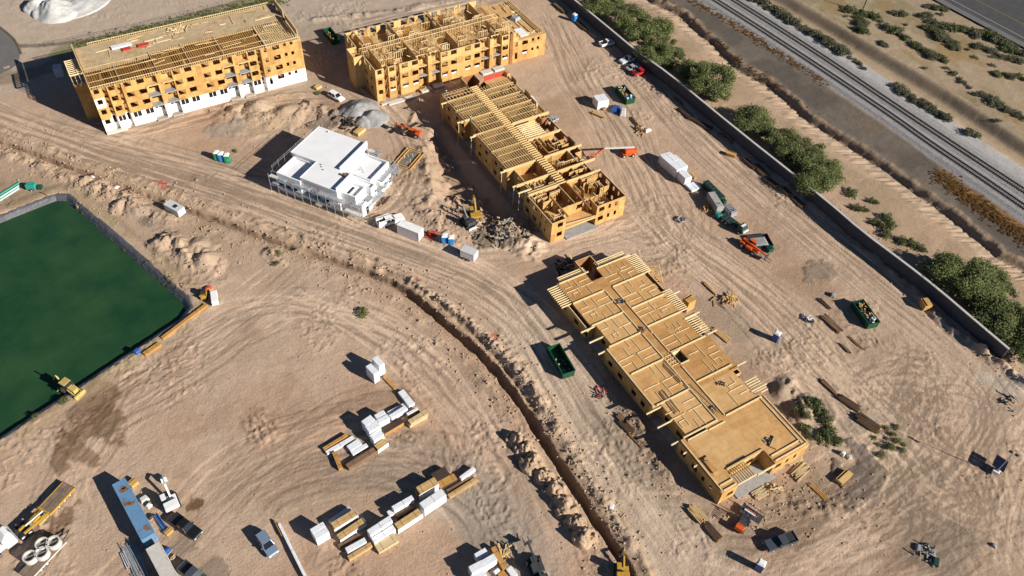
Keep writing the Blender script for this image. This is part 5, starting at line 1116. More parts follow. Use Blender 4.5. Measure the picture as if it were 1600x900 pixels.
shrub_run(Z4(570, 130), Z4(590, 215), 9, 1.9, "shrub in the small thicket below the utility pole", "shrubs in the thicket below the pole", (1, 3), 2.6)
shrub_run(Z4(740, 180), Z4(870, 250), 12, 1.7, "shrub in the short bar of scrub right of the pole thicket", "shrubs in the short bar of scrub", (1, 3), 2)
shrub_run(Z4(690, 285), Z4(740, 300), 4, 1.7, "shrub in the isolated pair below the pole thicket", "isolated pair of shrubs", (1,), 1.6)
shrub_run(Z4(890, 285), Z4(1100, 390), 20, 1.7, "shrub in the long bar of scrub in the middle of the open ground", "shrubs in the long bar of scrub", (1, 3), 2)
shrub_run(Z4(1100, 430), Z4(1260, 570), 10, 1.0, "small pale shrub trailing down from the long bar of scrub", "small trailing shrubs", (0,), 2)
shrub_run(Z4(1320, 590), Z4(1580, 760), 18, 1.6, "shrub in the ragged line near the lower right of the open ground", "shrubs in the ragged lower line", (1, 0), 3)
shrub_run(Z4(1000, 160), Z4(1180, 300), 24, 1.8, "shrub in the wide thicket in the middle of the scrubland", "shrubs in the wide thicket", (1, 3), 3.6)
shrub_run(Z4(780, 85), Z4(860, 85), 5, 1.6, "shrub in the small group above the wide thicket", "small group of shrubs above the thicket", (1, 0), 2)
shrub_run(Z4(985, 40), Z4(1130, 50), 7, 1.5, "shrub close to the highway near the top of the picture", "shrubs close to the highway", (1, 3), 2.2)
shrub_run(Z4(970, 90), Z4(1010, 90), 4, 1.6, "shrub in the knot just below those close to the highway", "knot of shrubs by the highway", (1,), 1.6)
shrub_run(Z4(1010, 135), Z4(1110, 150), 7, 1.5, "shrub in the thin row above the wide thicket", "thin row of shrubs", (1, 0), 1.8)
shrub_run(Z4(1120, 160), Z4(1400, 215), 20, 1.8, "shrub in the dark band running along below the highway", "shrubs in the dark band below the highway", (1, 3), 3)
shrub_run(Z4(1380, 225), Z4(1620, 340), 24, 1.9, "shrub in the thick band below the highway at the right edge", "shrubs in the thick right-hand band", (1, 3), 3)
shrub_run(Z4(1300, 280), Z4(1440, 325), 9, 1.6, "shrub in the middle bar below the thick band", "shrubs in the middle bar", (1,), 2)
shrub_run(Z4(1460, 350), Z4(1600, 380), 7, 1.6, "shrub near the right edge between two bands of scrub", "shrubs between the bands", (1, 0), 2.5)
shrub_run(Z4(1410, 460), Z4(1620, 480), 12, 1.5, "olive shrub in the grassy hollow at the right edge", "shrubs in the grassy hollow", (2, 1), 3)
for n_, (x, y) in enumerate([(860, 155), (700, 140), (480, 120), (1290, 235), (1300, 355), (1410, 355), (1410, 405), (1250, 305), (1560, 745), (970, 440), (1430, 770), (1090, 85)]):
    shrub(*Z4(x, y), 1.1, 0, "small lone shrub scattered on the pale open ground by the highway", "lone scattered shrubs")
for x, y, s in ((1340, 325, 1.7), (1352, 327, 1.5), (1365, 315, 1.4), (1330, 300, 1.8), (1385, 340, 1.7), (1390, 355, 1.9), (1383, 365, 1.6), (1370, 348, 1.5), (1412, 376, 1.8), (1425, 380, 1.8), (1440, 388, 1.7)):
    shrub(x, y, s, 3, "dark bush on the sandy strip between the wall and the ditch", "dark bushes on the sandy strip")
for x, y, s in ((1268, 627, 1.5), (1276, 636, 1.7), (1284, 645, 1.5), (1300, 676, 1.7), (1290, 684, 1.6), (1306, 686, 1.4), (1250, 645, 1.2), (1256, 655, 1.3), (1258, 668, 1.3), (1262, 680, 1.2), (1290, 655, 1.6)):
    shrub(x, y, s, 3, "dark green bush in the patch left beside the low wing", "bushes beside the low wing")
for x, y, s in ((1372, 674, .9), (1384, 668, .8), (1394, 678, .9), (1404, 688, .9), (1374, 694, .8), (1391, 697, 1.0), (1410, 704, .9), (1378, 710, .9), (1366, 684, .7), (1401, 668, .8), (1385, 684, .7), (1413, 694, .7)):
    shrub(x, y, s, 2, "olive bush in the island of scrub near the solar light tower", "bushes in the scrub island")
for x, y, s, lab in ((567, 489, 1.5, "single green bush alone in the open lower yard"), (434, 398, 1.3, "green bush beside the earth plug across the trench"), (430, 412, 1.0, "small green tuft below the earth plug across the trench"), (497, 144, 1.2, "olive bush by the white truck in front of the four-storey block"), (368, 236, .9, "small tuft just above the trio of portable toilets"), (100, 628, .9, "grey tuft on the pond bank near the yellow backhoe"), (55, 650, .9, "tuft on the pond bank at the left end of its rim")):
    shrub(x, y, s, 2, lab, None)
def weeds(name, pts, n, wob, size, m, seed, rad=.3):
    r = random.Random(seed); P = [at(*p) for p in pts]; cl = []
    for i in range(n):
        t = r.random()*(len(P)-1); k = int(t); c = P[k].lerp(P[k+1], t-k); x = c.x+r.gauss(0, wob); y = c.y+r.gauss(0, wob); cl.append((x, y, ground_z(x, y)+.1, rad*r.uniform(.6, 1.4)))
    o = bpy.data.objects.new(name, leaf_cloud(name, cl, 120/(rad*rad)*.16, size, m, seed, .6)); COL.objects.link(o); o["kind"] = "stuff"; return o
tag(weeds("dry_weeds", [(1468, 275), (1500, 300), (1535, 325), (1570, 350), (1610, 380)], 900, 1.4, .14, 'leaf_dry', 1), "rust-coloured weeds between the ditch and the ballast", "weeds")
tag(weeds("dry_weeds", [(1080, 0), (1150, 40), (1220, 85), (1290, 130)], 500, .9, .13, 'leaf_dry', 2), "brown weeds along the site-side edge of the ballast", "weeds")
tag(weeds("dry_weeds", [(1040, 0), (1110, 58), (1150, 95), (1200, 125), (1260, 175)], 170, 1.2, .13, 'leaf_dry', 5), "brown weeds along the rail side of the ditch", "weeds")
tag(weeds("green_weeds", [(120, 72), (200, 54), (300, 30), (380, 12), (440, 0)], 1100, 1.7, .14, 'leaf_olive', 3), "green weeds in the strip behind the four-storey block", "weeds")
tag(weeds("green_weeds", [(100, 315), (160, 365), (220, 415), (280, 460)], 260, .7, .1, 'leaf_olive', 4, .2), "thin weeds along the pond bank", "weeds")
# utility pole, fence
c = at(1346, 21); o = thing("utility_pole", "thin dark timber utility pole standing in the scrub by the highway", "utility pole", (c.x, c.y, ground_z(c.x, c.y)))
b = MB(); b.cyl((0, 0, -.5), (0, 0, 10.5), .2, 'wood_pole', .14); b.build("pole", o); b = MB(); b.bar((-1.2, .18, 9.8), (1.2, .18, 9.8), .12, .14, 'wood_pole'); b.build("crossarm", o)
for x in (-1, 0, 1): b = MB(); b.cyl((x, .18, 9.88), (x, .18, 10.08), .05, 'grey', n=6); b.build("insulator", o)
fp = smooth_line([at(*p).xy for p in [(70, 73), (130, 62), (200, 47), (280, 27), (370, 2), (430, -14)]], 1)
o = thing("wire_fence", "low dark wire fence behind the strip of weeds and the four-storey block", "fence"); 
for a, c in zip(fp[:-1], fp[1:]):
    n = max(1, int((c-a).length/4))
    for i in range(n):
        p = a.lerp(c, i/n); b = MB(); b.cyl((p.x, p.y, -.2), (p.x, p.y, 1.5), .06, 'dark_steel', n=5); b.build("post", o)
for z in (.4, .9, 1.4): b = MB(); b.tube([(p.x, p.y, z) for p in fp], .03, 'dark_steel', 4); b.build("wire", o)
# ------------------------------------------------------------------ tipped piles
def pile(name, px, py, r, h, m, lab, cat, seed, sx=1.0, rz=0.0, group=None, rough=.35):
    c = at(px, py); rn = 22; cn = 44; b = MB(); k = b.mi(m); V = []
    for i in range(rn+1):
        for j in range(cn):
            q = 1.08*i/rn; a = 2*math.pi*j/cn; V.append((q*math.cos(a), q*math.sin(a)))
    V = np.array(V); nz = fbm(V[:, 0]*r+c.x, V[:, 1]*r+c.y, r*.55, seed, 4); nf = fbm(V[:, 0]*r+c.x, V[:, 1]*r+c.y, .7, seed+5, 3)
    q = np.hypot(V[:, 0], V[:, 1])+(nz-.5)*rough*1.6; z = h*np.clip(1-np.sqrt(q*q+.012)+.1, -.2, 1)+(nf-.5)*rough*.9*np.clip(1.15-q, 0, 1)
    z0 = ground_z(c.x, c.y)
    for (x, y), zz in zip(V, z): b.v.append((x*r*sx, y*r, max(zz, -.25) if math.hypot(x, y) < 1.05 else -.35))
    for i in range(rn):
        for j in range(cn):
            j2 = (j+1) % cn; b.f.append((i*cn+j, (i+1)*cn+j, (i+1)*cn+j2, i*cn+j2)); b.m.append(k)
    o = b.build(name, smooth=True, loc=(c.x, c.y, z0-.03), rz=rz); return tag(o, lab, cat, group)
pile("gravel_pile", 560, 176, 4.6, 2.6, 'gravel_grey', "largest grey gravel pile, behind the clubhouse", "gravel pile", 301, 1.3, .5)
pile("gravel_pile", 583, 186, 3.6, 2.6, 'gravel_grey', "cone-shaped grey gravel pile at the right end of the gravel heaps", "gravel pile", 302, 1.15, .2, rough=.2)
pile("gravel_pile", 568, 192, 2.8, 2.2, 'gravel_grey', "grey gravel cone with a dark shaded hollow, closest to the clubhouse", "gravel pile", 303, 1, .2, rough=.2)
pile("gravel_pile", 88, 20, 6.5, 4.2, 'gravel_white', "tall white gravel pile at the top left corner", "gravel pile", 304, .9, .8, rough=.4)
pile("gravel_pile", 66, 14, 5, 4.0, 'gravel_white', "white gravel pile leaning on the tall one, beside its shadow", "gravel pile", 305, .7, 1.2, rough=.4)
pile("gravel_pile", 120, 8, 7, 1.4, 'gravel_white', "low flat spread of white gravel right of the tall white pile", "gravel pile", 306, 1.5, .4, rough=.4)
HE = [(806, 690, "pale dirt heap at the upper end of the row left of the trench"), (822, 704, "second dirt heap from the upper end of the trench row"), (832, 727, "third dirt heap from the upper end of the trench row"), (850, 746, "fourth dirt heap from the upper end of the trench row"), (866, 768, "dirt heap in the middle of the trench row"), (882, 794, "third dirt heap from the yellow excavator"), (898, 818, "second dirt heap from the yellow excavator"), (914, 842, "dirt heap closest to the yellow excavator")]
for i, (x, y, lab) in enumerate(HE): pile("dirt_heap", x, y, 1.75+.2*(i % 3), 2.1, 'soil', lab, "dirt heap", 320+i, 1.15, 1.9+.3*(i % 2), "dirt heaps beside the trench", rough=.9)
# ------------------------------------------------------------------ things on the site
ro = random.Random(44)
def quad(p0, p1, p2, z):
    """three corners of a top face at height z: centre, heading of the first edge, length, width"""
    a, b_, c = at(*p0, z), at(*p1, z), at(*p2, z); d = (b_-a); L_ = d.length; u = d/L_; n = Vector((-u.y, u.x, 0)); w = (c-b_).dot(n); ctr = a+d/2+n*(w/2)
    return Vector((ctr.x, ctr.y, 0)), heading(a, b_), L_, abs(w)
def line2(p0, p1, z=0.0):
    a, c = at(*p0, z), at(*p1, z); m = (a+c)/2; return Vector((m.x, m.y, 0)), heading(a, c), (c-a).length
# ---- lumber
def bundle(p0, p1, p2, h, kind, lab, z0=0.0, group=None, cat="lumber", bm='boards'):
    c, r, L_, W_ = quad(p0, p1, p2, z0+h); W_ = max(.35, min(W_, 3.4)); c.z = z0
    o = thing("lumber_bundle" if kind != 'wrap' else "wrapped_pack", lab, cat if kind != 'wrap' else "wrapped pack", c, r, group); e = .1 if h > .3 else .05
    b = MB()
    for x in (-L_*.36, 0, L_*.36): b.box(x-.06, x+.06, -W_/2, W_/2, 0, e, 'lumber')
    b.build("bearer", o)
    if kind == 'wrap':
        n = max(1, int(round(L_/2.6))); nw = 2 if W_ > 1.9 else 1; nh = 2 if h > 1.7 else 1
        for i in range(n):
            for j in range(nw):
                for k in range(nh):
                    g = .025; b = MB(); jz = ro.uniform(-.03, .03); b.box(-L_/2+L_*i/n+g, -L_/2+L_*(i+1)/n-g, -W_/2+W_*j/nw+g, -W_/2+W_*(j+1)/nw-g, e+(h-e)*k/nh+(.02 if k else 0), e+(h-e)*(k+1)/nh+(jz if k == nh-1 else 0), ro.choice(['wrap', 'wrap', 'wrap_print'])); b.build("wrapping", o, bevel=.05)
    else:
        m = {'bare': bm, 'half': bm}[kind]; ly = max(1, int(round(h/.75))) if h > 1.0 else 1
        for k in range(ly):
            za = e+(h-e)*k/ly+(.05 if k else 0); zb = e+(h-e)*(k+1)/ly; nb = max(1, int(W_/1.15))
            for j in range(nb):
                sh = ro.uniform(-.12, .12); b = MB(); b.box(-L_/2+sh, L_/2+sh, -W_/2+W_*j/nb+.02, -W_/2+W_*(j+1)/nb-.02, za, zb, m); b.build("boards", o)
        if kind == 'half':
            b = MB(); b.box(-L_/2-.16, L_/2+.16, -W_/2-.02, -W_/2+.012, e, h*.93, 'wrap'); b.build("wrapping", o)
            b = MB(); b.box(L_/2+.13, L_/2+.17, -W_/2+.02, W_/2, e, h*.9, 'wrap'); b.build("wrapping", o)
    b = MB()
    for x in (-L_*.28, L_*.28): b.box(x-.03, x+.03, -W_/2-.03, W_/2+.03, h, h+.012, 'dark')
    if L_ > 2.5 and kind != 'wrap': b.build("strap", o)
    return o
A1 = lambda x, y: (460+x/7.273, 640+y/7.27)
A2 = lambda x, y: (460+x/5.293, 720+y/5.293)
A3 = lambda x, y: (680+x/5.295, 730+y/5.295)
A4_ = lambda x, y: (400+x/4, 450+y/4)
A5 = lambda x, y: (1010+x/4.5, 220+y/4.5)
# upper yard
bundle(A4_(683, 490), A4_(735, 545), A4_(768, 520), 3.0, 'wrap', "left one of the two white wrapped towers standing apart in the upper yard")
bundle(A4_(722, 440), A4_(768, 492), A4_(802, 468), 3.3, 'wrap', "taller right one of the two white wrapped towers standing apart in the upper yard")
bundle(A4_(793, 560), A4_(868, 640), A4_(888, 632), .3, 'bare', "long orange boards on the ground below the two white wrapped towers", bm='boards_orange')
bundle(A4_(885, 650), A4_(955, 740), A4_(990, 715), .9, 'wrap', "single white pack set crosswise at the top of the upper yard")
bundle(A4_(922, 630), A4_(985, 708), A4_(993, 702), .25, 'bare', "thin brown boards beside the crosswise white pack of the upper yard", bm='boards_brown')
bundle(A1(755, 132), A1(862, 55), A1(930, 108), 2.7, 'wrap', "top left white pack of the high white stack in the upper yard")
bundle(A1(797, 188), A1(932, 112), A1(972, 190), 2.7, 'wrap', "middle white pack of the high white stack in the upper yard")
bundle(A1(902, 60), A1(1012, 0), A1(1042, 46), 2.2, 'wrap', "rear white pack of the high white stack in the upper yard")
bundle(A1(935, 108), A1(1055, 48), A1(1098, 88), 2.3, 'wrap', "right white pack of the high white stack in the upper yard")
bundle(A1(848, 290), A1(968, 215), A1(1022, 280), 2.2, 'wrap', "front white pack of the high white stack in the upper yard")
bundle(A1(905, 405), A1(1012, 328), A1(1066, 375), 1.3, 'half', "tan boards with a white side in front of the high white stack, upper yard", bm='boards')
bundle(A4_(818, 772), A4_(918, 718), A4_(935, 742), .8, 'wrap', "white pack in shade behind the orange boards of the upper yard")
bundle(A4_(828, 795), A4_(930, 730), A4_(950, 752), 1.3, 'wrap', "long white pack behind the orange boards of the upper yard")
bundle(A1(985, 225), A1(1200, 98), A1(1240, 150), 1.0, 'bare', "bright orange boards at the centre of the upper yard", bm='boards_orange')
bundle(A1(1282, 122), A1(1482, 2), A1(1516, 46), 1.5, 'bare', "pale timber pack at the right end of the upper yard", bm='boards_pale')
bundle(A1(1268, 40), A1(1395, -30), A1(1420, -8), 1.0, 'wrap', "narrow white pack behind the pale timber at the right end of the upper yard")
bundle(A1(1290, 75), A1(1420, 0), A1(1436, 15), .9, 'bare', "narrow orange boards squeezed beside the pale timber of the upper yard", bm='boards_orange')
bundle(A1(316, 432), A1(590, 266), A1(612, 288), .7, 'bare', "long orange boards along the back edge of the upper yard", bm='boards_orange')
bundle(A1(345, 470), A1(660, 290), A1(700, 325), .55, 'wrap', "long low white pack at the left end of the upper yard")
bundle(A1(588, 412), A1(722, 326), A1(800, 372), .8, 'wrap', "white pack in the middle of the left group, upper yard")
bundle(A1(636, 482), A1(812, 376), A1(846, 410), .7, 'wrap', "white pack next to the dark brown boards of the upper yard")
bundle(A1(428, 492), A1(502, 678), A1(552, 660), .9, 'bare', "orange boards turned crosswise at the left tip of the upper yard", bm='boards_orange')
bundle(A1(580, 620), A1(900, 422), A1(930, 478), .9, 'bare', "dark brown weathered boards along the front of the upper yard", bm='boards_brown')
bundle(A1(600, 662), A1(925, 482), A1(932, 492), .35, 'wrap', "thin white strip pack in front of the dark brown boards, upper yard")
# middle yard
bundle(A2(125, 565), A2(235, 500), A2(300, 580), 2.5, 'wrap', "square white stack with a torn top at the left end of the middle yard")
bundle(A2(280, 490), A2(450, 370), A2(468, 398), .9, 'wrap', "white pack in blue shade behind the tan boards of the middle yard")
bundle(A2(302, 512), A2(486, 400), A2(516, 452), 1.7, 'half', "tan boards with a white side, next to the square white stack of the middle yard")
bundle(A2(352, 608), A2(556, 470), A2(580, 520), 1.3, 'half', "dark tan boards partly in shade, second row of the middle yard", bm='boards')
bundle(A2(360, 690), A2(540, 600), A2(560, 622), .6, 'bare', "brown boards in the shadow between two rows of the middle yard", bm='boards_brown')
bundle(A2(415, 720), A2(578, 630), A2(602, 672), 1.1, 'wrap', "low white pack behind the yellow boards at the front of the middle yard")
bundle(A2(432, 788), A2(622, 672), A2(642, 706), .9, 'bare', "yellow boards at the front left of the middle yard")
bundle(A2(596, 572), A2(782, 452), A2(808, 500), 2.3, 'wrap', "big white pack at the centre of the middle yard")
bundle(A2(632, 640), A2(812, 525), A2(830, 572), 1.5, 'wrap', "white pack stepping down in front of the big central one, middle yard")
bundle(A2(664, 690), A2(826, 592), A2(864, 660), .9, 'bare', "pale boards at the front centre of the middle yard", bm='boards_pale')
bundle(A2(800, 376), A2(968, 280), A2(988, 320), 1.9, 'wrap', "white pack behind the brown boards in the middle yard")
bundle(A2(760, 420), A2(800, 396), A2(826, 440), 1.0, 'wrap', "short white pack in shade left of the brown boards, middle yard")
bundle(A2(830, 446), A2(978, 358), A2(1000, 384), .9, 'bare', "dark brown boards in shade between two white packs of the middle yard", bm='boards_brown')
bundle(A2(828, 518), A2(1022, 392), A2(1058, 438), 1.7, 'half', "tan boards with a white side right of the central pack, middle yard")
bundle(A2(1030, 348), A2(1214, 226), A2(1254, 285), 2.6, 'wrap', "largest white pack at the right of the middle yard")
bundle(A2(1000, 220), A2(1150, 135), A2(1182, 195), 2.2, 'half', "tan boards under torn white wrap behind the largest white pack, middle yard")
bundle(A2(1126, 108), A2(1240, 46), A2(1296, 110), 1.0, 'bare', "golden boards fanned at the top right of the middle yard", bm='boards_orange')
bundle(A2(1180, 175), A2(1320, 100), A2(1358, 150), .8, 'bare', "golden boards spread in front of the fan at the right of the middle yard", bm='boards_orange')
bundle(A2(1266, 278), A2(1500, 130), A2(1522, 160), .5, 'bare', "long tan planks at the right tip of the middle yard")
bundle(A2(1255, 240), A2(1440, 130), A2(1450, 148), .4, 'bare', "thin brown planks behind the long tan ones at the right tip, middle yard", bm='boards_brown')
bundle(A2(1360, 132), A2(1478, 44), A2(1494, 72), 1.0, 'wrap', "narrow white pack at the far right tip of the middle yard")
# lower yard, at the bottom of the picture
bundle(A3(272, 822), A3(380, 765), A3(400, 830), 2.4, 'wrap', "white stack cut by the bottom edge of the picture, lower yard")
bundle(A3(376, 772), A3(482, 710), A3(516, 765), 2.4, 'wrap', "tall white stack in the sun beside the orange panels, lower yard")
bundle(A3(318, 716), A3(412, 662), A3(470, 695), 1.8, 'wrap', "white stack in blue shade at the back of the lower yard")
bundle(A3(290, 890), A3(400, 835), A3(432, 890), 2.0, 'wrap', "front white stack at the very bottom edge, lower yard")
bundle(A3(462, 672), A3(560, 850), A3(602, 832), 1.2, 'bare', "orange board pack laid crosswise in the lower yard", bm='boards_orange')
bundle(A3(582, 842), A3(640, 918), A3(690, 892), 1.0, 'wrap', "small white pack right of the crosswise orange boards, lower yard")
bundle(A3(478, 860), A3(520, 828), A3(548, 852), .9, 'wrap', "little white pack left of the crosswise orange boards, lower yard")
bundle(A3(510, 890), A3(560, 852), A3(600, 900), .9, 'bare', "orange boards at the bottom edge between two small white packs", bm='boards_orange')
bundle((433, 818), (476, 905), (481, 903), .8, 'wrap', "very long narrow white pack lying alone beside the blue-grey estate car")
bundle((428, 814), (440, 838), (443, 837), .6, 'bare', "short orange board pack at the head of the long narrow white pack", bm='boards_orange')
bundle((250, 527), (320, 474), (323, 477), .7, 'bare', "very long orange beams lying along the pond bank", bm='boards_orange')
bundle((222, 551), (247, 534), (250, 539), .8, 'bare', "shorter orange boards at the lower end of the long pond-side beams", bm='boards_orange')
# lumber around the buildings and along the wall
SP = [((868, 4), (884, 18), 1.5, .7, 'boards_brown', "brown timber pile at the top by the wall, above the blue toilet"), ((902, 32), (918, 46), 1.6, .6, 'boards_brown', "brown timber pile by the wall just below the blue toilet"), ((912, 42), (934, 58), .8, .4, 'boards', "thin pale timber by the wall between the toilet and the white pickup"),
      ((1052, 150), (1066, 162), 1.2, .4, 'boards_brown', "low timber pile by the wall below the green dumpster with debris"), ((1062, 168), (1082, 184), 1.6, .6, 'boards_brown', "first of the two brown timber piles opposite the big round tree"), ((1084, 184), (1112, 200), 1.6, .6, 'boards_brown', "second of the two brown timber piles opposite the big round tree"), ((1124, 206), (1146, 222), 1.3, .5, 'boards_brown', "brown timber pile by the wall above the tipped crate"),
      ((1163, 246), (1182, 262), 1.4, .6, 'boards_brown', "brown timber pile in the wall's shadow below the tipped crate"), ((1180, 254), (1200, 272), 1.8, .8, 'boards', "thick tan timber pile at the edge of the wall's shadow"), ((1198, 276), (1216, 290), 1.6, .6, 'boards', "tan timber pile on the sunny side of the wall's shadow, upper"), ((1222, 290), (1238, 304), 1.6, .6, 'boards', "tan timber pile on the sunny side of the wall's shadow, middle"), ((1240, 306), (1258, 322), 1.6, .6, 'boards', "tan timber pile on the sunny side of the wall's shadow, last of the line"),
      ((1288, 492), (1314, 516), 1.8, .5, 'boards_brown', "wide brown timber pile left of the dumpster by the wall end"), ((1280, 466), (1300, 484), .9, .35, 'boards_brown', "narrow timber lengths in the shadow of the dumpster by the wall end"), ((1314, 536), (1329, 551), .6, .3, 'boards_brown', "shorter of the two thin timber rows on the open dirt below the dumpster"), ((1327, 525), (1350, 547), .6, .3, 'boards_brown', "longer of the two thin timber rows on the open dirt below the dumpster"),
      ((1284, 592), (1309, 616), .9, .4, 'boards_brown', "upper end of the broken line of timber by the scrub island"), ((1312, 616), (1344, 638), 1.5, .6, 'boards', "middle piece in the broken line of timber by the scrub island"), ((1342, 646), (1374, 670), 2.2, .8, 'boards', "big fanned timber pile right beside the scrub island"),
      ((966, 646), (976, 658), 1.4, .5, 'boards_brown', "upper timber pile in the shade along the west side of the low wing"), ((972, 656), (990, 676), 1.6, .6, 'boards', "golden timber pile at the shade edge along the west side of the low wing"), ((988, 678), (1008, 698), 1.4, .4, 'boards_brown', "timber scraps at the shade edge near the south of the low wing"),
      ((1079, 790), (1101, 812), 2.0, .7, 'boards', "wide tan timber pile by the south-west corner of the low wing"), ((1105, 817), (1126, 843), 1.5, .6, 'boards', "long tan timber pile nearest the orange forklift"), ((1240, 743), (1262, 725), 2.2, .5, 'boards_pale', "loose pale timbers off the south-east corner of the low wing"), ((1178, 776), (1198, 764), 1.8, .4, 'boards_pale', "pale timber pile in front of the porch of the low wing"), ((1233, 724), (1256, 715), .8, .3, 'boards_pale', "pale plank leaning out from the south-east corner of the low wing"), ((1264, 754), (1292, 779), .9, .3, 'boards_orange', "single long orange plank on the dirt by the dark soil pile"),
      ((1100, 440), (1118, 458), .6, .3, 'boards', "narrow boards beside the north-east corner of the low wing"), ((1115, 512), (1140, 532), 1.4, .4, 'boards', "boards on the ground against the east side of the low wing"), ((925, 174), (946, 182), 1.2, .5, 'boards', "short boards in front of the white wrapped block near the dumpster"), ((985, 182), (1000, 200), .9, .35, 'boards_brown', "dark beams beside the blue tarped goods"), ((600, 318), (608, 306), .6, .25, 'boards_brown', "short beams on the dirt between the clubhouse and the footing form"), ((590, 322), (600, 308), .5, .25, 'boards_brown', "thin beams nearest the corner of the clubhouse")]
for p0, p1, w, h, m, lab in SP:
    c, r, L_ = line2(p0, p1, h); o = thing("timber_pile", lab, "timber pile", c, r); n = max(2, int(w/.24))
    for k in range(1 if h < .5 else 2):
        for i in range(n if k == 0 else max(1, n-2)):
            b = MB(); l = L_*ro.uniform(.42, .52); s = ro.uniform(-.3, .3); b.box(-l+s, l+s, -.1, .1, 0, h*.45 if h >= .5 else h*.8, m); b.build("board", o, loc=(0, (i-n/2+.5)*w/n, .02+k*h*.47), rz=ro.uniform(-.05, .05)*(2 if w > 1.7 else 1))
# ---- steel boxes, dumpsters, toilets
def container(p0, p1, p2, h, m, lab, cat="shipping container", name="shipping_container", end='pale_grey'):
    c, r, L_, W_ = quad(p0, p1, p2, h); o = thing(name, lab, cat, c, r); W_ = min(max(W_, 2.2), 2.6); b = MB(); n = int(L_/.3); t = .05
    b.box(-L_/2+.02, L_/2-.02, -W_/2+.06, W_/2-.06, .12, h-.04, m)
    for i in range(n):
        x = -L_/2+.1+i*(L_-.2)/n; w_ = (L_-.2)/n*.55
        b.box(x, x+w_, -W_/2+.01, -W_/2+.058, .25, h-.2, m); b.box(x, x+w_, W_/2-.058, W_/2-.01, .25, h-.2, m); b.box(x, x+w_, -W_/2+.12, W_/2-.12, h-.038, h, m)
    b.build("body", o)
    b = MB()
    for y in (-W_/2, W_/2-.1): b.box(-L_/2, L_/2, y, y+.1, h-.13, h+.01, m); b.box(-L_/2, L_/2, y, y+.1, .02, .2, m)
    for x in (-L_/2, L_/2-.1):
        b.box(x, x+.1, -W_/2+.1, W_/2-.1, h-.13, h+.01, m)
        for y in (-W_/2, W_/2-.1): b.box(x, x+.1, y, y+.1, .2, h-.13, m)
    b.build("frame", o)
    if m == 'blue_box':
        for x0, x1, y0, y1 in ((-L_*.37, -L_*.30, -.5, .9), (-L_*.40, -L_*.34, -.1, .6), (-L_*.14, -L_*.085, -1.0, .3), (-L_*.10, -L_*.05, -.3, .9), (L_*.33, L_*.42, .1, .9), (L_*.36, L_*.375, -1.1, .2)): b = MB(); b.prism([(x0, y0), ((x0+x1)/2, y0-.1), (x1, y0+.15), (x1-.1, y1), ((x0+x1)/2, y1-.2), (x0+.05, y1-.1)], h+.004, h+.008, 'rust'); b.build("rust_patch", o)
    for s in (-1, 1): b = MB(); b.box(L_/2-.01, L_/2+.05, min(.03*s, s*(W_/2-.12)), max(.03*s, s*(W_/2-.12)), .22, h-.15, end); d_ = b.build("door", o); b = MB(); b.cyl((L_/2+.07, s*.35, .3), (L_/2+.07, s*.35, h-.25), .03, 'steel', n=6); b.build("lock_bar", d_)
    return o
container((176, 757), (221.5, 843.5), (242, 836), 2.95, 'blue_box', "long blue shipping container with rust patches on its roof", end='blue_box')
container((228, 858), (273, 944), (294, 932), 2.9, 'concrete_pale', "long cream-white shipping container below the blue one", end='white')
container((620.5, 351), (654, 364.5), (663.5, 357), 2.7, 'white', "white shipping container beside the white work truck")
def wheel_at(o, x, y, r, w, rim='pale_grey', name="wheel"):
    b = MB(); b.cyl((x, y-w/2, r), (x, y+w/2, r), r, 'rubber', n=16); t = b.build(name, o); q = MB(); s = 1 if y > 0 else -1; q.cyl((x, y+s*w/2, r), (x, y+s*(w/2+.012), r), r*.55, rim, n=12); q.build("rim", t); return t
def box_trailer(p0, p1, p2, h, lab, m='pale_grey', side='white', hatch=False):
    c, r, L_, W_ = quad(p0, p1, p2, h); W_ = min(max(W_, 2.0), 2.6); o = thing("box_trailer", lab, "trailer", c, r)
    b = MB(); b.box(-L_/2, L_/2, -W_/2, W_/2, .5, h-.06, side); b.build("body", o, bevel=.05); b = MB(); b.box(-L_/2-.02, L_/2+.02, -W_/2-.02, W_/2+.02, h-.058, h, m); b.build("roof", o)
    for s in (-1, 1):
        for x in (-.45, .45): wheel_at(o, x-L_*.08, s*(W_/2+.06), .36, .2)
    b = MB(); b.bar((-L_/2, .4, .5), (-L_/2-1.2, 0, .5), .1, .1, 'dark_steel'); b.bar((-L_/2, -.4, .5), (-L_/2-1.2, 0, .5), .1, .1, 'dark_steel'); b.cyl((-L_/2-1.1, 0, 0), (-L_/2-1.1, 0, .55), .05, 'steel', n=6); b.build("drawbar", o)
    b = MB(); b.box(L_/2-.001, L_/2+.04, -W_/2+.15, W_/2-.15, .6, h-.2, side); b.build("door", o)
    if hatch: b = MB(); b.box(-.1, .9, -.5, .5, h+.001, h+.05, 'dark'); b.build("hatch", o)
box_trailer((719, 391), (740.5, 399.5), (750, 391.5), 2.5, "grey-roofed white box trailer at the end of the toilets by the debris heap")
box_trailer((255, 319), (277, 331), (285, 321.5), 2.3, "pale box trailer with a dark roof hatch astride the trench by the pond", side='pale_grey', hatch=True)
container((82, 101), (95, 99), (98.5, 107), 2.6, 'pale_grey', "pale blue-white storage box in the shadow left of the four-storey block", "storage box", "storage_box")
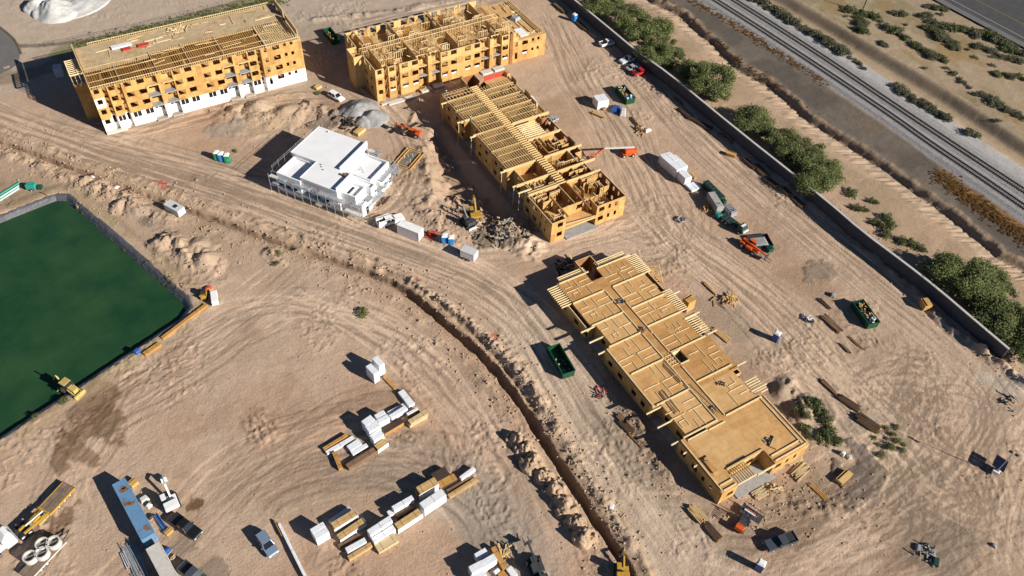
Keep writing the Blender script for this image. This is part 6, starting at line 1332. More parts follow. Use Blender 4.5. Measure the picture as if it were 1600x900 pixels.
def dumpster(p0, p1, p2, h, lab, fill, seed):
    c, r, L_, W_ = quad(p0, p1, p2, h); W_ = min(max(W_, 2.2), 2.6); o = thing("dumpster", lab, "dumpster", c, r); q = random.Random(seed); b = MB(); t = .12
    b.box(-L_/2, L_/2, -W_/2, W_/2, .15, .3, 'green_steel')
    for y in (-W_/2, W_/2-t): b.box(-L_/2, L_/2, y, y+t, .302, h, 'green_steel')
    b.box(-L_/2, -L_/2+t, -W_/2+t, W_/2-t, .302, h, 'green_steel'); b.build("body", o)
    b = MB(); b.box(L_/2-t, L_/2, -W_/2+t+.01, W_/2-t-.01, .31, h-.02, 'green_steel'); b.build("tailgate", o)
    for i in range(int(L_/.7)):
        x = -L_/2+.35+i*.7; b = MB(); b.box(x-.06, x+.06, -W_/2-.1, -W_/2-.002, .25, h-.12, 'green_steel'); b.build("side_rib", o); b = MB(); b.box(x-.06, x+.06, W_/2+.002, W_/2+.1, .25, h-.12, 'green_steel'); b.build("side_rib", o)
    b = MB(); b.box(-L_/2-.06, L_/2+.06, -W_/2-.12, -W_/2-.003, h-.1, h+.05, 'green_steel'); b.box(-L_/2-.06, L_/2+.06, W_/2+.003, W_/2+.12, h-.1, h+.05, 'green_steel'); b.build("top_rail", o)
    b = MB()
    for y in (-.7, .7): b.box(-L_/2+.2, L_/2-.2, y-.08, y+.08, 0, .15, 'dark_steel')
    b.build("skid", o)
    b = MB()
    top = {'none': .5, 'some': h*.6, 'full': h*1.0}[fill]
    for i in range({'none': 14, 'some': 40, 'full': 90}[fill]):
        x, y = q.uniform(-L_/2+.5, L_/2-.5), q.uniform(-W_/2+.4, W_/2-.4); a = q.uniform(0, 3.1); l = q.uniform(.2, .8); z = .4+q.random()*(top-.3); dx, dy = l*math.cos(a), min(.35, l*abs(math.sin(a)))
        b.bar((x-dx*.5, y-dy*.5, z), (x+dx*.5, y+dy*.5, z+q.uniform(-.1, .25)), q.uniform(.1, .35), q.uniform(.06, .2), q.choice(['lumber', 'osb', 'lumber_pale', 'trash', 'lumber_gold', 'dark'] if fill != 'none' else ['trash', 'dark', 'lumber']))
    if fill == 'full':
        for i in range(8): x, y = L_/2-q.uniform(.4, 1.4), q.uniform(-.8, .8); b.box(x-.25, x+.25, y-.25, y+.25, h-.2, h+.15, q.choice(['wrap', 'wrap', 'blue_tarp']))
    b.build("rubbish", o); return o
dumpster((504, 45), (519, 63), (528, 57), 1.8, "green dumpster half in shade between the two northern blocks", 'some', 1)
dumpster((961, 135), (978.5, 156), (990, 148), 1.8, "green dumpster filled with wood scraps beside the white wrapped block", 'full', 2)
dumpster((855.5, 542), (880, 585), (895, 572.5), 1.8, "nearly empty green dumpster on the haul road beside the low wing", 'none', 3)
dumpster((1331, 471), (1357, 507), (1371, 496), 1.8, "green dumpster piled with yellow scraps and white bags near the wall end", 'full', 4)
def toilet(px, py, rz, m, lab, group=None):
    c = at(px, py); o = thing("portable_toilet", lab, "portable toilet", c, rz, group); s = .62
    b = MB(); b.box(-s-.05, s+.05, -s-.05, s+.05, 0, .14, 'dark'); b.build("base", o)
    b = MB(); b.box(-s, s, -s, s, .14, 2.2, m); b.build("cabin", o, bevel=.04)
    for x in (-.35, 0, .35): b = MB(); b.box(x-.06, x+.06, s+.001, s+.04, .3, 2.0, m); b.build("wall_rib", o)
    b = MB(); b.box(-.42, .42, -s-.05, -s-.002, .2, 2.0, m); d_ = b.build("door", o); b = MB(); b.box(.25, .33, -s-.09, -s-.051, 1.0, 1.15, 'white'); b.build("handle", d_)
    b = MB(); b.taper(-s-.06, s+.06, -s-.06, s+.06, 2.2, 2.5, .3, .3, .22, 'white'); b.build("roof", o, bevel=.05); b = MB(); b.cyl((.4, .4, 2.2), (.4, .4, 2.65), .06, 'white', n=8); b.build("vent_pipe", o)
toilet(340.5, 249, -.5, 'potty_green', "green portable toilet at the left of the trio above the clubhouse shadow"); toilet(347.5, 251, -.5, 'potty_blue', "blue portable toilet between the two green ones"); toilet(356.5, 253, -.5, 'potty_green', "green portable toilet at the right of the trio, nearest the clubhouse")
toilet(694.5, 379, -.5, 'potty_blue', "blue portable toilet of the pair nearer the white shipping container"); toilet(705, 381.5, -.5, 'potty_blue', "blue portable toilet of the pair nearer the box trailer")
toilet(897, 33, .2, 'potty_blue', "lone light blue portable toilet by the wall at the top"); toilet(1210.5, 531, .35, 'potty_navy', "lone dark blue portable toilet on the dirt east of the low wing"); toilet(1185, 888, .5, 'potty_navy', "lone dark blue portable toilet at the bottom edge near the dark pickup")
# ---- road vehicles (local +x is the front)
def carbody(o, L_, W_, paint, kind):
    h = L_/2; w = W_/2
    b = MB()
    if kind == 'pickup':
        b.side([(-h, .45), (-h+.05, 1.02), (-h+1.85, 1.04), (h*.28, 1.06), (h-.25, .98), (h, .8), (h, .42), (h-.3, .34), (-h+.3, .36)], -w, w, paint)
        o1 = b.build("body", o, bevel=.06)
        b = MB(); b.box(-h+.1, -h+1.75, -w+.12, w-.12, 1.045, 1.06, 'dark'); 
        b.build("bed_liner", o)
        b = MB()
        for y in (-w+.01, w-.11): b.box(-h+.02, -h+1.8, y, y+.1, 1.045, 1.24, paint)
        b.box(-h+.02, -h+.1, -w+.111, w-.111, 1.045, 1.24, paint); b.build("bed_side", o)
        x0, x1, zt, r0, r1 = -h+1.86, h*.38, 1.78, .22, .75
    elif kind == 'suv':
        b.side([(-h, .5), (-h+.03, 1.0), (h*.35, 1.02), (h-.2, .9), (h, .7), (h, .4), (h-.3, .3), (-h+.3, .32)], -w, w, paint); b.build("body", o, bevel=.08); x0, x1, zt, r0, r1 = -h+.06, h*.42, 1.7, .35, .8
    else:
        b.side([(-h, .5), (-h+.05, .92), (-h+.9, .95), (h*.38, .95), (h-.15, .75), (h, .55), (h-.05, .32), (-h+.2, .3)], -w, w, paint); b.build("body", o, bevel=.09); x0, x1, zt, r0, r1 = -h+.7, h*.42, 1.45, .6, .85
    zb = 1.0 if kind != 'car' else .93
    b = MB(); b.taper(x0, x1, -w+.07, w-.07, zb, zt-.05, r0, r1, .2, 'glass'); b.build("glazing", o)
    b = MB(); b.box(x0+r0-.05, x1-r1+.05, -w+.24, w-.24, zt-.06, zt, paint); b.build("roof", o, bevel=.04)
    b = MB()
    for y in (-1, 1):
        for xa, xb in ((x0+.03, x0+r0), (x1-.03, x1-r1), ((x0+x1)/2-.1, (x0+x1)/2-.1)): b.bar((xa, y*(w-.08), zb), (xb, y*(w-.25), zt-.04), .09, .09, paint)
    b.build("pillar", o)
    for y in (-1, 1):
        b = MB(); b.box(h-.1, h+.015, y*(w-.28)-.17, y*(w-.28)+.17, .62, .78, 'white_paint'); b.build("headlight", o); b = MB(); b.box(-h-.015, -h+.05, y*(w-.16)-.1, y*(w-.16)+.1, .7, .95, 'red'); b.build("tail_light", o)
        b = MB(); b.box(x1-.6, x1-.4, min(y*(w+.02), y*(w+.2)), max(y*(w+.02), y*(w+.2)), zb, zb+.16, paint); b.build("mirror", o)
        for x in (-h*.62, h*.62): wheel_at(o, x, y*(w-.1), .36 if kind != 'car' else .32, .26)
def vehicle(p0, p1, kind, paint, lab, name, cat, Lv=None, Wv=1.95):
    """p0 rear, p1 front on the ground"""
    c, r, L_ = line2(p0, p1, .8); L_ = Lv or L_; o = thing(name, lab, cat, c, r); carbody(o, L_, Wv, paint, kind); return o
vehicle((938, 69.5), (962.5, 63), 'pickup', 'white_paint', "white pickup parked alone by the wall, highest in the row", "pickup_truck", "pickup truck", 5.6)
vehicle((992, 89), (971, 96), 'pickup', 'white_paint', "white pickup with an open dark bed, above the white car and the red pickup", "pickup_truck", "pickup truck", 5.4)
vehicle((979.5, 108), (1000, 100.5), 'car', 'silver', "silver-white car parked between a white pickup and the red pickup", "car", "car", 4.6, 1.85)
vehicle((991, 114.5), (1012, 108), 'pickup', 'red', "bright red pickup parked by the wall", "pickup_truck", "pickup truck", 5.4)
vehicle((867, 184), (853, 190), 'car', 'silver', "silver car half hidden behind the wing with open trusses", "car", "car", 4.5, 1.85)
vehicle((271, 809), (309, 836), 'pickup', 'car_black', "black pickup parked right of the white excavator", "pickup_truck", "pickup truck", 6.0, 2.0)
vehicle((406, 834), (427.5, 865), 'suv', 'blue_grey', "blue-grey estate car with a dark sunroof beside the long narrow white pack", "car", "car", 4.8)
vehicle((1241, 838.5), (1197.5, 853.5), 'pickup', 'car_grey', "dark slate pickup with a black bed near the bottom right", "pickup_truck", "pickup truck", 5.9, 2.0)
vehicle((285, 884), (322, 912), 'pickup', 'car_grey', "dark grey pickup cut by the bottom edge beside the cream container", "pickup_truck", "pickup truck", 5.8, 2.0)
# white work truck with racks
c, r, L_ = line2((591, 350), (628, 337.5), .8); o = thing("work_truck", "white flatbed work truck with racks beside the white shipping container", "truck", c, r)
carbody(o, 6.4, 2.1, 'white_paint', 'pickup')
for y in (-.95, .95):
    b = MB(); b.bar((-3.1, y, 2.0), (.2, y, 2.0), .1, .1, 'white_paint')
    for x in (-3.0, -1.5): b.bar((x, y, 1.2), (x, y, 2.0), .08, .08, 'white_paint')
    b.build("ladder_rack", o); b = MB(); b.box(-3.1, -1.4, y*.86-.16, y*.86+.16, 1.24, 1.62, 'white'); b.build("tool_locker", o)
b = MB(); b.bar((-2.9, -.93, 2.08), (-2.9, .93, 2.08), .08, .08, 'white_paint'); b.bar((-1.3, -.93, 2.08), (-1.3, .93, 2.08), .08, .08, 'white_paint'); b.build("rack_bar", o)
# small white truck by the shadow of the three-storey block
c = at(526, 154); o = thing("utility_truck", "small white truck standing in the open between the two northern blocks", "truck", c, -1.2); carbody(o, 4.8, 1.9, 'white_paint', 'suv')
# tractor unit and low-bed trailer
c, r, L_ = line2((36, 826), (-12, 862), 1.0); o = thing("semi_truck", "white tractor unit with a sleeper cab at the lower left edge", "truck", c, r)
b = MB(); b.box(-3.6, 3.3, -.5, .5, .55, .85, 'dark_steel'); b.build("chassis", o); b = MB(); b.box(-1.0, .9, -1.22, 1.22, .9, 2.9, 'white_paint'); b.taper(-.9, .8, -1.15, 1.15, 2.9, 3.7, .1, .9, .2, 'white_paint'); b.build("cab", o, bevel=.1)
b = MB(); b.side([(.9, .8), (.9, 2.0), (3.1, 1.75), (3.4, 1.3), (3.4, .6)], -.95, .95, 'white_paint'); b.build("bonnet", o, bevel=.08); b = MB(); b.hexa(((.89, -1.05, 2.05), (.95, -1.05, 2.05), (.95, 1.05, 2.05), (.89, 1.05, 2.05), (.7, -1.0, 2.85), (.93, -1.0, 2.8), (.93, 1.0, 2.8), (.7, 1.0, 2.85)), 'glass'); b.build("windscreen", o)
for y in (-1, 1):
    for x in (-3.0, -1.8): wheel_at(o, x, y*.95, .52, .55)
    wheel_at(o, 2.4, y*1.0, .52, .3); b = MB(); b.cyl((-1.15, y*1.0, .8), (-1.15, y*1.0, 3.8), .09, 'steel', n=8); b.build("exhaust_stack", o); b = MB(); b.cyl((-.9, y*1.05, .75), (.7, y*1.05, .75), .32, 'steel', n=12); b.build("fuel_tank", o); b = MB(); b.box(.5, .7, min(y*1.25, y*1.5), max(y*1.25, y*1.5), 1.9, 2.4, 'white_paint'); b.build("mirror", o)
    b = MB(); b.box(3.38, 3.44, y*.75-.15, y*.75+.15, .95, 1.15, 'white_paint'); b.build("headlight", o)
c, r, L_, W_ = quad((62, 793), (99, 753.5), (114.5, 762), 1.0); W_ = 2.7; o = thing("low_bed_trailer", "long yellow low-bed trailer with a worn plank deck behind the white tractor unit", "trailer", c, r)
b = MB(); b.box(-L_/2, L_/2, -W_/2+.14, W_/2-.14, .72, .95, 'truck_planks'); b.build("plank_deck", o)
for y in (-W_/2, W_/2-.14): b = MB(); b.box(-L_/2, L_/2, y, y+.14, .55, 1.0, 'yellow'); b.build("side_rail", o)
b = MB(); b.box(L_/2-.01, L_/2+.12, -W_/2, W_/2, .5, 1.0, 'rust'); b.build("tail_beam", o)
b = MB(); b.bar((-L_/2, -.9, 1.0), (-L_/2-4.6, -.55, 1.55), .28, .35, 'yellow'); b.bar((-L_/2, .9, 1.0), (-L_/2-4.6, .55, 1.55), .28, .35, 'yellow'); b.box(-L_/2-.3, -L_/2-.01, -W_/2, W_/2, .6, 1.15, 'yellow'); b.box(-L_/2-2.6, -L_/2-1.2, -.5, .5, 1.2, 1.7, 'yellow'); b.box(-L_/2-2.4, -L_/2-.4, .95, 1.3, .8, 1.2, 'yellow'); b.box(-L_/2-2.4, -L_/2-.4, -1.3, -.95, .8, 1.2, 'yellow_pale'); b.build("gooseneck", o)
b = MB(); b.cyl((-L_/2-3.6, .2, 1.75), (-L_/2-.4, -.2, 1.6), .16, 'pale_grey', n=8); b.build("ram", o)
for y in (-1, 1):
    for x in (-1.4, -.2, 1.0): wheel_at(o, L_/2-2.2+x, y*(W_/2-.25), .36, .3)
# flatbed trailer loaded with concrete rings
c, r, L_ = line2((38, 901), (95, 841), .9); o = thing("flatbed_trailer", "flatbed trailer under four concrete rings at the lower left edge", "trailer", c, r)
b = MB(); b.box(-L_/2, L_/2, -1.2, 1.2, .75, .9, 'truck_planks'); b.build("deck", o); b = MB(); b.box(-L_/2, L_/2, -1.3, -1.202, .7, .95, 'concrete_pale'); b.box(-L_/2, L_/2, 1.202, 1.3, .7, .95, 'dark_steel'); b.build("side_rail", o)
b = MB(); b.bar((L_/2, .5, .75), (L_/2+1.6, 0, .7), .12, .12, 'dark_steel'); b.bar((L_/2, -.5, .75), (L_/2+1.6, 0, .7), .12, .12, 'dark_steel'); b.build("drawbar", o)
for y in (-1, 1):
    for x in (-.6, .6): wheel_at(o, x-1, y*1.05, .38, .28)
for px, py, lab in ((83, 846.5, "concrete ring at the outer upper end of the flatbed trailer"), (65.5, 849, "concrete ring on the truck side at the upper end of the flatbed trailer"), (64.5, 863.5, "concrete ring in the middle of the flatbed trailer's outer edge"), (46, 869.5, "concrete ring furthest down the flatbed trailer")):
    c = at(px, py, 1.9); o = thing("concrete_ring", lab, "concrete ring", (c.x, c.y, .905)); b = MB(); n = 28; k = b.mi('concrete_pale')
    for i in range(n):
        a = 2*math.pi*i/n; ca, sa = math.cos(a), math.sin(a)
        for rr_, z in ((1.05, 0), (1.05, 1.15), (.84, 1.15), (.84, 0)): b.v.append((rr_*ca, rr_*sa, z))
    for i in range(n):
        j = (i+1) % n
        for q in range(4): q2 = (q+1) % 4; b.f.append((i*4+q, j*4+q, j*4+q2, i*4+q2)); b.m.append(k)
    b.build("ring", o); b = MB(); b.box(-.83, .83, -.05, .05, .9, 1.02, 'steel'); b.build("lifting_bar", o)
# ---- machines
def tracks_(o, L_, W_, tw=.5, h=.75):
    for y in (-1, 1): b = MB(); b.side([(-L_/2, h*.5), (-L_/2+.25, h), (L_/2-.25, h), (L_/2, h*.5), (L_/2-.3, 0), (-L_/2+.3, 0)], y*W_/2-tw/2, y*W_/2+tw/2, 'rubber'); b.build("track", o)
def excavator(px, py, rz, paint, lab, s=1.0, boom=((.6, 1.3), (2.8, 3.4), (5.0, 2.6), (5.6, .6)), cabm=None, swing=0.0, roof=None, bucketm='dark_steel'):
    c = at(px, py); c.z = min(0, ground_z(c.x, c.y)) if 690 < px < 760 else 0; o = thing("excavator", lab, "excavator", c, rz); o.scale = (s, s, s); tracks_(o, 3.6, 2.4)
    b = MB(); b.cyl((0, 0, .7), (0, 0, .95), .9, 'dark_steel'); b.build("turntable", o)
    b = MB(); b.box(-2.0, 1.0, -1.25, 1.25, .96, 1.3, paint); b.box(-2.1, -.5, -1.25, 1.25, 1.3, 2.1, paint); b.build("house", o, bevel=.1)
    b = MB(); b.taper(-.4, 1.2, .3, 1.25, 1.3, 2.7, .1, .25, .08, 'glass'); cb = b.build("cab", o); b = MB(); b.box(-.35, 1.0, .33, 1.22, 2.7, 2.8, cabm or paint); b.build("cab_roof", cb, bevel=.04)
    for (x0, z0), (x1, z1), w in zip(boom[:-1], boom[1:], (.42, .36, .3)):
        b = MB(); b.bar((x0, -.35, z0), (x1, -.35, z1), w*.75, w, paint); b.build("boom" if x0 == boom[0][0] else ("stick" if w == .36 else "bucket_link"), o)
    b = MB(); x, z = boom[-1]; b.side([(x-.1, z+.3), (x+.5, z+.1), (x+.3, z-.6), (x-.5, z-.7), (x-.6, z-.1)], -.85, .15, bucketm); b.build("bucket", o)
    b = MB(); b.cyl((boom[0][0]+.4, -.35, boom[0][1]-.2), ((boom[0][0]+boom[1][0])/2+.3, -.35, (boom[0][1]+boom[1][1])/2-.1), .08, 'steel', n=8); b.build("ram", o)
    return o
excavator(268, 787, heading(at(268, 785), at(250, 740)), 'white', "white excavator with its arm reaching up beside the blue container", .92, boom=((.6, 1.4), (2.6, 2.8), (4.4, 2.2), (5.2, 1.0)), bucketm='wrap')
excavator(971, 896, heading(at(971, 893), at(968, 845)), 'yellow', "yellow excavator at the bottom end of the trench", .85, boom=((.6, 1.4), (2.4, 2.3), (3.6, 1.5), (4.2, -.5)))
excavator(742, 330, heading(at(742, 330), at(735, 300)), 'yellow', "yellow excavator in the shade west of the wing with open trusses", 1.0, boom=((.6, 1.3), (2.6, 3.6), (4.4, 3.0), (4.8, 1.0)))
o = excavator(731, 350, heading(at(731, 348), at(714, 330)), 'dark_steel', "dark excavator with a pale front blade beside the debris heap", .9)
b = MB(); b.box(-2.6, -2.4, -1.3, 1.3, .1, .8, 'pale_grey'); b.bar((-2.4, -.5, .4), (-1.5, -.5, .5), .15, .15, 'dark_steel'); b.bar((-2.4, .5, .4), (-1.5, .5, .5), .15, .15, 'dark_steel'); b.build("blade", o)
# yellow backhoe on the pond bank
c = at(112, 611); rz = heading(at(98, 598), at(122, 612)); o = thing("backhoe_loader", "yellow backhoe loader standing on the edge of the green pond", "backhoe", c, rz)
b = MB(); b.box(-1.9, 1.0, -.55, .55, .6, 1.0, 'yellow_pale'); b.side([(.1, 1.0), (.1, 1.7), (1.7, 1.55), (1.8, .8), (.9, .7)], -.5, .5, 'yellow_pale'); b.build("body", o, bevel=.05)
b = MB(); b.taper(-1.4, .1, -.75, .75, 1.0, 2.5, .1, .1, .08, 'glass'); cb = b.build("cab", o); b = MB(); b.box(-1.4, .1, -.8, .8, 2.5, 2.62, 'yellow_pale'); b.build("cab_roof", cb, bevel=.03)
for y in (-1, 1): wheel_at(o, -1.0, y*.95, .72, .45, 'yellow_pale'); wheel_at(o, 1.2, y*.85, .5, .35, 'yellow_pale'); b = MB(); b.bar((.2, y*.7, 1.3), (2.3, y*.7, .6), .16, .22, 'yellow_pale'); b.build("loader_arm", o)
b = MB(); b.side([(2.2, .3), (2.2, .95), (2.5, .95), (2.6, .35), (3.0, .15), (2.3, .12)], -1.15, 1.15, 'yellow_pale'); b.build("loader_bucket", o)
b = MB(); b.bar((-1.9, 0, 1.0), (-2.7, 0, 2.9), .25, .3, 'yellow_pale'); b.bar((-2.7, 0, 2.9), (-3.7, 0, 1.6), .2, .26, 'yellow_pale'); b.build("backhoe_arm", o); b = MB(); b.side([(-3.9, 1.5), (-3.4, 1.6), (-3.3, 1.0), (-3.8, .8)], -.35, .35, 'dark_steel'); b.build("backhoe_bucket", o)
for y in (-1, 1): b = MB(); b.bar((-1.8, y*.5, .8), (-2.2, y*1.4, .05), .16, .16, 'yellow_pale'); b.build("stabiliser", o)
def telehandler(p0, p1, paint, lab, lift=0.6, basket=False, deck=None):
    c, r, L_ = line2(p0, p1, .8); o = thing("telehandler", lab, "telehandler", c, r)
    b = MB(); b.box(-2.4, 2.3, -.75, .75, .65, 1.1, paint); b.box(-2.5, -1.2, -.95, .95, .8, 1.45, paint); b.build("chassis", o, bevel=.05)
    b = MB(); b.taper(-.9, .7, .25, 1.1, .9, 2.3, .1, .25, .06, 'glass'); cb = b.build("cab", o); b = MB(); b.box(-.85, .6, .27, 1.08, 2.3, 2.38, paint); b.build("cab_roof", cb)
    b = MB(); b.box(-.7, .9, -1.1, -.35, .9, 1.45, paint); b.build("engine_cover", o, bevel=.05)
    for y in (-1, 1):
        for x in (-1.6, 1.6): wheel_at(o, x, y*1.0, .62, .42, 'pale_grey')
    x1, z1 = 4.4, 1.5+lift*2
    b = MB(); b.bar((-2.2, 0, 1.75), (2.2, 0, 1.75+(z1-1.75)*.66), .42, .42, paint); b.build("boom", o); b = MB(); b.bar((2.2, 0, 1.75+(z1-1.75)*.66), (x1, 0, z1), .3, .3, 'pale_grey' if basket else paint); b.build("boom_extension", o)
    b = MB(); b.box(x1, x1+.15, -.7, .7, z1-.9, z1+.2, 'dark_steel'); b.box(x1+.151, x1+1.4, -.5, -.38, z1-.9, z1-.82, 'dark_steel'); b.box(x1+.151, x1+1.4, .38, .5, z1-.9, z1-.82, 'dark_steel'); b.build("fork", o)
    if deck: b = MB(); b.box(x1+.2, x1+1.5, -1.2, 1.2, z1-.8, z1-.5, deck); b.build("load", o)
    return o
telehandler((1157, 375), (1188, 397), 'orange', "red-orange telehandler with a long boom beside the washout bin", .0)
telehandler((651, 209), (636, 205), 'orange', "orange telehandler on the dirt behind the clubhouse", .3)
c = at(640, 201, 1.6); o = thing("wood_platform", "tan plank platform held across the orange telehandler behind the clubhouse", "platform", (c.x, c.y, 1.9), .3); b = MB(); b.box(-2.6, 2.6, -.6, .6, .12, .2, 'boards'); b.build("planks", o); b = MB(); [b.box(x-.1, x+.1, -.6, .6, 0, .12, 'lumber') for x in (-1.8, 0, 1.8)]; b.build("bearer", o)
o = telehandler((845, 904), (834, 876), 'dark_steel', "black forklift cut by the bottom edge with its dark mast up", .2)
c, r, L_ = line2((838, 882), (851, 906), 1.2); o = thing("marker_boom", "pale beam with a red end lying against the black forklift", "beam", (c.x, c.y, .02), r); b = MB(); b.box(-2.4, 1.5, -.14, .14, 0, .3, 'concrete_pale'); b.build("beam", o); b = MB(); b.box(1.501, 2.4, -.15, .15, 0, .31, 'orange'); b.build("red_end", o)
# orange forklift with a cage
c = at(1158, 822); rz = heading(at(1156, 826), at(1172, 802)); o = thing("forklift", "orange forklift carrying a dark cage by the porch of the low wing", "forklift", c, rz)
b = MB(); b.box(-1.6, -.5, -.75, .75, .5, 1.5, 'orange'); b.box(-.5, 1.2, -.7, .7, .4, .9, 'dark_steel'); b.build("body", o, bevel=.08)
b = MB()
for x in (-.6, .9):
    for y in (-.65, .65): b.bar((x, y, .9), (x, y, 2.3), .08, .08, 'dark_steel')
b.build("post", o)
for i in range(6): b = MB(); b.box(-.7+i*.3, -.58+i*.3, -.75, .75, 2.3, 2.37, 'car_grey'); b.build("overhead_guard", o)
for y in (-1, 1): wheel_at(o, -1.0, y*.75, .42, .35); wheel_at(o, .95, y*.8, .55, .4)
for y in (-.4, .4): b = MB(); b.bar((1.35, y, .3), (1.35, y, 2.9), .12, .16, 'dark_steel'); b.build("mast", o); b = MB(); b.box(1.4, 2.7, y-.07, y+.07, .62, .7, 'dark_steel'); b.build("fork", o)
ca_ = at(1175, 801, 1.2); o = thing("steel_cage", "dark steel cage with pink and white goods on the forks of the orange forklift", "cage", (ca_.x, ca_.y, .72), rz+.0)
b = MB(); l, w, h = .95, 1.9, 1.0; b.box(-l, l, -w, w, 0, .06, 'dark_steel')
for x in (-l, l):
    b.bar((x, -w, h), (x, w, h), .07, .07, 'dark_steel')
    for i in range(7): y = -w+i*w/3; b.bar((x, y, 0), (x, y, h), .05, .05, 'dark_steel')
for y in (-w, w): b.bar((-l, y, h), (l, y, h), .07, .07, 'dark_steel')
b.build("frame", o)
o = thing("supply_box", "pink and white strip of goods lying in the dark steel cage", "box", (ca_.x, ca_.y, .79), rz+1.57); b = MB(); b.box(-1.2, 1.0, -.25, 0, 0, .4, 'soil_red'); b.build("pink_wrapping", o); b = MB(); b.box(-1.0, 1.3, .05, .3, 0, .4, 'wrap'); b.build("white_wrapping", o)
# orange boom lift
c = at(980, 242); rz = heading(at(990, 234), at(952, 238)); o = thing("boom_lift", "orange boom lift with its white arm stretched towards the wing with open trusses", "boom lift", c, rz)
b = MB(); b.box(-1.5, 1.5, -1.0, 1.0, .5, .9, 'orange'); b.build("chassis", o, bevel=.05); b = MB(); b.box(-2.2, .9, -.9, .9, .95, 2.0, 'orange'); b.build("turret", o, bevel=.12)
for y in (-1, 1):
    for x in (-1.2, 1.2): wheel_at(o, x, y*1.05, .45, .35)
b = MB(); b.bar((-1.6, 0, 2.3), (6.5, 0, 2.9), .34, .4, 'concrete_pale'); b.build("boom", o); b = MB(); b.bar((6.5, 0, 2.9), (8.8, .4, 1.4), .28, .3, 'orange'); b.build("jib", o); b = MB()
bx, by, bz = 9.4, .5, .5
for z in (0, .55, 1.1):
    for p, q in (((-.4, -.9), (.4, -.9)), ((.4, -.9), (.4, .9)), ((.4, .9), (-.4, .9)), ((-.4, .9), (-.4, -.9))): b.bar((bx+p[0], by+p[1], bz+z), (bx+q[0], by+q[1], bz+z), .06, .06, 'orange')
for x in (-.4, .4):
    for y in (-.9, 0, .9): b.bar((bx+x, by+y, bz), (bx+x, by+y, bz+1.1), .06, .06, 'orange')
b.box(bx-.4, bx+.4, by-.9, by+.9, bz-.05, bz-.031, 'dark_steel'); b.build("basket", o)
# solar light tower
c = at(1555, 737); rz = .35; o = thing("solar_light_tower", "trailer light tower with black solar panels and a tall mast casting a long shadow", "light tower", c, rz)
b = MB(); b.box(-1.0, 1.0, -.6, .6, .45, 1.1, 'white'); b.build("cabinet", o, bevel=.05); b = MB(); b.bar((-1.0, 0, .5), (-2.4, 0, .45), .1, .1, 'steel'); b.build("drawbar", o); [wheel_at(o, 0, y*.75, .33, .22) for y in (-1, 1)]
b = MB(); b.cyl((-.5, 0, 1.1), (-.5, 0, 7.2), .1, 'steel', .06); b.build("mast", o)
for y in (-.5, .5): b = MB(); b.box(-.7, -.4, y-.28, y+.28, 7.0, 7.4, 'dark'); b.build("lamp_head", o)
pc = at(1563, 724, 1.6); lp = Matrix.Rotation(-rz, 3, 'Z') @ Vector((pc.x-c.x, pc.y-c.y, 0))
for k in range(3):
    b = MB(); x = lp.x+(k-1)*.98; b.hexa(((x-.47, lp.y-1.1, 1.45), (x+.47, lp.y-1.1, 1.45), (x+.47, lp.y+1.1, 1.7), (x-.47, lp.y+1.1, 1.7), (x-.47, lp.y-1.1, 1.5), (x+.47, lp.y-1.1, 1.5), (x+.47, lp.y+1.1, 1.75), (x-.47, lp.y+1.1, 1.75)), 'solar'); b.build("solar_panel", o)
b = MB(); b.bar((.3, .2, 1.1), (lp.x, lp.y, 1.5), .08, .08, 'steel'); b.bar((lp.x-1.5, lp.y, 1.52), (lp.x+1.5, lp.y, 1.52), .06, .06, 'steel'); b.build("panel_strut", o)
# ---- material and plant rows east of the trussed wing
bundle(A5(105, 112), A5(215, 208), A5(288, 178), 2.7, 'wrap', "big white pack in the stack row east of the trussed wing")
bundle(A5(92, 98), A5(118, 124), A5(182, 92), 2.6, 'wrap', "white pack with a dark gap at the upper end of the eastern stack row")
bundle(A5(195, 98), A5(285, 178), A5(292, 172), 2.4, 'wrap', "thin white pack on the far side of the eastern stack row")
bundle(A5(224, 218), A5(276, 268), A5(312, 240), 2.4, 'wrap', "square white pack at the lower end of the eastern stack row")
bundle(A5(274, 306), A5(320, 352), A5(378, 316), .7, 'wrap', "low white pack in blue shade below the eastern stack row")
bundle(A5(300, 215), A5(340, 255), A5(352, 246), .9, 'bare', "small tan boards tucked behind the low pack of the eastern stack row")
def plant_block(p0, p1, p2, h, m, lab, name, cat, ribs=True, lid=None):
    c, r, L_, W_ = quad(p0, p1, p2, h); W_ = max(W_, .8); o = thing(name, lab, cat, c, r); b = MB(); b.box(-L_/2, L_/2, -W_/2, W_/2, .2, h, m); b.build("casing", o, bevel=.06)
    b = MB()
    for y in (-W_/3, W_/3): b.box(-L_/2, L_/2, y-.1, y+.1, 0, .2, 'dark_steel')
    b.build("skid", o)
    for i in range(int(L_/.9)):
        x = -L_/2+.5+i*.9; b = MB(); b.box(x-.3, x+.3, -W_/2-.03, W_/2+.03, .5, h-.25, lid or m); b.build("side_panel", o)
    b = MB(); b.cyl((L_*.3, 0, h), (L_*.3, 0, h+.35), .12, 'dark', n=8); b.build("exhaust", o)
    if ribs:
        for i in range(5): x = -L_*.35+i*L_*.16; b = MB(); b.box(x-.05, x+.05, -W_/2+.1, W_/2-.1, h+.001, h+.07, 'dark_steel'); b.build("roof_rib", o)
    return o
plant_block(A5(400, 285), A5(520, 405), A5(550, 385), 1.9, 'dark_green', "long dark green generator casing in the plant row", "generator", "generator")
plant_block(A5(432, 362), A5(500, 468), A5(530, 432), 2.3, 'concrete', "grey-tan tank box beside the long dark green casing", "water_tank", "tank", ribs=False)
plant_block(A5(545, 450), A5(600, 510), A5(630, 480), 1.7, 'grey', "grey machine with a white end in the plant row", "compressor", "compressor", lid='white')
